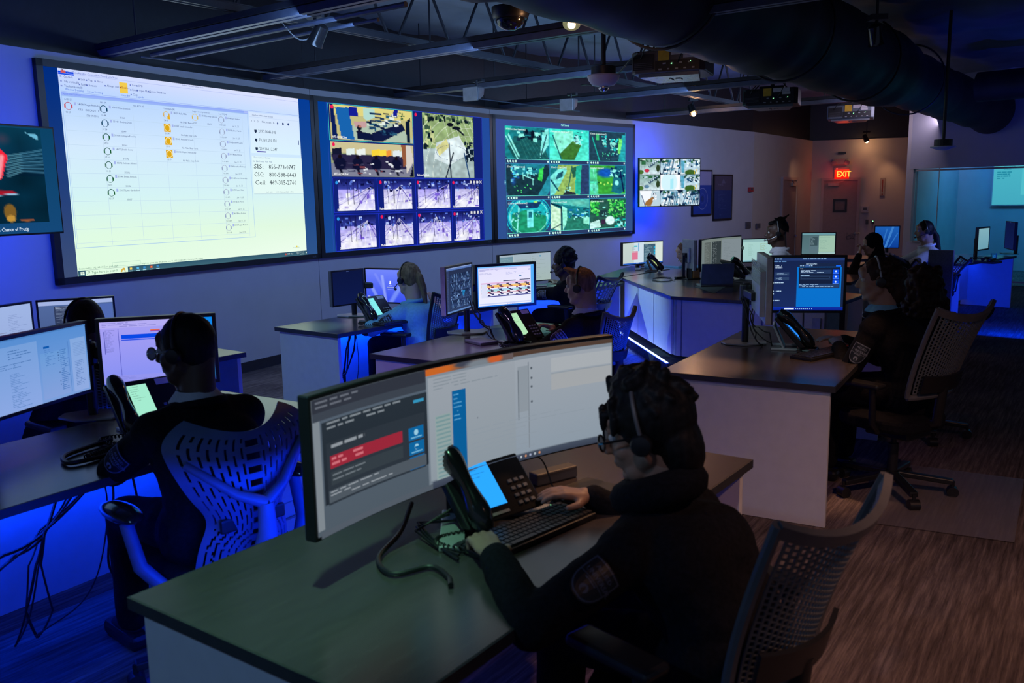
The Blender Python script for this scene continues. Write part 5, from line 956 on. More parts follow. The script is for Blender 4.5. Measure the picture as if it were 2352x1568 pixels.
def c_login(c):
    c.raster(0, 0, 1, 1, grad_img(8, 8, (120, 140, 252), (96, 110, 250), (52, 78, 240), (40, 60, 236)))
    p = Pic(60, 40, (96, 116, 248)); p.vgrad((116, 136, 252), (56, 80, 240)); p.line(.42, .2, .5, 1.05, .05, (170, 186, 255), .7).line(.15, .55, .35, 1.05, .06, (170, 190, 255), .6).line(.95, .35, .6, 1.05, .08, (150, 176, 255), .6).line(.25, .15, .45, .6, .05, (140, 156, 254), .5); c.raster(0, 0, 1, 1, p.a)
    c.disc(.62, .37, .025, 'ffffff'); c.disc(.62, .42, .032, 'ffffff'); c.rect(.585, .485, .66, .495, 'f0f4ff'); c.rect(.53, .54, .72, .575, '4a62b0'); c.rect(.53, .535, .72, .542, 'dfe6ff'); c.rect(.55, .61, .7, .618, 'dfe6ff')
    for y in (.84, .88, .925): c.disc(.06, y, .016, 'ffffff'); c.rect(.085, y-.005, .14, y+.003, 'e8eeff')
def c_sheet(c):
    c.rect(0, 0, 1, 1, '4aa0ff', '2a78e0'); c.rect(.02, .03, .945, .97, 'e6e2ff', 'eef0ff'); c.rect(.02, .0, .985, .03, '7ac0ff'); c.rect(.03, .03, .94, .06, 'd4d0fa'); c.greek(.04, .07, .8, .13, 2, '8a8ad0', seed=2, th=.3); c.greek(.04, .16, .5, .2, 2, 'a4a8d8', seed=3, th=.4); c.greek(.5, .16, .9, .24, 4, '98a0e0', seed=4, th=.3); c.rect(.9, .11, .94, .13, '3a6ab8')
    c.rect(.73, .26, .775, .28, '3a78b0'); c.rect(.45, .365, .67, .385, '26265e'); c.rect(.74, .36, .93, .378, '26265e')
    rows = [('e4b8e0', .40), ('dcd2f8', .43), ('f6c878', .463), ('f8c060', .495), ('f4f0ff', .53), ('a8d4f8', .56), ('a4dce0', .593), ('f4f0ff', .625), ('d8b8c8', .645), ('f6f4ff', .675), ('e4e6fa', .71), ('e4e6fa', .735)]
    for col, y in rows: c.rect(.06, y, .93, y+.03, col)
    rnd = random.Random(4)
    for j, (y, w_, col) in enumerate(((.43, .045, '2a2450'), (.46, .05, '3a2448'), (.497, .05, '8a2a40'), (.527, .03, '7a2450'), (.56, .045, '26306a'), (.59, .045, '36204a'), (.617, .05, '8a2a40'), (.65, .045, '301e50'), (.675, .045, '26306a'), (.70, .045, '2c2a62'))):
        for k in range(5): x = .165+.165*k+.03*(j % 3)+.015*rnd.random(); c.rect(x, y, min(.93, x+w_), y+.03, col)
    c.rect(.16, .735, .93, .755, '20268a'); c.rect(.06, .43, .16, .77, 'dfe2fa'); c.rect(.02, .91, .94, .94, 'ccd4f8'); c.rect(.94, .02, .985, .98, '58b0f8')
    for k in range(5): c.rect(.5+.03*k, .945, .512+.03*k, .96, '8a70d0')
def c_cams(c):
    c.rect(0, 0, 1, 1, '2a3658', '34446c'); c.rect(0, 0, 1, .06, '7896d8', '5478c0'); c.rect(0, .06, .1, .97, '384874'); c.rect(.02, .965, 1, 1, '6a94d8'); c.rect(0, .0, 1, .02, '9ab4ec')
    for j in range(4):
        for i in range(4):
            p = Pic(24, 18, (40, 56, 96)); p.vgrad((30, 46, 84), (60, 84, 132)); r = random.Random(i*7+j); p.line(r.random(), 0, r.random(), 1, .07, (110, 150, 200), .9).ell(r.random(), r.random(), .2, .3, (120, 160, 210), .5, 1).clutter(0, 0, 1, 1, 7, [(20, 30, 60), (110, 140, 190)], i+j*5, .2)
            if i == 2 and j == 2: p.poly([(.1, .1), (.9, .1), (.5, .9)], (40, 130, 190))
            c.raster(.14+i*.205, .15+j*.195, .14+(i+1)*.205-.012, .15+(j+1)*.195-.012, p.noise(.3, 10, i+9*j).a)
    c.greek(.02, .12, .09, .95, 36, '5a70a4', seed=4, th=.3)
def c_wide(c):      # foreground curved monitor
    c.rect(0, 0, 1, 1, '8c98a4', '7c8894')
    p = Pic(120, 20, (110, 96, 96)); p.ell(.15, .5, .3, 1.2, (216, 110, 44), 1, .5).ell(.45, .3, .12, .5, (70, 74, 90), 1, .4).ell(.62, .7, .18, .8, (130, 140, 150), 1, .5).ell(.8, .4, .1, .9, (216, 100, 50), 1, .4); c.raster(.35, 0, .66, .055, p.a); c.rect(.66, 0, 1, .04, '58443a')
    c.rect(0, 0, .36, 1, '5c6a7a', '56636f'); c.rect(0, 0, .36, .10, '353a46'); c.rect(0, .10, .36, .16, '424a56'); c.greek(.01, .02, .34, .09, 2, '6e7480', seed=1, th=.4, words=8); c.rect(.0, .16, .02, .96, '8a949c')
    c.rect(.025, .18, .36, .79, '2c3640', '262e38'); c.greek(.04, .19, .33, .26, 2, '8a949c', seed=2, th=.4, words=6); c.rect(.315, .22, .35, .245, '3aa0cc')
    c.rect(.035, .34, .35, .80, '313a44'); c.greek(.05, .36, .28, .40, 1, '9aa2aa', seed=3, th=.6)
    c.rect(.045, .44, .275, .535, 'a82c40'); c.greek(.05, .455, .27, .53, 2, 'e07884', seed=4, th=.5, words=5); c.rect(.045, .56, .275, .66, '3a444c'); c.greek(.05, .58, .2, .65, 2, '78828a', seed=5, th=.3)
    for k in range(3):
        y = .44+.12*k; c.rect(.295, y, .345, y+.105, '0f6eae'); c.disc(.32, y+.045, .024, 'a4dcf4'); c.rect(.302, y+.08, .338, y+.09, '7cc4ea')
    c.poly([(.313, .60), (.327, .60), (.327, .615), (.32, .628), (.313, .615)], '0f6eae')
    c.rect(.035, .69, .35, .78, '56606a'); c.greek(.04, .70, .34, .77, 3, 'a8b0b8', seed=7, th=.35, words=4)
    c.rect(.363, .07, .995, .94, 'aab2bc', '98a6b4'); c.rect(.363, .07, .66, .94, 'a6aeb8', '98a4ae'); c.greek(.38, .09, .64, .2, 4, '8a96a0', seed=8, th=.25)
    c.rect(.383, .40, .435, .95, '9cb0b0'); 
    for k in range(15): c.rect(.385, .41+.036*k, .433, .425+.036*k, '7ea0a4')
    c.rect(.438, .22, .485, .95, '0c66a6'); c.greek(.443, .25, .48, .5, 7, '58a8dc', seed=9, th=.3, words=2)
    c.rect(.665, .13, .70, .55, '98a2ac'); c.rect(.665, .16, .668, .62, '6c7680'); c.rect(.70, .10, .704, .9, '8a949e')
    for y in (.16, .25, .33, .47): c.disc(.712, y, .012, '5a646e')
    c.rect(.78, .10, .985, .23, 'b6bcc2'); c.rect(.78, .25, .985, .40, 'b0b4b8'); c.rect(.78, .24, .985, .25, '9aa4ae'); c.greek(.5, .6, .98, .92, 8, '98a4b0', seed=10, th=.15)
    c.rect(.362, .94, 1, 1, '4c5668', '3c4456'); c.rect(0, .955, .362, 1, '5a6470')
    for k in range(10): c.disc(.59+.016*k, .965, .012, ('d8946a', 'aab4d0', 'c0c8d0')[k % 3])
    c.rect(.505, .955, .515, .975, '3aa0b0'); c.disc(.52, .5, .006, '606a74')
def c_dash(c):
    c.rect(0, 0, 1, 1, '16244c', '1a2c60'); c.rect(0, 0, 1, .05, '22386c'); c.greek(.12, .01, .45, .04, 1, '9ac4e8', seed=1, words=10, th=.6); c.greek(.5, .01, .85, .04, 1, '8ab4dc', seed=2, words=6, th=.6); c.greek(.1, .055, .6, .085, 1, '6a9ad0', seed=3, words=9, th=.6)
    c.rect(.45, .10, 1, .93, '182646'); c.text(.54, .125, .022, 'Allied Universal MaRC', 'c8e4ff', .7, bold=1); c.greek(.47, .14, .8, .165, 1, '9ac0e8', seed=4, words=9, th=.7); c.rect(.9, .14, .96, .165, '1464f0'); c.rect(.53, .13, .58, .165, '3a5c98')
    c.rect(.435, .17, .97, .93, '0a74d0', '0a70cc'); c.rect(.46, .18, .95, .575, '14203c'); c.text(.475, .212, .018, 'Details', 'e8f4ff', .7)
    c.rect(.475, .225, .85, .30, '24385e'); c.greek(.48, .235, .84, .29, 3, 'c0dcf8', seed=5, th=.5, words=5); c.rect(.475, .325, .85, .42, '1c2c4c'); c.rect(.485, .355, .83, .395, '30486e'); c.rect(.49, .36, .825, .39, '15223e'); c.greek(.48, .33, .62, .345, 1, 'a8d0f4', seed=6, th=.8)
    for k in range(3): y = .225+.1*k; c.rect(.865, y, .94, y+.085, '0c50e8'); c.disc(.902, y+.03, .017, 'd8ecff'); c.rect(.872, y+.06, .934, y+.067, '90c4ff')
    c.rect(.46, .49, .94, .565, '24406c'); c.greek(.465, .50, .93, .56, 3, 'a4ccf0', seed=7, th=.4, words=6)
    c.greek(.0, .28, .1, .9, 18, 'a8c8e8', seed=8, th=.4, words=2); c.greek(.17, .14, .3, .2, 3, 'c8dcf4', seed=9, th=.5)
    for y in (.27, .36): c.rect(.17, y, .34, y+.06, '2a4066'); c.greek(.18, y+.01, .33, y+.055, 3, '9ab8dc', seed=int(y*100), th=.4)
    for y in (.47, .63, .68, .81): c.disc(.15, y, .016, 'd0ecfc'); c.greek(.17, y-.01, .3, y+.012, 1, 'b0cce8', seed=int(y*99), th=.8)
    c.rect(0, .94, 1, 1, '0c30b0', '0a1c80'); c.rect(.29, .953, .41, .978, 'e0f0ff')
    for k in range(9): c.disc(.435+.024*k, .966, .008, 'b0dcf8')
    c.greek(.12, .88, .16, .92, 1, '88a8cc', seed=11)
def c_pink(c):
    c.rect(0, 0, 1, 1, 'c6d6d0', 'c2d0cc'); c.rect(.3, 0, .56, 1, 'cfe0ec'); c.rect(.55, .10, .83, .95, '3e5c70', '52788c'); c.greek(.57, .13, .8, .9, 14, '9ab8c4', seed=1, th=.3); c.rect(.25, .45, .40, .8, 'e07a98'); c.rect(.25, .40, .40, .43, 'd86a88'); c.rect(.30, .13, .39, .2, '4cc0c8'); c.rect(.41, .03, .425, .4, '3a98d8'); c.rect(.83, .05, .99, .93, 'd8e4da'); c.rect(.0, .94, 1, 1, '2a60c0'); c.rect(.36, .95, .42, .975, 'd8e8f8'); c.greek(.25, .2, .38, .38, 4, '8a9ab0', seed=3, th=.3)
    for k in range(3): c.rect(.79, .22+.14*k, .825, .32+.14*k, '1eaed8')
def c_grey(c):
    c.rect(0, 0, 1, 1, '75807c', '6e7c80'); c.rect(.12, .10, .33, .93, '5c6462'); c.rect(.36, .10, .60, .93, '333c40'); c.greek(.13, .14, .32, .9, 20, '7c8684', seed=1, th=.3); c.greek(.38, .13, .58, .9, 26, '828c90', seed=2, th=.35); c.rect(.62, .06, .99, .94, '7e8a90'); c.greek(.66, .12, .96, .9, 14, '6c787e', seed=3, th=.15); c.rect(0, .95, 1, 1, '87968e')
def c_list(c): c.rect(0, 0, 1, 1, 'a8d2cc', 'a2ccca'); c.rect(0, 0, 1, .12, '8fb8b8'); c.greek(.15, .2, .35, .75, 12, '86b0a8', seed=1, th=.25); c.greek(.5, .2, .75, .5, 7, '98aa7a', seed=2, th=.3); c.rect(.0, .94, 1, 1, '7ab0c0'); c.rect(.25, .95, .45, .98, '2e5470')
def c_teal(c): c.rect(0, 0, 1, 1, '4e6c72', '587880'); c.rect(0, 0, 1, .08, '6a9aa4'); c.rect(.22, .14, .5, .95, '5a747e'); c.rect(.24, .16, .47, .6, '3a5058'); c.greek(.25, .2, .42, .58, 8, '7e98a0', seed=1, th=.35); c.rect(.51, .12, .99, .9, '9cc0ac', 'a0c2ae'); c.greek(.54, .2, .9, .8, 9, '86aa9c', seed=2, th=.2); c.rect(.5, .92, 1, 1, 'a4c8c4')
def c_bluewall(c): c.rect(0, 0, 1, 1, '1c5eb4', '0c3c94'); c.line(.45, 1, .75, 0, .10, '3a7cc8'); c.line(.3, 1, .5, .1, .06, '2e70c0'); c.line(.6, 1, .95, .3, .05, '2a6cc0')
def c_blank(c): c.rect(0, 0, 1, 1, '8cc0ce', '74aec2')
def c_p6(c): c.rect(0, 0, 1, 1, 'a4b6c2', 'a4b8b4'); c.rect(0, .06, .28, .5, '6a8e9e', '7a9aa4'); c.greek(.02, .1, .26, .45, 8, '8aa8b2', seed=1, th=.3); c.rect(.28, .0, .30, 1, 'b0c0c4'); c.greek(.34, .2, .6, .9, 8, '9cacb0', seed=2, th=.2); c.rect(.62, .05, .625, .9, '90a2a8'); c.greek(.65, .1, .95, .95, 12, '94a6a6', seed=4, th=.25); c.rect(.80, .08, .82, .13, '3a90b8')

def monitor(lab, L, R, z0, h, content, curve=0.0, stand='pole', base=None, bez=.012, nx=1, shell=None, arm_z=None, gain=1.0, name='monitor', vents=False, thick=.035):
    L, R = Vector((L[0], L[1], 0)), Vector((R[0], R[1], 0)); X = R-L; W_ = X.length; xn = X.normalized(); N = Vector((xn.y, -xn.x, 0)); cz = z0+h/2
    b = Vector((base[0], base[1], DZ)) if base else (L+R)/2-N*(.10+curve)+Vector((0, 0, DZ))
    t = thing(name, lab, 'monitor', b, 0, 'desktop monitors'); sh = shell or M['black']
    def fn(u, v, d, back=0): return L+X*u-N*(curve*(1-(2*u-1)**2))+N*(d-back)+Vector((0, 0, z0+h*(1-v)))
    m_ = MB(); nu = 16 if curve else 1
    m_.sheet(lambda u, v: fn(u, 1-v, 0, thick/2), nu, 1, thick); ho = wb(m_, 'housing', sh, t, smooth=False, bevel=.004)
    bx, by = bez/W_, bez/h
    if not curve:
        m_ = MB()
        for (u0, v0, u1, v1) in ((0, 0, 1, by), (0, 1-by, 1, 1), (0, by, bx, 1-by), (1-bx, by, 1, 1-by)):
            p, q = fn(u0, v0, .002), fn(u1, v1, .002); m_.box((p+q)/2, (abs((q-p).dot(xn)), .006, abs(q.z-p.z)), Matrix((xn, -N, Vector((0, 0, 1)))).transposed())
        wb(m_, 'bezel', M['black'], t)
    m_ = MB(); c = fn(.5, .5, 0, thick+.012); m_.box(c, (W_*.5, .03, h*.5), Matrix((xn, -N, Vector((0, 0, 1)))).transposed()); wb(m_, 'rear_cover', sh, t, bevel=.01)
    cv = Canvas(lambda u, v, d: fn(bx+u*(1-2*bx), by+v*(1-2*by), d+.0012), W_-2*bez, h-2*bez, nx=nx, step=.0012 if curve else .0004); content(cv); setbase(t, cv.build('display', t, gain=gain))
    az_ = arm_z or cz; pc = Vector((b.x, b.y, 0)); hub = fn(.5, .5, 0, thick+.03); hub.z = az_
    if stand == 'pole':
        m_ = MB(); m_.cyl(pc+Vector((0, 0, DZ)), pc+Vector((0, 0, az_+.06)), .022, n=14); wb(m_, 'stand_pole', M['black'], t, smooth=True)
        m_ = MB(); m_.beam(pc+Vector((0, 0, az_)), hub, .05, .05); m_.cyl(pc+Vector((0, 0, az_-.05)), pc+Vector((0, 0, az_+.05)), .04, n=14); wb(m_, 'monitor_arm', M['black'], t, bevel=.008)
        m_ = MB(); m_.prism([(pc.x+.15*math.cos(a_), pc.y+.11*math.sin(a_)) for a_ in (.3, 1.1, 2.0, 2.9, 3.6, 4.5, 5.6)], DZ+.001, DZ+.012); wb(m_, 'stand_base', M['silver'], t, bevel=.003)
    elif stand == 'arm':
        m_ = MB(); m_.beam(pc+Vector((0, 0, az_)), hub, .05, .05); wb(m_, 'monitor_arm', M['black'], t, bevel=.008)
    elif stand == 'foot':
        f0 = (L+R)/2-N*(curve+.09); m_ = MB(); m_.beam(f0+Vector((0, 0, DZ)), Vector((f0.x, f0.y, cz)), .05, .03); m_.beam(Vector((f0.x, f0.y, cz)), (L+R)/2-N*(curve+thick)+Vector((0, 0, cz)), .06, .05); wb(m_, 'stand_pole', M['black'], t)
        m_ = MB(); m_.box(f0+N*.08+Vector((0, 0, DZ+.006)), (.26, .2, .011), Matrix((xn, -N, Vector((0, 0, 1)))).transposed()); wb(m_, 'stand_base', M['black'], t, bevel=.004)
    elif stand == 'vee':
        f0 = (L+R)/2-N*(curve+.07); m_ = MB(); m_.beam(f0+Vector((0, 0, DZ+.01)), Vector((f0.x, f0.y, cz)), .07, .04); m_.beam(Vector((f0.x, f0.y, cz)), (L+R)/2-N*(curve+thick)+Vector((0, 0, cz)), .08, .06); wb(m_, 'stand_pole', M['black'], t)
        for s in (-1, 1):
            m_ = MB(); m_.beam(f0+Vector((0, 0, DZ+.008)), f0+N*.21+xn*s*.2+Vector((0, 0, DZ+.008)), .07, .013); wb(m_, 'stand_foot', M['silver'], t, bevel=.003)
    return t, fn
m0, mf = monitor('very wide curved monitor in the foreground showing a grey page with a red bar', (-.48, 1.975), (.335, 2.815), .862, .36, c_wide, curve=.085, stand='vee', bez=.012, nx=24, gain=.82)
m1, _ = monitor('large monitor at the left edge turned away, showing a blue tinted mail list', (-1.975, 3.19), (-1.845, 3.745), .865, .315, c_left, stand='pole', base=(-1.885, 3.81), gain=.9, bez=.014)
monitor('monitor behind the man with glasses showing a lilac page with a blue bar', (-1.812, 3.755), (-1.335, 3.895), .865, .318, c_purple, stand='arm', base=(-1.885, 3.81), gain=.9, bez=.016)
monitor('monitor behind the partly hidden head showing a grey page on slate blue', (-2.925, 5.33), (-2.53, 5.53), .80, .30, c_grayblue, stand='pole', gain=.8)
monitor('pale monitor at the far left edge beside the slate blue one', (-3.06, 4.93), (-2.94, 5.31), .80, .30, c_pale, stand='foot', gain=.8)
monitor('switched off dark blue monitor left of the ponytailed woman', (-1.405, 6.80), (-1.195, 7.06), .845, .285, c_off, stand='pole', base=(-1.29, 7.10), shell=M['grey'])
monitor('monitor with a lilac sign in picture in front of the ponytailed woman', (-1.19, 7.09), (-.83, 6.92), .845, .285, c_login, stand='arm', base=(-1.29, 7.10), gain=1.0)
monitor('slanted monitor full of dim camera tiles on the violet lit desk', (-.425, 5.62), (-.27, 6.04), .915, .32, c_cams, stand='pole', base=(-.315, 6.07), shell=M['silver'], gain=.8)
monitor('monitor showing a colourful shift schedule in front of the ginger haired man', (-.252, 6.09), (.182, 6.34), .89, .32, c_sheet, stand='arm', base=(-.315, 6.07), bez=.018)
monitor('curved pale monitor in front of the curly haired man', (-.12, 8.9), (.44, 9.42), .78, .315, c_p6, curve=.03, stand='vee', nx=12)
monitor('curved monitor with a pink block beside the seated woman in light blue', (1.41, 11.0), (2.0, 11.42), .79, .295, c_pink, curve=.03, stand='vee', nx=12)
monitor('big curved grey monitor on the island in front of the man with the topknot', (2.13, 9.74), (2.80, 10.58), .81, .36, c_grey, curve=.07, stand='vee', nx=14, gain=1.0)
monitor('bright pale green list monitor behind the face of the topknot man', (2.93, 11.05), (3.42, 11.15), .80, .305, c_list, stand='foot')
monitor('thin silver monitor seen from behind at the left end of the island row', (2.06, 9.66), (1.98, 9.9), .83, .34, c_off, stand='foot', shell=M['silver'])
monitor('teal and green page monitor in front of the exit door', (3.90, 11.72), (4.33, 11.62), .84, .30, c_teal, stand='foot')
monitor('blue wallpaper monitor behind the hooded person', (5.20, 12.5), (5.50, 12.35), .86, .32, c_bluewall, stand='foot')
m_r, _ = monitor('monitor with a dark blue alarm dashboard facing the camera on the right desk', (1.53, 5.37), (2.045, 5.29), .935, .355, c_dash, stand='pole', base=(1.47, 5.42), bez=.016, arm_z=1.06)
# its neighbour seen from behind, with ribbed vents
tb, bf = monitor('silver backed monitor seen from behind on the right desk', (1.475, 4.89), (1.567, 5.42), .93, .38, c_blank, stand='arm', base=(1.47, 5.42), shell=M['silver'], gain=.5, arm_z=1.06)
m_ = MB()
for k in range(16):
    z = 1.27-.008*k; a, b = bf(.05, .5, 0, .066), bf(.95, .5, 0, .066); a.z = b.z = z; m_.beam(a, b, .004, .003)
m_.beam(bf(.06, .5, 0, .05)+Vector((0, 0, -.02)), bf(.94, .5, 0, .05)+Vector((0, 0, -.02)), .028, .26); wb(m_, 'vent_rib', M['silver'], tb)
monitor('pale lit monitor standing on the lonely blue desk', (6.34, 11.86), (6.66, 12.16), .835, .32, c_blank, stand='foot', gain=.8, bez=.02)
monitor('dark monitor seen from the side at the right photo edge', (7.30, 12.9), (7.12, 12.35), .80, .40, c_off, stand='foot')

# ------------------------------------------------------------------ phones, keyboards, small things
def phone(lab, loc, rz, lit, sc=1.0, gain=1.0, cord=True):
    t = thing('desk_phone', lab, 'phone', (loc[0], loc[1], DZ), math.radians(rz), 'desk phones'); t.scale = (sc, sc, sc)
    # local: user at -y
    th = math.radians(47); dy, dz = math.cos(th), math.sin(th); P0 = Vector((0, -.085, .028)); FY = Vector((0, dy, dz)); FN = Vector((0, -dz, dy))
    F = lambda x, s, d=0: P0+Vector((x, 0, 0))+FY*s+FN*d
    m_ = MB(); pr = [F(0, 0), F(0, .23), F(0, .23, -.022), F(0, .02, -.03)]
    for x0, x1 in ((-.135, .135),):
        vs = [Vector((x, p.y, p.z)) for x in (x0, x1) for p in pr]; m_.add(vs, [(0, 1, 2, 3), (7, 6, 5, 4), (0, 4, 5, 1), (1, 5, 6, 2), (2, 6, 7, 3), (3, 7, 4, 0)])
    m_.build('housing', M['black'], t, bevel=.006)
    m_ = MB(); m_.beam((-.08, -.04, .006), (-.08, .10, .006), .03, .012); m_.beam((.08, -.04, .006), (.08, .10, .006), .03, .012); m_.beam((0, .03, .004), (0, .09, .14), .16, .012); m_.build('foot_stand', M['silver'] if sc > 1.04 else M['grey'], t, bevel=.003)
    m_ = MB(); pts = [F(-.105, -.02+.26*k/12, .022+.018*math.sin(PI*k/12)) for k in range(13)]; rr = [.022, .031, .033, .031, .026, .022, .020, .022, .026, .031, .033, .031, .022]; m_.tube(pts, rr, 14); m_.build('handset', M['gloss'], t, smooth=True)
    cv = Canvas(planefn(F(-.058, .205, .001), (.078, 0, 0), -FY*.165, FN), .078, .165); cv.rect(0, 0, 1, 1, lit, lit); cv.greek(.1, .05, .8, .5, 7, tuple(int(int(lit[i:i+2], 16)*.75) for i in (0, 2, 4)), seed=5, th=.2); cv.build('display', t, gain=gain)
    m_ = MB()
    for i in range(3):
        for j in range(4): m_.box(F(.062+.022*i, .03+.022*j, .002), (.013, .009, .004), Matrix.Rotation(th, 3, 'X'))
    m_.build('keypad', M['silver'], t)['kind'] = 'stuff'
    m_ = MB(); m_.box(F(.09, .205, .001), (.06, .028, .002), Matrix.Rotation(th, 3, 'X')); m_.box(F(-.02, .02, .001), (.07, .008, .002), Matrix.Rotation(th, 3, 'X')); m_.build('number_label', M['paper'], t)
    if cord:
        m_ = MB(); pts = []
        for k in range(150):
            u = k/149; c = Vector((-.12-.10*math.sin(PI*u), -.06-.10*u+.05*math.sin(PI*u*1.5), .013)); a = u*2*PI*24; pts.append(c+Vector((.006*math.cos(a), .006*math.sin(a)*.6, .006*math.sin(a))))
        m_.tube(pts, .0025, 5); m_.build('coiled_cord', M['cable'], t, smooth=True)
    return t
phone('desk phone with a bright blue tall screen in the foreground', (-.080, 2.45), 42, '2aa4ff', 1.08, 1.1)
phone('desk phone with a mint lit screen in front of the man with glasses', (-1.53, 3.56), 46, 'a4ecd0', 1.05)
phone('desk phone with a cyan lit screen beside the ponytailed woman', (-1.055, 6.74), 48, '86f0f4', 1.0)
phone('desk phone with a pale green screen on the violet lit desk', (.055, 5.62), 42, 'b4e8b8', 1.05)
phone('desk phone on the right desk seen edge on with a thin blue screen', (1.69, 5.22), 72, '2a8cff', 1.08)
phone('desk phone with a yellow green screen near the woman in light blue', (1.78, 10.80), 75, 'c8e08c', 1.0, cord=False)
phone('dark desk phone on the island in front of the topknot man', (2.42, 9.45), 100, '101418', 1.15)
def keyboard(lab, loc, rz, m=None):
    t = thing('keyboard', lab, 'keyboard', (loc[0], loc[1], DZ), math.radians(rz), 'keyboards')
    m_ = MB(); m_.box((0, 0, .009), (.44, .145, .018)); m_.build('case', m or M['black'], t, bevel=.004)
    m_ = MB()
    for j in range(6):
        x = -.208
        while x < .205:
            w = .017
            if j == 0 and abs(x+.07) < .05: w = .10
            if not (-.5 < 0 and .085 < x < .092): m_.box((x+w/2-.0085, -.055+.0215*j, .021), (w-.003, .016, .007))
            x += w+.0012
    m_.build('keycap', M['key'], t)['kind'] = 'stuff'
    return t
k0 = keyboard('black keyboard in the foreground under the hands of the woman with glasses', (.035, 2.335), 46)
m_ = MB(); m_.ball((.17, .062, .02), .004, 8, 5); m_.build('indicator_light', emis('led_green', (.3, 1, .1), 3), k0)
keyboard('keyboard on the violet lit desk under the hands of the ginger haired man', (.14, 5.66), 48)
keyboard('keyboard at the elbow of the ponytailed woman', (-.86, 6.66), 48)
keyboard('keyboard lit warm along its edge on the right desk', (1.80, 4.965), 38)
keyboard('keyboard on the island counter near the topknot man', (2.52, 9.15), 110)
keyboard('keyboard on the lonely blue desk at right', (6.2, 11.35), 40)
def mouse(lab, loc, rz, glow=None):
    t = thing('computer_mouse', lab, 'mouse', (loc[0], loc[1], DZ), math.radians(rz), 'computer mice')
    m_ = MB(); m_.ball((0, 0, .014), (.031, .055, .022), 18, 10); m_.build('shell', M['gloss'], t, smooth=True)
    m_ = MB(); m_.cyl((-.004, .03, .034), (.004, .03, .034), .008, n=10); m_.build('scroll_wheel', M['silver'], t)
    if glow: m_ = MB(); m_.ball((0, -.05, .014), (.022, .009, .009), 12, 6); m_.build('glow_window', glow, t, smooth=True)
mouse('black mouse under the right hand of the foreground woman', (.152, 2.575), 46)
mouse('mouse with a red glowing end on the right desk', (1.99, 5.08), 40, emis('led_red_mouse', (1, .03, .01), 5))
mouse('small mouse near the ginger haired man', (.42, 5.93), 48)
# power strip, mouse pad, cables and papers
o_ = PZ(1215, 1128); m_ = MB(); m_.box((0, 0, .02), (.17, .05, .04)); o = m_.build('power_strip', M['grey'], bevel=.005); o.location = (.13, 2.80, DZ+.001); o.rotation_euler = (0, 0, math.radians(35)); tag(o, 'small grey power strip behind the foreground desk phone', 'power strip')
m_ = MB(); m_.box((0, 0, .002), (.24, .20, .004)); o = m_.build('mouse_pad', M['black']); o.location = (.235, 2.66, DZ); o.rotation_euler = (0, 0, math.radians(46)); tag(o, 'black mouse pad under the mouse on the foreground desk', 'mouse pad')
m_ = MB(); m_.tube(cr([(.02, 2.62, DZ+.16), (.09, 2.70, DZ+.10), (.13, 2.66, DZ+.01), (.19, 2.6, DZ+.006), (.27, 2.6, DZ+.012)]), .0025, 6); tag(m_.build('mouse_cable', M['cable'], smooth=True), 'thin cable arching from the foreground phone to the mouse', 'cable')
m_ = MB(); m_.tube(cr([(-.30, 2.42, .80), (-.32, 2.30, .76), (-.36, 2.16, .745), (-.31, 2.06, .745), (-.22, 2.10, .745), (-.17, 2.04, .745), (-.16, 1.99, .745)]), .007, 8); tag(m_.build('headset_cable', M['cable'], smooth=True), 'thick black cable curling on the foreground desk by the left hand', 'cable')
m_ = MB()
for q_ in range(3):
    r = random.Random(q_); m_.tube([Vector((-.19+.02*r.random(), 2.38, .80-.02*q_)), Vector((-.28, 2.32+.03*q_, .755)), Vector((-.24+.04*r.random(), 2.22, .745)), Vector((-.15, 2.20-.03*q_, .745))], .004, 6)
tag(m_.build('cable_tangle', M['cable'], smooth=True), 'tangle of thin cables left of the foreground phone', 'cable', kind='stuff')
def seg(*pts): return [PZ(*p) if len(p) == 2 else Vector(p) for p in pts]
m_ = MB(); m_.tube(cr([Vector((-1.60, 3.36, .75)), Vector((-1.66, 3.24, .747)), Vector((-1.68, 3.14, .747)), Vector((-1.62, 3.06, .747)), Vector((-1.55, 3.12, .747)), Vector((-1.50, 3.22, .747))]), .009, 8); tag(m_.build('handset_cord', M['cable'], smooth=True), 'thick cord looped on the left desk below the mint lit phone', 'cable')
m_ = MB(); pts = []
for k in range(200): u = k/199; c = Vector((-1.58+.1*u, 3.10+.28*u, .75)); a = u*2*PI*26; pts.append(c+Vector((.010*math.cos(a), .004, .010*math.sin(a)+.004)))
m_.tube(pts, .0035, 5); tag(m_.build('coiled_cord', M['cable'], smooth=True), 'springy coiled cord lying on the left desk', 'cable')
m_ = MB(); m_.tube(cr([Vector((-.02, 5.48, .748)), Vector((.08, 5.40, .75)), Vector((.12, 5.46, .76)), Vector((.02, 5.52, .76)), Vector((-.06, 5.46, .75)), Vector((.04, 5.38, .75)), Vector((.10, 5.44, .75))]), .008, 8); tag(m_.build('handset_cord', M['cable'], smooth=True), 'coiled cord below the pale green lit phone', 'cable')
m_ = MB(); m_.tube(cr([Vector((.24, 6.05, .745)), Vector((.3, 6.1, .742)), Vector((.35, 5.98, .742)), Vector((.45, 6.0, .742)), Vector((.42, 5.96, .745))]), .0025, 6); tag(m_.build('mouse_cable', M['cable'], smooth=True), 'thin cable crossing the green lit part of the middle desk', 'cable')
m_ = MB(); m_.tube(cr([Vector((1.70, 5.10, .745)), Vector((1.76, 5.02, .747)), Vector((1.80, 5.06, .76)), Vector((1.72, 5.12, .755)), Vector((1.76, 5.0, .745))]), .009, 8); tag(m_.build('handset_cord', M['cable'], smooth=True), 'coiled cord at the foot of the edge on phone on the right desk', 'cable')
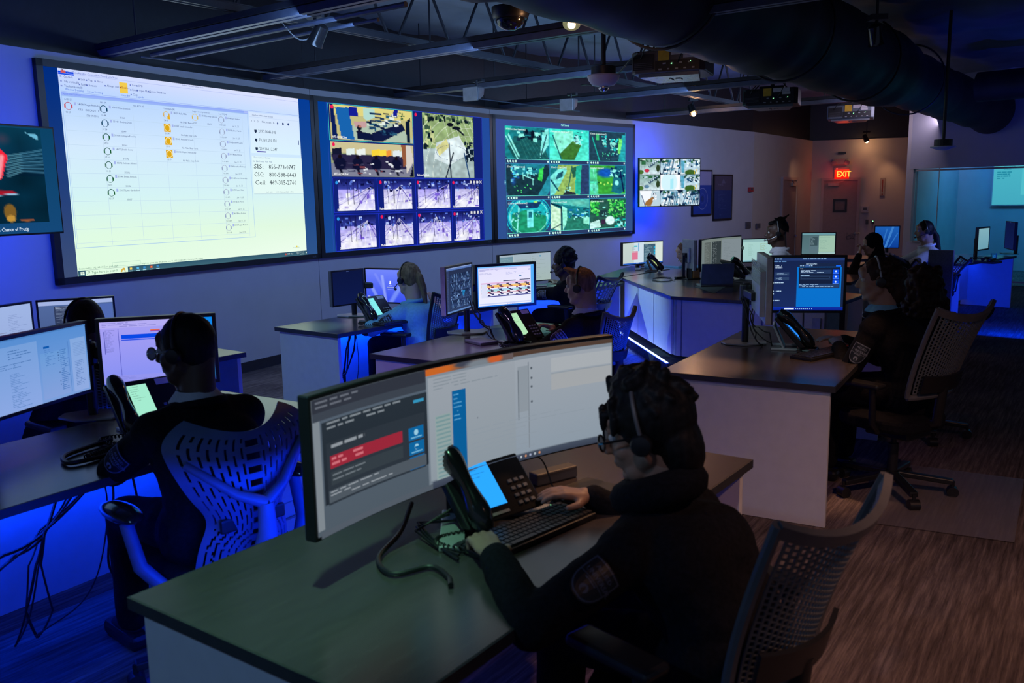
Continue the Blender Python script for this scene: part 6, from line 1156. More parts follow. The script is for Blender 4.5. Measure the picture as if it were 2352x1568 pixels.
def bundle(nm, lab, starts, mid, ends, r=.006, seed=1, loops=0):
    rnd = random.Random(seed); m_ = MB(); mid = Vector(mid)
    for k, s in enumerate(starts):
        e = Vector(ends[k % len(ends)]); s = Vector(s); j = lambda a: Vector((rnd.uniform(-a, a), rnd.uniform(-a, a), rnd.uniform(-a, a)))
        P_ = [s, s.lerp(mid, .5)+j(.03), mid+j(.015), mid.lerp(e, .3)+j(.02), mid.lerp(e, .7)+j(.04), e]; out = []
        for i in range(len(P_)-1):
            for u in (0, .25, .5, .75): out.append(P_[i].lerp(P_[i+1], u)+Vector((0, 0, -.01*math.sin(PI*u))))
        m_.tube(out+[P_[-1]], r*(.6+.6*rnd.random()), 6)
    return tag(m_.build(nm, M['cable'], smooth=True), lab, 'cable', kind='stuff')
dl = d_l; bundle('cable_bundle', 'black cable bundle hanging under the left desk', [dl(.92+.05*k, .52, .70) for k in range(7)], dl(.72, .50, .42), [dl(.35, .42, .30), dl(.55, .45, .05), dl(.62, .42, .06), dl(.2, .4, .35)], .006, 3)
m_ = MB(); A_ = dl(1.02, .5, .70); m_.tube(cr([A_, dl(1.0, .45, .5), dl(.92, .4, .25), dl(.98, .38, .16), dl(1.08, .4, .25), dl(1.10, .45, .5), dl(1.09, .5, .70)]), .005, 6); m_.tube(cr([dl(.9, .5, .7), dl(.95, .42, .55), dl(.9, .4, .3), dl(.8, .4, .14), dl(.6, .4, .08)]), .003, 6); tag(m_.build('loose_cable', M['cable'], smooth=True), 'loose loop of cable hanging under the left desk', 'cable')
bundle('cable_bundle', 'black cable bundle hanging down under the desk of the ponytailed woman', [d_ml(.50+.02*k, .42, .70) for k in range(5)], d_ml(.32, .30, .36), [d_ml(.1, .2, .28), d_ml(.16, .2, .05), d_ml(.3, .25, .04)], .007, 5)
m_ = MB(); m_.tube(cr([d_ml(.54, .4, .7), d_ml(.52, .36, .4), d_ml(.45, .35, .12), d_ml(.36, .3, .03)]), .003, 6); tag(m_.build('loose_cable', M['cable'], smooth=True), 'single thin cable beside the bundle under the ponytailed woman desk', 'cable')
bundle('cable_bundle', 'monitor cables hanging beside the pole on the right desk', [(1.43, 5.39, 1.03), (1.45, 5.36, 1.02), (1.50, 5.34, 1.0), (1.51, 5.36, 1.06)], (1.485, 5.33, .88), [(1.55, 5.30, .745), (1.60, 5.28, .745)], .005, 7)
bundle('cable_bundle', 'cables between pole and phone on the violet lit desk', [(-.28, 5.84, 1.0), (-.26, 5.85, .98), (-.27, 5.83, .96)], (-.2, 5.76, .86), [(-.10, 5.66, .745), (-.05, 5.64, .745)], .005, 8)
bundle('cable_bundle', 'cables between pole and phone beside the switched off monitor', [(-1.25, 6.99, .88), (-1.24, 6.98, .9)], (-1.2, 6.93, .82), [(-1.1, 6.83, .745), (-1.13, 6.86, .745)], .004, 9)
m_ = MB(); m_.box((0, 0, .01), (.14, .2, .02)); o = m_.build('network_hub', M['grey'], bevel=.004); o.location = (-.2, 5.62, DZ+.001); o.rotation_euler = (0, 0, .6); tag(o, 'flat box under the cables beside the violet lit phone', 'box')
# laptop and clutter on the island
t = thing('laptop', 'open dark laptop standing on the island counter', 'laptop', (2.10, 8.95, DZ), math.radians(62)); m_ = MB(); m_.box((0, 0, .009), (.33, .23, .018)); m_.build('keyboard_base', M['grey'], t, bevel=.004)
m_ = MB(); R_ = Matrix.Rotation(math.radians(-12), 3, 'X'); m_.box((0, .115, .125), (.33, .23, .012), Matrix.Rotation(math.radians(78), 3, 'X')); m_.build('lid', pm('laptop_lid', (.16, .22, .21), .4), t, bevel=.004)
t.rotation_euler.z = math.radians(118+62)
m_ = MB(); m_.tube([PZ(1522+22*math.cos(a)*1.0, 643+4.2*math.sin(a)*1.0)+Vector((0, 0, .005)) for a in [2*PI*k/22 for k in range(23)]], .004, 6); m_.tube([PZ(1524+26*math.cos(a)*1.0, 643+4.8*math.sin(a)*1.0)+Vector((0, 0, .01)) for a in [2*PI*k/22 for k in range(20)]], .004, 6); tag(m_.build('cable_coil', M['cable'], smooth=True), 'coil of thin cable lying on the island counter', 'cable')
a_ = PZ(1562, 640); m_ = MB(); m_.box((0, 0, .012), (.12, .05, .024)); o = m_.build('adapter', M['black'], bevel=.005); o.location = (a_.x, a_.y, DZ+.001); o.rotation_euler = (0, 0, .3); tag(o, 'small black adapter at the end of the cable coil', 'adapter')
a_ = PZ(1655, 672); m_ = MB(); m_.add([PZ(*q_, .7365) for q_ in ((1595, 658), (1640, 674), (1672, 655), (1628, 642))], [(0, 1, 2, 3)]); tag(m_.build('paper_sheet', pm('dark_paper', (.08, .08, .09), .8)), 'dark sheet of paper under the laptop on the island', 'paper')
t = thing('card_box', 'small box with a bright orange side behind the laptop', 'box', PZ(1592, 640)); m_ = MB(); m_.box((0, 0, .06), (.12, .09, .12)); m_.build('box_body', M['black'], t, bevel=.004); m_ = MB(); m_.box((0, -.048, .06), (.09, .004, .09)); m_.build('orange_label', pm('orange_card', (.75, .38, .12), .6), t); t.rotation_euler = (0, 0, .5)
m_ = MB(); m_.lathe([(.03, 0), (.038, .10), (.036, .10), (.028, .004)], (0, 0, 0), 18); o = m_.build('glass_cup', glass, smooth=True); o.location = (6.35, 11.45, DZ+.001); tag(o, 'clear glass on the lonely blue desk', 'cup')
t = thing('desk_phone', 'low black phone at the near edge of the lonely blue desk', 'phone', (6.1, 11.05, DZ), .6); m_ = MB(); m_.prism([(-.1, -.09), (.1, -.09), (.1, .09), (-.1, .09)], 0, .03); m_.beam((-.08, .0, .045), (.08, .0, .05), .05, .03); m_.build('housing', M['black'], t, bevel=.01); m_ = MB(); m_.tube([(-.1, .06, .05), (-.03, .06, .07), (.03, .06, .07), (.1, .06, .05)], [.022, .016, .016, .022], 10); m_.build('handset', M['gloss'], t, smooth=True)

# ------------------------------------------------------------------ chairs
def star_base(t, z=.0, r=.31, rot=.3):
    for k in range(5):
        a = rot+2*PI*k/5; d = Vector((math.cos(a), math.sin(a), 0)); m_ = MB(); m_.beam(d*.03+Vector((0, 0, .11)), d*r+Vector((0, 0, .085)), .045, .03); lg = m_.build('base_leg', M['black'], t, bevel=.006)
        m_ = MB(); c = d*r; s = Vector((-d.y, d.x, 0)); m_.cyl(c+s*.026+Vector((0, 0, .03)), c-s*.026+Vector((0, 0, .03)), .03, n=16); m_.cyl(c+Vector((0, 0, .04)), c+Vector((0, 0, .09)), .01, n=8); m_.build('caster', M['black'], lg, smooth=True)
    m_ = MB(); m_.cyl((0, 0, .09), (0, 0, .28), .028, n=16); m_.cyl((0, 0, .28), (0, 0, .41), .016, n=12); m_.build('gas_lift', M['black'], t, smooth=True)
def task_chair(lab, loc, face, zt=1.0, w=.46, lean=.16, arms=True, fine=1, base=True, frame=None, meshm=None, zseat=.47, wing=.05):
    """local +y = the way the sitter faces"""
    t = thing('office_chair', lab, 'chair', (loc[0], loc[1], 0), math.radians(face-90), 'mesh backed office chairs'); fm = frame or M['grey']
    m_ = MB(); m_.prism([(.24*math.copysign(abs(math.cos(a))**.6, math.cos(a)), .02+.24*math.copysign(abs(math.sin(a))**.6, math.sin(a))) for a in [2*PI*k/28 for k in range(28)]], zseat-.08, zseat-.01); m_.build('seat', M['fabric'], t, bevel=.02)
    m_ = MB(); m_.box((0, -.02, zseat-.11), (.22, .26, .05)); m_.build('seat_mechanism', M['black'], t, bevel=.01)
    if base: star_base(t)
    zb = zseat+.13; y0 = -.24
    def bk(u, v):   # v: 0 bottom .. 1 top
        ww = w*(.80+.20*v); x = (u-.5)*ww; z = zb+(zt-zb)*v+wing*abs(2*u-1)**2.2*v; y = y0-lean*v**1.3+.05*(2*u-1)**2-.03*math.sin(PI*v)*0; return Vector((x, y, z))
    nu, nv_ = (60, 92) if fine else (24, 36)
    ins = lambda u, v: bk(.06+u*.88, .04+v*.90)
    m_ = MB(); m_.sheet(ins, nu, nv_, .004, mask=lambda i, j: (i % 3 == 0) or ((j+2*((i//3) % 2)) % 4 == 0)); m_.build('mesh_back', meshm or M['mesh'], t)
    m_ = MB(); N = 14; lp = [bk(0, k/N) for k in range(N+1)]; rp_ = [bk(1, k/N) for k in range(N+1)]; tp = [bk(k/N, 1) for k in range(N+1)]; bt = [bk(k/N, 0) for k in range(N+1)]
    m_.tube(lp, .014, 8); m_.tube(rp_, .014, 8); m_.tube(bt, .016, 8); m_.sheet(lambda u, v: bk(u, .94+v*.07)+Vector((0, -.004, 0)), 14, 3, .02); m_.build('back_frame', fm, t, smooth=True)
    m_ = MB(); m_.tube([(0, y0-.02, zb+.05), (0, y0+.0, zseat-.02), (0, -.05, zseat-.1)], .03, 10); m_.build('back_support', M['black'], t, smooth=True)
    m_ = MB(); m_.sheet(lambda u, v: bk(.08+u*.84, .06+v*.2)+Vector((0, -.03, 0)), 8, 3, .012); m_.build('lumbar_pad', M['black'], t, smooth=True)
    if arms:
        for s in (-1, 1):
            m_ = MB(); m_.tube([(s*.22, -.04, zseat-.08), (s*.29, -.05, zseat-.02), (s*.30, -.05, zseat+.17)], .018, 10); ar = m_.build('armrest', M['black'], t, smooth=True)
            m_ = MB(); m_.box((s*.30, .02, zseat+.185), (.085, .25, .03)); m_.build('arm_pad', M['black'], ar, bevel=.012)
    return t
task_chair('mesh backed chair in the bottom right foreground behind the foreground woman', (.46, 2.0), 131, zt=.985, w=.44, lean=.14, frame=M['grey'])
task_chair('mesh backed swivel chair on the plastic mat at right, grey lit', (2.12, 4.70), 124, zt=1.04, w=.52, lean=.17, frame=M['grey'])
task_chair('blue lit mesh chair behind the ginger haired man', (.49, 5.72), 141, zt=.90, w=.37, lean=.08, frame=M['grey'])
task_chair('blue mesh chair behind the ponytailed woman', (-.72, 6.83), 150, zt=.93, w=.44, lean=.10, frame=M['black'])
task_chair('chair of the hidden worker at far left, mesh seen between two monitors', (-2.0, 4.2), 144, zt=.93, w=.44, lean=.06, frame=M['black'])
task_chair('dark chair behind the curly haired man', (.66, 8.30), 141, zt=.90, w=.42, fine=0, frame=M['black'])
task_chair('black chair of the woman in light blue behind the island', (2.58, 11.22), 172, zt=.98, w=.46, fine=0, frame=M['black'], zseat=.40)
task_chair('black chair of the topknot man at the island', (3.0, 9.28), 168, zt=.78, w=.44, fine=0, frame=M['black'])
task_chair('black chair of the hooded person', (4.48, 10.32), 168, zt=.80, w=.42, fine=0, frame=M['black'])
task_chair('black chair of the white shirted woman', (5.2, 10.68), 168, zt=.80, w=.42, fine=0, frame=M['black'])
task_chair('dark chair of the person with long brown hair', (2.80, 5.86), 120, zt=.85, w=.42, fine=0, frame=M['black'])
# wide shell chair of the man with glasses
def shell_chair(lab, loc, face):
    t = thing('office_chair', lab, 'chair', (loc[0], loc[1], 0), math.radians(face-90)); mb_ = pm('blue_grey_shell', (.09, .12, .22), .45, var=.08)
    def bk(u, v):
        k = 2*u-1; half = .155+.09*math.sin(PI*min(1, v*1.05)*.5)**2+.02*math.cos(PI*v*2.2)-.03*math.exp(-((v-.40)/.12)**2)
        if v > .85: half *= math.sqrt(max(.02, 1-((v-.85)/.2)**2))
        z = .42+.51*v+.05*abs(k)**2*v; y = -.20-.06*v-.05*math.sin(PI*v)+.10*k*k*(.6+.4*v); return Vector((k*half, y, z))
    def mask(i, j):
        if i < 3 or i > 56 or j < 3 or j > 66: return True
        if 26 < i < 33: return (j % 6 < 3)
        if j < 24: rr = int(math.hypot((i-29.5)*.8, j-12)*1.0); return rr % 3 != 0 or ((i+j) % 9 == 0)
        return (i % 3 != 1) or ((j+3*((i//3) % 2)) % 7 < 2)
    m_ = MB(); m_.sheet(bk, 60, 70, .007, mask=mask); m_.build('slotted_back', mb_, t, smooth=False)
    m_ = MB(); m_.tube([bk(.5, 0)+Vector((0, -.0, -.04)), bk(.5, .15)+Vector((0, -.06, 0)), bk(.5, .35)+Vector((0, -.07, 0)), bk(.5, .55)+Vector((0, -.05, 0))], [.04, .038, .032, .026], 12); m_.build('back_spine', mb_, t, smooth=True)
    for s in (0, 1):
        m_ = MB(); m_.tube([bk(.5, .55)+Vector((0, -.05, 0)), bk(.5+(.2 if s else -.2), .62)+Vector((0, -.035, 0)), bk(.92 if s else .08, .80)+Vector((0, -.01, 0))], [.022, .016, .012], 10); m_.build('back_yoke', mb_, t, smooth=True)
    m_ = MB(); m_.box((0, -.245, .625), (.24, .02, .05)); m_.build('lumbar_bar', M['black'], t, bevel=.008)
    m_ = MB(); m_.prism([(.25*math.copysign(abs(math.cos(a))**.6, math.cos(a)), .04+.24*math.copysign(abs(math.sin(a))**.6, math.sin(a))) for a in [2*PI*k/28 for k in range(28)]], .40, .465); m_.build('seat', M['fabric'], t, bevel=.02)
    for s in (-1, 1):
        m_ = MB(); m_.tube([(s*.10, -.14, .38), (s*.24, -.12, .40), (s*.31, -.06, .50), (s*.32, .0, .64)], [.026, .026, .024, .022], 12); ar = m_.build('armrest', mb_, t, smooth=True)
        m_ = MB(); m_.ball((s*.32, .03, .67), (.05, .13, .028), 18, 10); m_.build('arm_pad', M['gloss'], ar, smooth=True)
    star_base(t)
shell_chair('blue lit chair with a slotted plastic back under the man with glasses', (-1.06, 2.96), 137)

# ------------------------------------------------------------------ people
TEX = bpy.data.textures.new('folds', 'CLOUDS'); TEX.noise_scale = .11
TEXC = bpy.data.textures.new('curls', 'CLOUDS'); TEXC.noise_scale = .022; TEXC.noise_depth = 1
def sculpt(name, prims, mats, voxel, parent, smooth=5, fold=0.0, tex=None):
    """union of tapered limbs and masses grown into one continuous skin"""
    mb = MB()
    for p in prims:
        if p[0] == 'c':
            _, a, b, r0, r1, mi = p; a, b = Vector(a), Vector(b); mb.ball(a, r0, 16, 10); mb.ball(b, r1, 16, 10)
            if (a-b).length > 1e-4: mb.cyl(a, b, r0, r1, 16)
        else: mb.ball(p[1], p[2], 20, 12, rot=p[3])
    o = mb.build(name, mats[0]); md = o.modifiers.new('r', 'REMESH'); md.mode = 'VOXEL'; md.voxel_size = voxel; md.adaptivity = 0
    if smooth: s = o.modifiers.new('s', 'SMOOTH'); s.factor = .6; s.iterations = smooth
    if fold: d = o.modifiers.new('d', 'DISPLACE'); d.texture = tex or TEX; d.strength = fold; d.mid_level = .5; d.texture_coords = 'GLOBAL'
    dg = bpy.context.evaluated_depsgraph_get(); me = bpy.data.meshes.new_from_object(o.evaluated_get(dg)); old = o.data; o.modifiers.clear(); o.data = me; bpy.data.meshes.remove(old)
    me.name = name; me.materials.clear()
    for m in mats: me.materials.append(m)
    n = len(me.polygons); me.polygons.foreach_set('use_smooth', [True]*n)
    if len(mats) > 1:
        C = np.empty(n*3, 'f'); me.polygons.foreach_get('center', C); C = C.reshape(-1, 3); best = np.full(n, 1e9); idx = np.zeros(n, 'i')
        for p in prims:
            if p[0] == 'c':
                a, b = np.array(p[1]), np.array(p[2]); ab = b-a; t = np.clip(((C-a)@ab)/max(1e-9, ab@ab), 0, 1); d = np.linalg.norm(C-a-t[:, None]*ab, axis=1)-(p[3]+(p[4]-p[3])*t)
            else:
                q = C-np.array(p[1]); q = q @ np.array(p[3]) if p[3] is not None else q; rr = np.array(p[2]); d = (np.linalg.norm(q/rr, axis=1)-1)*rr.min()
            w = d < best; best[w] = d[w]; idx[w] = p[-1]
        me.polygons.foreach_set('material_index', idx)
    setbase(parent, o); o.parent = parent; o.matrix_parent_inverse = Matrix.Translation(-Vector(parent.location)); return o
def shield(c, body='0d1420', rim='8088a0'):
    def half(v): return .47*(1-.25*(v-.25)**2) if v < .45 else .47*math.sqrt(max(0, 1-((v-.45)/.56)**2.2))*.985
    def fill(col, k, off):
        c.d += off; n = 16; top = lambda u: .06*math.cos((u-.5)*2*PI)*0+.05*abs(2*u-1)
        for i in range(n):
            v0, v1 = .02+.97*i/n, .02+.97*(i+1)/n; a0, a1 = half(v0)*k, half(v1)*k; V = lambda v: .5+(v-.5)*k
            for j in range(6):
                u0, u1 = -1+2*j/6, -1+2*(j+1)/6; c.poly([(.5+a0*u0, V(v0)), (.5+a1*u0, V(v1)), (.5+a1*u1, V(v1)), (.5+a0*u1, V(v0))], col)
    fill(body, 1, 0); fill(rim, .94, .0006); fill(body, .87, .0006); c.d += .0006
    c.text(.27, .27, .10, 'ALLIED', rim, 1.0, bold=1); c.text(.15, .45, .115, 'UNIVERSAL', rim, .86, bold=1); c.rect(.10, .50, .90, .515, rim); c.greek(.3, .54, .7, .60, 1, rim, seed=2, th=.6); c.disc(.5, .76, .10, rim); c.poly([(.45, .80), (.5, .70), (.54, .74), (.56, .84), (.50, .86)], body)
SK = {k: pm('skin_'+k, v, .5, var=.06, scale=8) for k, v in dict(dark=(.085, .042, .028), brown=(.17, .085, .055), tan=(.34, .19, .13), fair=(.52, .31, .235)).items()}
HR = {k: pm('hair_'+k, v, .55, var=.5, scale=60, stretch=(1, 1, .2), bump=.6, spec=.2) for k, v in dict(black=(.008, .007, .008), brown=(.035, .018, .012), blonde=(.17, .11, .065), ginger=(.30, .16, .09), auburn=(.16, .065, .04)).items()}
LENS = bpy.data.materials.new('clear_lens'); LENS.use_nodes = True; _n = LENS.node_tree; _t = _n.nodes.new('ShaderNodeBsdfTransparent'); _m = _n.nodes.new('ShaderNodeMixShader'); _f = _n.nodes.new('ShaderNodeFresnel'); _f.inputs[0].default_value = 1.3; _n.nodes['Principled BSDF'].inputs['Roughness'].default_value = .05; _n.links.new(_f.outputs[0], _m.inputs[0]); _n.links.new(_t.outputs[0], _m.inputs[1]); _n.links.new(_n.nodes['Principled BSDF'].outputs[0], _m.inputs[2]); _n.links.new(_m.outputs[0], _n.nodes['Material Output'].inputs[0])
def person(lab, head, face, hface, pitch, hands, skin, hair, style, top, topname='jacket', sleeves=1.0, collar=None, patch=True, vox=.008, sc=1.0, seat=.46, fold=.012, headset=None, boom=True, glasses=None, legs=M['fabric'], poses=('type', 'type'), lean=None, hscale=1.0, hsmat=None, rimc='8088a0', bodyw=1.0, poles=((.9, .55, 0), (.9, .55, 0))):
    head = Vector(head); f = az(face); r = Vector((f.y, -f.x, 0)); up = Vector((0, 0, 1)); hz = seat+.10
    ln = lean if lean is not None else math.sqrt(max(.02**2, (.66*sc)**2-(head.z-hz)**2)); ln = min(ln, .42)
    P = Vector((head.x, head.y, 0))-f*ln+up*hz
    t = thing('person', lab, 'person', (P.x, P.y, 0)); S_ = sc
    hf0 = az(hface); pr = math.radians(pitch); hf = hf0*math.cos(pr)-up*math.sin(pr); hr = Vector((hf0.y, -hf0.x, 0)); hu = hr.cross(hf)
    Hd = lambda x, y, z: head+(hr*x+hf*y+hu*z)*S_*hscale
    RH = Matrix((hr, hf, hu)).transposed(); NB = head-up*.19*S_-f*.035-hf0*.02
    chest = P.lerp(NB, .62)-f*.02; waist = P.lerp(NB, .25)-f*.025
    sh = [NB-up*.075*S_+r*s*.165*S_*bodyw for s in (-1, 1)]
    B = []; c = lambda a, b, r0, r1, mi=0: ('c', tuple(a), tuple(b), r0*S_, r1*S_, mi); e = lambda p, rr, R=None, mi=0: ('e', tuple(p), tuple(k*S_*hscale for k in rr), R, mi)
    def torso(g, lo=0):
        L = [c(P-r*.075, P+r*.075, .115+g, .115+g), c(waist-r*.055*bodyw, waist+r*.055*bodyw, .108+g, .108+g), c(waist-r*.05*bodyw, chest-r*.065*bodyw, .10+g, .112+g), c(waist+r*.05*bodyw, chest+r*.065*bodyw, .10+g, .112+g), c(P-r*.06, waist-r*.05, .11+g, .105+g), c(P+r*.06, waist+r*.05, .11+g, .105+g), c(chest-r*.07*bodyw, chest+r*.07*bodyw, .112+g, .112+g)]
        L += [c(chest-r*.06, NB-up*.06-r*.05, .105+g, .075+g), c(chest+r*.06, NB-up*.06+r*.05, .105+g, .075+g), c(sh[0]*.8+sh[1]*.2, sh[1]*.8+sh[0]*.2, .072+g, .072+g), c(sh[0], sh[0]*.7+sh[1]*.3, .062+g, .070+g), c(sh[1], sh[1]*.7+sh[0]*.3, .062+g, .070+g), c(sh[0]*.75+sh[1]*.25, NB+up*.0, .05+g, .052+g), c(sh[1]*.75+sh[0]*.25, NB+up*.0, .05+g, .052+g)]
        return L
    B += torso(0); B += [c(NB-up*.0, Hd(0, -.02, -.06), .059, .056, 1), c(NB+up*.01-f*.01, Hd(0, -.05, -.03), .053, .052, 1)]
    # arms
    arms = []
    for k, s in enumerate((-1, 1)):
        W = Vector(hands[k]) if hands[k] is not None else P+f*.32+r*s*.12+up*.12; Sx = sh[k]; L1, L2 = .30*S_, .265*S_; d = W-Sx
        if d.length > (L1+L2)*.985: W = Sx+d.normalized()*(L1+L2)*.985; d = W-Sx
        a = (L1*L1-L2*L2+d.length_squared)/(2*d.length); h = math.sqrt(max(0, L1*L1-a*a)); dn = d.normalized(); pu, po, pf = poles[k]
        pole = (-up*pu+r*s*po+f*pf); pole = (pole-pole.dot(dn)*dn).normalized(); E_ = Sx+dn*a+pole*h; arms.append((Sx, E_, W))
        B += [c(Sx, E_, .050, .041), c(E_, E_.lerp(W, .35), .041, .040), c(E_.lerp(W, .3), W, .040, .026)]
        # hand
        pose = poses[k]; hd = (W-E_); hd.z *= .35; hd = hd.normalized()
        if pose == 'chin': hd = (up*.8-f*.2+r*(-s)*.4).normalized()
        sd = hd.cross(up if pose != 'chin' else -f).normalized(); th_ = -s; nrm_ = sd.cross(hd).normalized()   # nrm_: back of the hand
        cur = {'type': (4, 34, 42), 'mouse': (12, 16, 14), 'rest': (10, 22, 28), 'chin': (25, 60, 50)}[pose]
        for q, (sx, L) in enumerate(((.029, .070), (.010, .079), (-.010, .073), (-.028, .058))):
            b0 = W+hd*.088*S_+sd*th_*sx*S_+nrm_*(.004 if q in (1, 2) else 0); B.append(c(W+sd*th_*sx*.5*S_+hd*.01, b0, .0155, .0125, 1))
            ang = 0; p0 = b0; dd = hd+sd*th_*sx*2.2
            for w_, (fr, rad) in enumerate(((.46, .0098), (.30, .0088), (.24, .0080))):
                ang += math.radians(cur[w_]+(q*3 if pose == 'type' else 0)); dv = (dd*math.cos(ang)-nrm_*math.sin(ang)).normalized(); p1 = p0+dv*L*fr*S_; B.append(c(p0, p1, rad, rad*.94, 1)); p0 = p1
        tb = W+hd*.025*S_+sd*th_*.022*S_-nrm_*.006; t1 = tb+(hd*.6+sd*th_*.8-nrm_*.25).normalized()*.042*S_; t2 = t1+(hd*.95+sd*th_*.25-nrm_*.3).normalized()*.034*S_; B += [c(tb, t1, .0155, .0115, 1), c(t1, t2, .0112, .0092, 1)]
        B.append(('e', tuple(W+hd*.052*S_), (.040*S_, .052*S_, .0155*S_), Matrix((sd, hd, nrm_)).transposed(), 1)); B.append(c(W-hd*.03, W+hd*.02, .026, .024, 1))
    # legs
    kn, an_ = [], []
    for s in (-1, 1):
        K = P+f*.40*S_+r*s*.14-up*.03; A_ = K+f*.02-up*(K.z-.09); kn.append(K); an_.append(A_); B += [c(P+r*s*.08, K, .085, .056), c(K, A_, .056, .038), c(A_, A_+f*.13-up*.04, .038, .034)]
    nb = len(B)
    # head
    B += [e(Hd(0, -.012, .022), (.076, .095, .098), RH, 1), e(Hd(0, .028, -.035), (.061, .064, .082), RH, 1), c(Hd(-.028, .035, -.085), Hd(.028, .035, -.085), .034, .034, 1), e(Hd(0, .066, -.098), (.024, .020, .019), RH, 1),
          c(Hd(-.05, .0, -.055), Hd(-.025, .05, -.09), .026, .022, 1), c(Hd(.05, .0, -.055), Hd(.025, .05, -.09), .026, .022, 1), e(Hd(-.034, .052, -.030), (.027, .028, .027), RH, 1), e(Hd(.034, .052, -.030), (.027, .028, .027), RH, 1),
          c(Hd(0, .084, .012), Hd(0, .108, -.022), .0085, .0115, 1), e(Hd(0, .102, -.028), (.017, .012, .009), RH, 1), c(Hd(-.036, .073, .030), Hd(.036, .073, .030), .0105, .0105, 1), e(Hd(0, .066, .05), (.050, .024, .030), RH, 1),
          e(Hd(0, .086, -.056), (.024, .0105, .0065), RH, 1), e(Hd(0, .084, -.068), (.021, .0105, .007), RH, 1), c(NB+up*.01, Hd(0, -.025, -.055), .054, .052, 1), c(NB+f*.02, Hd(0, .015, -.085), .046, .046, 1)]
    for s in (-1, 1): B += [e(Hd(s*.077, -.008, -.005), (.009, .020, .032), RH, 1), e(Hd(s*.077, -.006, -.03), (.007, .011, .012), RH, 1)]
    under = pm('under_clothes', (.02, .02, .025), .9)
    sculpt('body', B, [under, SK[skin]], vox, t, smooth=3)
    for s in (-1, 1): m_ = MB(); m_.ball(Hd(s*.033, .0725, .011), .0125*S_*hscale, 12, 8); m_.ball(Hd(s*.033, .082, .010), .0052*S_*hscale, 8, 6, mi=1); o = m_.build('eye', [pm('eye_white', (.6, .58, .56), .3), M['gloss']], t, smooth=True); o.matrix_parent_inverse = Matrix.Translation(-Vector(t.location))
    fix = lambda o: (setattr(o, 'matrix_parent_inverse', Matrix.Translation(-Vector(t.location))), o)[1]
    # clothes
    J = torso(.016)
    for k in (0, 1):
        Sx, E_, W = arms[k]
        if sleeves >= 1: J += [c(Sx, E_, .068, .058), c(E_, E_.lerp(W, .5), .058, .050), c(E_.lerp(W, .5), E_.lerp(W, .94), .050, .041)]
        else: J += [c(Sx, Sx.lerp(E_, .35), .068, .068), c(Sx.lerp(E_, .3), Sx.lerp(E_, .85), .068, .064)]
    J.append(c(P-up*.03-r*.07, P-up*.03+r*.07, .13, .13))
    sculpt(topname, J, [top], max(vox, .008), t, smooth=4, fold=fold)
    T_ = [c(P-r*.08-up*.02, P+r*.08-up*.02, .125, .125)]
    for k, s in enumerate((-1, 1)): T_ += [c(P+r*s*.085, kn[k], .100, .072), c(kn[k], an_[k]+up*.03, .070, .058)]
    sculpt('trousers', T_, [legs], max(vox, .010), t, smooth=3, fold=fold)
    for k in (0, 1): m_ = MB(); a_ = an_[k]; m_.box(a_+f*.06-up*(a_.z-.035), (.085, .26, .065), Matrix((r, f, up)).transposed()); fix(m_.build('shoe', M['black'], t, bevel=.022))
    if collar:
        m_ = MB(); fn = lambda u, v: NB+up*(.008+.042*v)+f*.012+(r*math.cos(2*PI*u)+f*math.sin(2*PI*u))*(.079-.017*v); m_.sheet(fn, 28, 2, .006)
        m_.sheet(lambda u, v: NB+up*(.05-.04*v)+f*.012+(r*math.cos(2*PI*u)+f*math.sin(2*PI*u))*(.064+.03*v), 28, 2, .006); fix(m_.build('shirt_collar', collar, t, smooth=True))
    big = style == 'locs'; m_ = MB(); m_.tube([NB+up*(.045 if big else .002 if top is M['fabric'] else .012)+f*.012+(r*math.cos(a)+f*math.sin(a)*1.05)*(.078 if big else .087)+up*(.034 if big else .018)*(-math.sin(a)) for a in [2*PI*k/24 for k in range(24)]], .046 if big else .014, 10, closed=True); fix(m_.build('jacket_collar' if topname == 'jacket' else 'neckband', top, t, smooth=True))
    if patch:
        Sx, E_, W = arms[0]; dn = (E_-Sx).normalized(); q0 = Sx.lerp(E_, .50); tc = Vector((0, 0, 1.67))-q0; o_ = -r*1.0-f*.1+tc.normalized()*1.0; o_ = (o_-o_.dot(dn)*dn).normalized(); o2 = dn.cross(o_); rad = .077*S_+fold*.3; pw, ph = .098*S_, .118*S_
        def pf_(u, v, d): a = -(u-.5)*pw/rad; return q0+dn*(v-.5)*ph+(o_*math.cos(a)-o2*math.sin(a)*-1)*(rad+d)
        # keep the lettering readable from outside
        tst = (pf_(1, .5, 0)-pf_(0, .5, 0)).cross(pf_(.5, 0, 0)-pf_(.5, 1, 0)).dot(o_)
        if tst < 0:
            pf2 = pf_; pf_ = lambda u, v, d: pf2(1-u, v, d)
        cv = Canvas(pf_, pw, ph, nx=8); shield(cv, rim=rimc); fix(cv.build('sleeve_patch', t, print_mat()))
    # hair
    Hh = []; R_ = random.Random(len(lab)); he = lambda x, y, z, rr: ('e', tuple(Hd(x, y, z)), tuple(k*S_*hscale for k in rr), RH, 0)
    cap = [he(0, -.022, .030, (.083, .098, .098)), he(0, -.052, -.018, (.068, .052, .066)), he(-.03, -.03, .0, (.052, .06, .05)), he(.03, -.03, .0, (.052, .06, .05))]; fd, tx = .004, TEXC; hm = HR[hair]
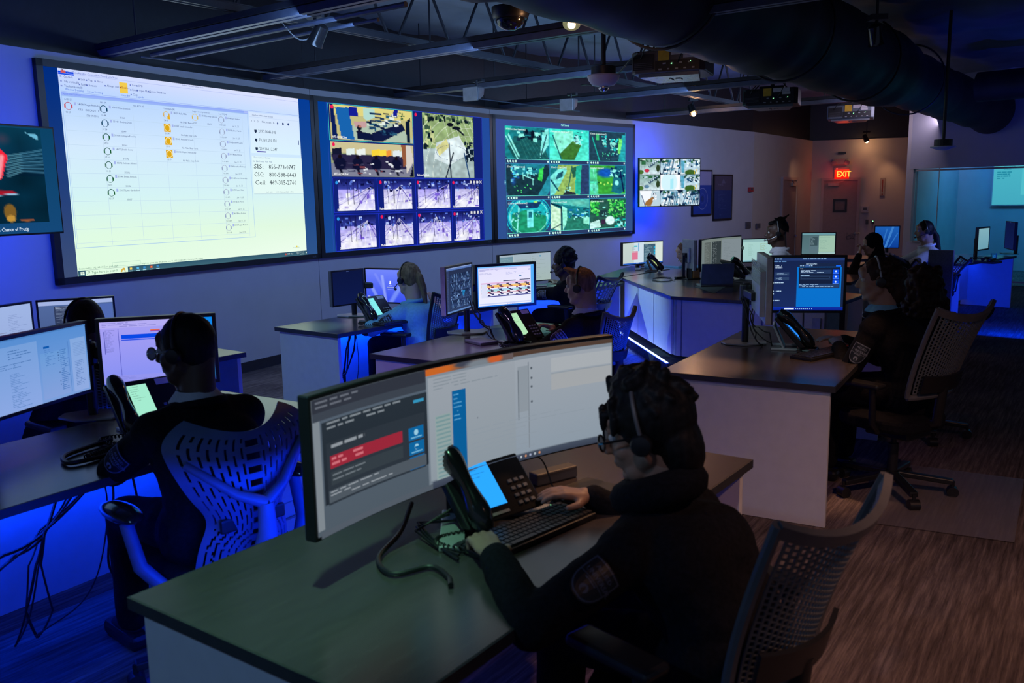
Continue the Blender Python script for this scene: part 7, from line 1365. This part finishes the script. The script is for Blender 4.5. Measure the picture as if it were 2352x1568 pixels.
    if style == 'short': Hh = cap
    elif style == 'ginger': Hh = [he(0, -.018, .032, (.080, .094, .092)), he(0, -.055, -.005, (.066, .046, .055))]+[('c', tuple(Hd(x, .03, .095)), tuple(Hd(x-.01, .082+.01*R_.random(), .125+.015*R_.random())), .020, .006, 0) for x in (-.04, -.02, 0, .02, .04)]; fd = .006
    elif style == 'locs':
        Hh = [he(0, -.036, .034, (.092, .112, .108)), he(0, -.08, -.05, (.080, .062, .10)), he(0, -.03, .128, (.062, .065, .042)), he(.0, .02, .110, (.05, .04, .03))]
        for k in range(64):
            a = R_.uniform(0, 2*PI); b = R_.uniform(.15, 1.35); d = Vector((math.cos(a)*math.cos(b), math.sin(a)*math.cos(b)-.15, math.sin(b))); p0 = Hd(d.x*.086, d.y*.106-.034, .034+d.z*.105); q_ = Hd(d.x*.045, -.025+d.y*.04, .125+.02*R_.random()); Hh.append(('c', tuple(p0), tuple(p0.lerp(q_, .7)), .011, .010, 0))
        for k in range(22): a = R_.uniform(0, 2*PI); p0 = Hd(.058*math.cos(a), -.025+.06*math.sin(a), .13+.03*R_.random()); Hh.append(('c', tuple(p0), tuple(Hd(.03*math.cos(a+1.2), -.025+.035*math.sin(a+1.2), .158+.02*R_.random())), .012, .008, 0))
        for x, y, z in ((.055, -.09, .13), (-.03, -.10, .14), (.02, .05, .15), (-.05, .045, .105), (.07, -.07, .11), (.0, .085, .085), (.04, .08, .08), (-.04, .078, .075), (-.065, .05, .06)): p0 = Hd(x, y, z); Hh.append(('c', tuple(p0), tuple(p0+Vector((0, 0, -.035))+hr*R_.uniform(-.01, .01)), .013, .008, 0))
    elif style == 'afro':
        Hh = [he(0, -.025, .05, (.094, .108, .108)), he(0, -.06, .0, (.08, .06, .08))]
        for k in range(90): a = R_.uniform(0, 2*PI); b = R_.uniform(-.3, 1.5); Hh.append(he(.096*math.cos(a)*math.cos(b), -.03+.108*min(.55, math.sin(a))*math.cos(b), .05+.112*math.sin(b), (.015,)*3))
    elif style == 'ponytail':
        Hh = cap+[('c', tuple(Hd(0, -.10, .03)), tuple(Hd(.005, -.125, .0)), .022, .026, 0), ('c', tuple(Hd(.005, -.125, .0)), tuple(Hd(.02, -.13, -.08)-up*.02), .028, .03, 0), ('c', tuple(Hd(.02, -.13, -.08)-up*.02), tuple(Hd(.035, -.12, -.22)-up*.03), .028, .012, 0)]
    elif style == 'longtail':
        Hh = cap+[('c', tuple(Hd(0, -.10, .02)), tuple(Hd(.0, -.14, -.08)), .024, .03, 0), ('c', tuple(Hd(.0, -.14, -.08)), tuple(Hd(.0, -.16, -.30)), .036, .03, 0), ('c', tuple(Hd(.0, -.16, -.30)), tuple(Hd(.0, -.14, -.46)), .028, .012, 0), ('c', tuple(Hd(.05, -.02, -.03)), tuple(Hd(.0, -.13, -.10)), .02, .02, 0)]
    elif style == 'bob':
        Hh = cap+[('c', tuple(Hd(s*.06, -.02, .0)), tuple(Hd(s*.075, -.03, -.13)), .035, .022, 0) for s in (-1, 1)]+[('c', tuple(Hd(x, -.075, -.02)), tuple(Hd(x*1.3, -.085, -.15)), .04, .02, 0) for x in (-.05, -.02, .02, .05)]
    elif style == 'topknot':
        Hh = [he(0, -.03, .045, (.072, .085, .085)), he(0, -.05, .125, (.042, .048, .042)), he(0, -.02, .10, (.05, .06, .04)), he(0, .03, .10, (.045, .045, .028))]
        for k in range(16): a = R_.uniform(0, 2*PI); p0 = Hd(.03*math.cos(a), -.05+.035*math.sin(a), .14); Hh.append(('c', tuple(p0), tuple(p0+(hr*math.cos(a)+hf*math.sin(a))*.03+up*.015), .010, .007, 0))
        for pts in (((0, -.07, .15), (0, -.10, .160), (.0, -.135, .178)), ((.02, -.09, .12), (.03, -.115, .07), (.03, -.12, .02)), ((0, -.1, .12), (0, -.125, .06), (0, -.122, .0)), ((-.02, -.09, .12), (-.03, -.11, .08), (-.03, -.115, .04))):
            for a, b in zip(pts, pts[1:]): Hh.append(('c', tuple(Hd(*a)), tuple(Hd(*b)), .010, .008, 0))
    elif style == 'hood':
        Hh = [he(0, -.03, .03, (.098, .112, .115)), he(0, -.06, -.06, (.095, .08, .10)), ('c', tuple(Hd(0, -.05, -.05)), tuple(NB+up*.0-f*.02), .09, .10, 0)]; fd = .01; tx = TEX
    elif style == 'curly':
        Hh = cap+[he(0, -.08, -.01, (.075, .07, .085)), he(0, -.095, -.08, (.07, .06, .07))]
        for k in range(60): a = R_.uniform(PI*.9, PI*2.1); b = R_.uniform(-1.0, 1.2); Hh.append(he(.088*math.cos(a)*math.cos(b), -.04+.11*math.sin(a)*math.cos(b), .01+.10*math.sin(b), (.018,)*3))
    elif style == 'longcurly':
        Hh = [he(0, -.03, .03, (.115, .12, .115)), he(0, -.06, -.08, (.15, .11, .12)), he(0, -.07, -.20, (.15, .10, .12)), he(0, -.07, -.30, (.12, .08, .09))]
        for k in range(150): a = R_.uniform(PI*.75, PI*2.25); z = R_.uniform(-.36, .12); w_ = .10+.055*math.exp(-((z+.14)/.14)**2); Hh.append(he(w_*math.cos(a), -.05+w_*.8*math.sin(a), z, (.022,)*3))
    sculpt('hood' if style == 'hood' else 'hair', Hh, [top if style == 'hood' else hm], .0055 if vox < .008 else .008, t, smooth=2 if style in ('locs', 'afro', 'curly', 'longcurly', 'topknot') else 4, fold=fd, tex=tx)
    # headset
    if headset:
        k_ = (1.16 if style in ('afro', 'locs', 'longcurly') else 1.06)*(1.04 if style == 'hood' else 1); q_ = thing('headset', headset, 'headset', Hd(0, -.01, .02), 0, 'telephone headsets'); hs = lambda mb_, nm, m, **kw: wb(mb_, nm, m, q_, **kw); mm = hsmat or M['black']
        m_ = MB(); m_.tube([Hd(.092*k_*math.cos(a), -.012, .0+.122*k_*math.sin(a)) for a in [PI*k/22 for k in range(23)]], .0055*S_, 8); hs(m_, 'headband', mm, smooth=True)
        for s in (-1, 1): m_ = MB(); m_.lathe([(.018, -.012), (.027, -.010), (.029, 0), (.024, .010), (.010, .013)], Hd(s*.092*k_, -.008, -.008), 18, axis=hr*s); hs(m_, 'ear_cushion', M['black'], smooth=True)
        if boom: m_ = MB(); pts = [Hd(-.098*k_, .0, -.02), Hd(-.098*k_, .05, -.045), Hd(-.075, .10, -.062), Hd(-.045, .118, -.065)]; m_.tube(pts, .0035, 7); m_.ball(pts[-1], .011, 10, 7); hs(m_, 'microphone_boom', mm, smooth=True)
    if glasses:
        q_ = thing('glasses', glasses, 'glasses', Hd(0, .1, .01)); fm = M['gloss'] if style == 'locs' else M['silver']
        for s in (-1, 1):
            m_ = MB(); m_.tube([Hd(s*.034+.027*math.cos(a), .106, .004+.021*math.sin(a)) for a in [2*PI*k/18 for k in range(18)]], .0032, 6, closed=True); wb(m_, 'rim', fm, q_, smooth=True)
            m_ = MB(); m_.tube([Hd(s*.062, .104, .010), Hd(s*.078, .09, .012), Hd(s*.086, .02, .010), Hd(s*.084, -.015, -.005)], .0032, 6); wb(m_, 'temple_arm', fm, q_, smooth=True)
            m_ = MB(); m_.ball(Hd(s*.034, .106, .004), (.026, .0015, .020), 14, 8, rot=RH); wb(m_, 'lens', LENS, q_, smooth=True)
        m_ = MB(); m_.tube([Hd(-.008, .107, .008), Hd(0, .110, .010), Hd(.008, .107, .008)], .003, 6); wb(m_, 'bridge', fm, q_, smooth=True)
    return t
person('woman with a piled up dark hairstyle and glasses working in the dark foreground', PD(1478, 992, 2.17), 141, 163, 17, ((-.055, 2.07, .785), (.225, 2.495, .785)), 'tan', 'black', 'locs', M['fabric'], vox=.0048, poses=('type', 'mouse'), headset='thin banded headset on the woman with the piled up hairstyle', boom=False, glasses='thick dark rimmed glasses on the foreground woman', hsmat=M['grey'], rimc='464e64', bodyw=1.12, lean=.24, poles=((.30, .75, -.6), (.6, .7, -.2)))
person('man in a black jacket with glasses seen from behind at the left desk', PD(424, 802, 3.02), 138, 172, 8, ((-1.44, 3.26, .785), (-.905, 3.20, .72)), 'dark', 'black', 'short', M['fabric'], vox=.007, collar=M['whitefab'], poses=('type', 'rest'), headset='headset with round ear cups on the man in glasses', glasses='clear rimmed glasses on the man at the left desk', rimc='7880a0', bodyw=1.04, lean=.12, boom=False, poles=((.45, .75, -.25), (.95, .35, 0)))
person('worker mostly hidden behind the left monitors, only the dark crown visible', PD(193, 745, 4.26), 144, 140, 5, (None, None), 'brown', 'brown', 'short', M['fabric'], patch=False, vox=.012, headset='headset on the hidden worker at far left', boom=False, lean=.12)
person('woman with a long ponytail in a light blue uniform shirt', PD(938, 640, 6.86), 146, 140, 10, ((-1.03, 6.80, .79), (-.62, 7.13, .79)), 'fair', 'blonde', 'ponytail', M['bluefab'], topname='shirt', sleeves=.5, vox=.007, poses=('type', 'type'), headset='black headset over the ponytailed hair', rimc='98b8c8', fold=.010, lean=.16, poles=((.35, .8, -.35), (.9, .5, 0)))
person('ginger haired man in a black jacket typing at the violet lit desk', PD(1333, 657, 5.74), 142, 156, 6, ((.09, 5.66, .785), (.29, 5.88, .785)), 'fair', 'ginger', 'ginger', M['fabric'], vox=.006, collar=M['whitefab'], headset='black headset on the ginger haired man', rimc='9098b0', boom=False, bodyw=1.15, lean=.14, poles=((.4, .7, -.5), (.5, .6, -.3)))
person('man with a curly afro and black jacket before the pale curved monitor', PD(1293, 606, 8.40), 143, 172, 5, ((.05, 8.66, .79), (.5, 8.95, .79)), 'dark', 'black', 'afro', M['fabric'], vox=.009, headset='headset on the man with the afro', rimc='8890a8', lean=.2)
person('woman with auburn hair and light blue shirt leaning low behind the island', PD(1570, 579, 11.25), 172, 192, 22, ((1.65, 11.3, .79), (1.75, 11.6, .79)), 'fair', 'auburn', 'bob', M['bluefab'], topname='shirt', sleeves=1, vox=.010, headset='light headset on the auburn haired woman', hsmat=M['silver'], seat=.36, rimc='203040', sc=1.0, lean=.35)
person('man with a dreadlock topknot and white shirt seen in profile', PD(1782, 535, 9.30), 166, 172, 3, ((2.50, 9.42, .79), (2.55, 9.70, .79)), 'dark', 'black', 'topknot', M['whitefab'], topname='shirt', vox=.008, headset='headset with a bright band on the topknot man', hsmat=M['silver'], patch=False, collar=M['whitefab'], sc=1.03, seat=.52, lean=.2)
person('person in a dark hood resting the chin on one hand', PD(2001, 562, 10.35), 168, 182, 8, ((4.12, 10.30, .93), (3.9, 10.6, .79)), 'fair', 'black', 'hood', M['fabric'], vox=.010, poses=('chin', 'rest'), rimc='7080c8', poles=((.8, .3, .5), (.9, .5, 0)), lean=.25)
person('woman in a white short sleeved shirt with a long dark ponytail', PD(2122, 530, 10.70), 168, 172, 6, ((4.62, 10.62, .90), (4.66, 10.9, .86)), 'tan', 'black', 'longtail', M['whitefab'], topname='shirt', sleeves=.5, vox=.010, patch=False, poses=('type', 'type'), headset='thin headset on the woman in the white shirt', seat=.50, lean=.15)
person('woman with gathered brown curls in a black jacket at the right desk', PD(2012, 641, 4.92), 140, 168, 8, ((1.90, 4.99, .785), (1.995, 5.19, .785)), 'tan', 'brown', 'curly', M['fabric'], vox=.0065, poses=('type', 'mouse'), headset='headset with a silver band on the woman at the right desk', hsmat=M['silver'], collar=M['bluefab'], rimc='6c7488', bodyw=1.1, boom=False, poles=((.5, .7, -.4), (.6, .6, -.3)))
person('person with big loose brown curls sitting beyond the right desk woman', PD(2110, 655, 5.95), 112, 112, 4, (None, None), 'tan', 'brown', 'longcurly', M['fabric'], patch=False, vox=.010, bodyw=1.0, lean=.08)
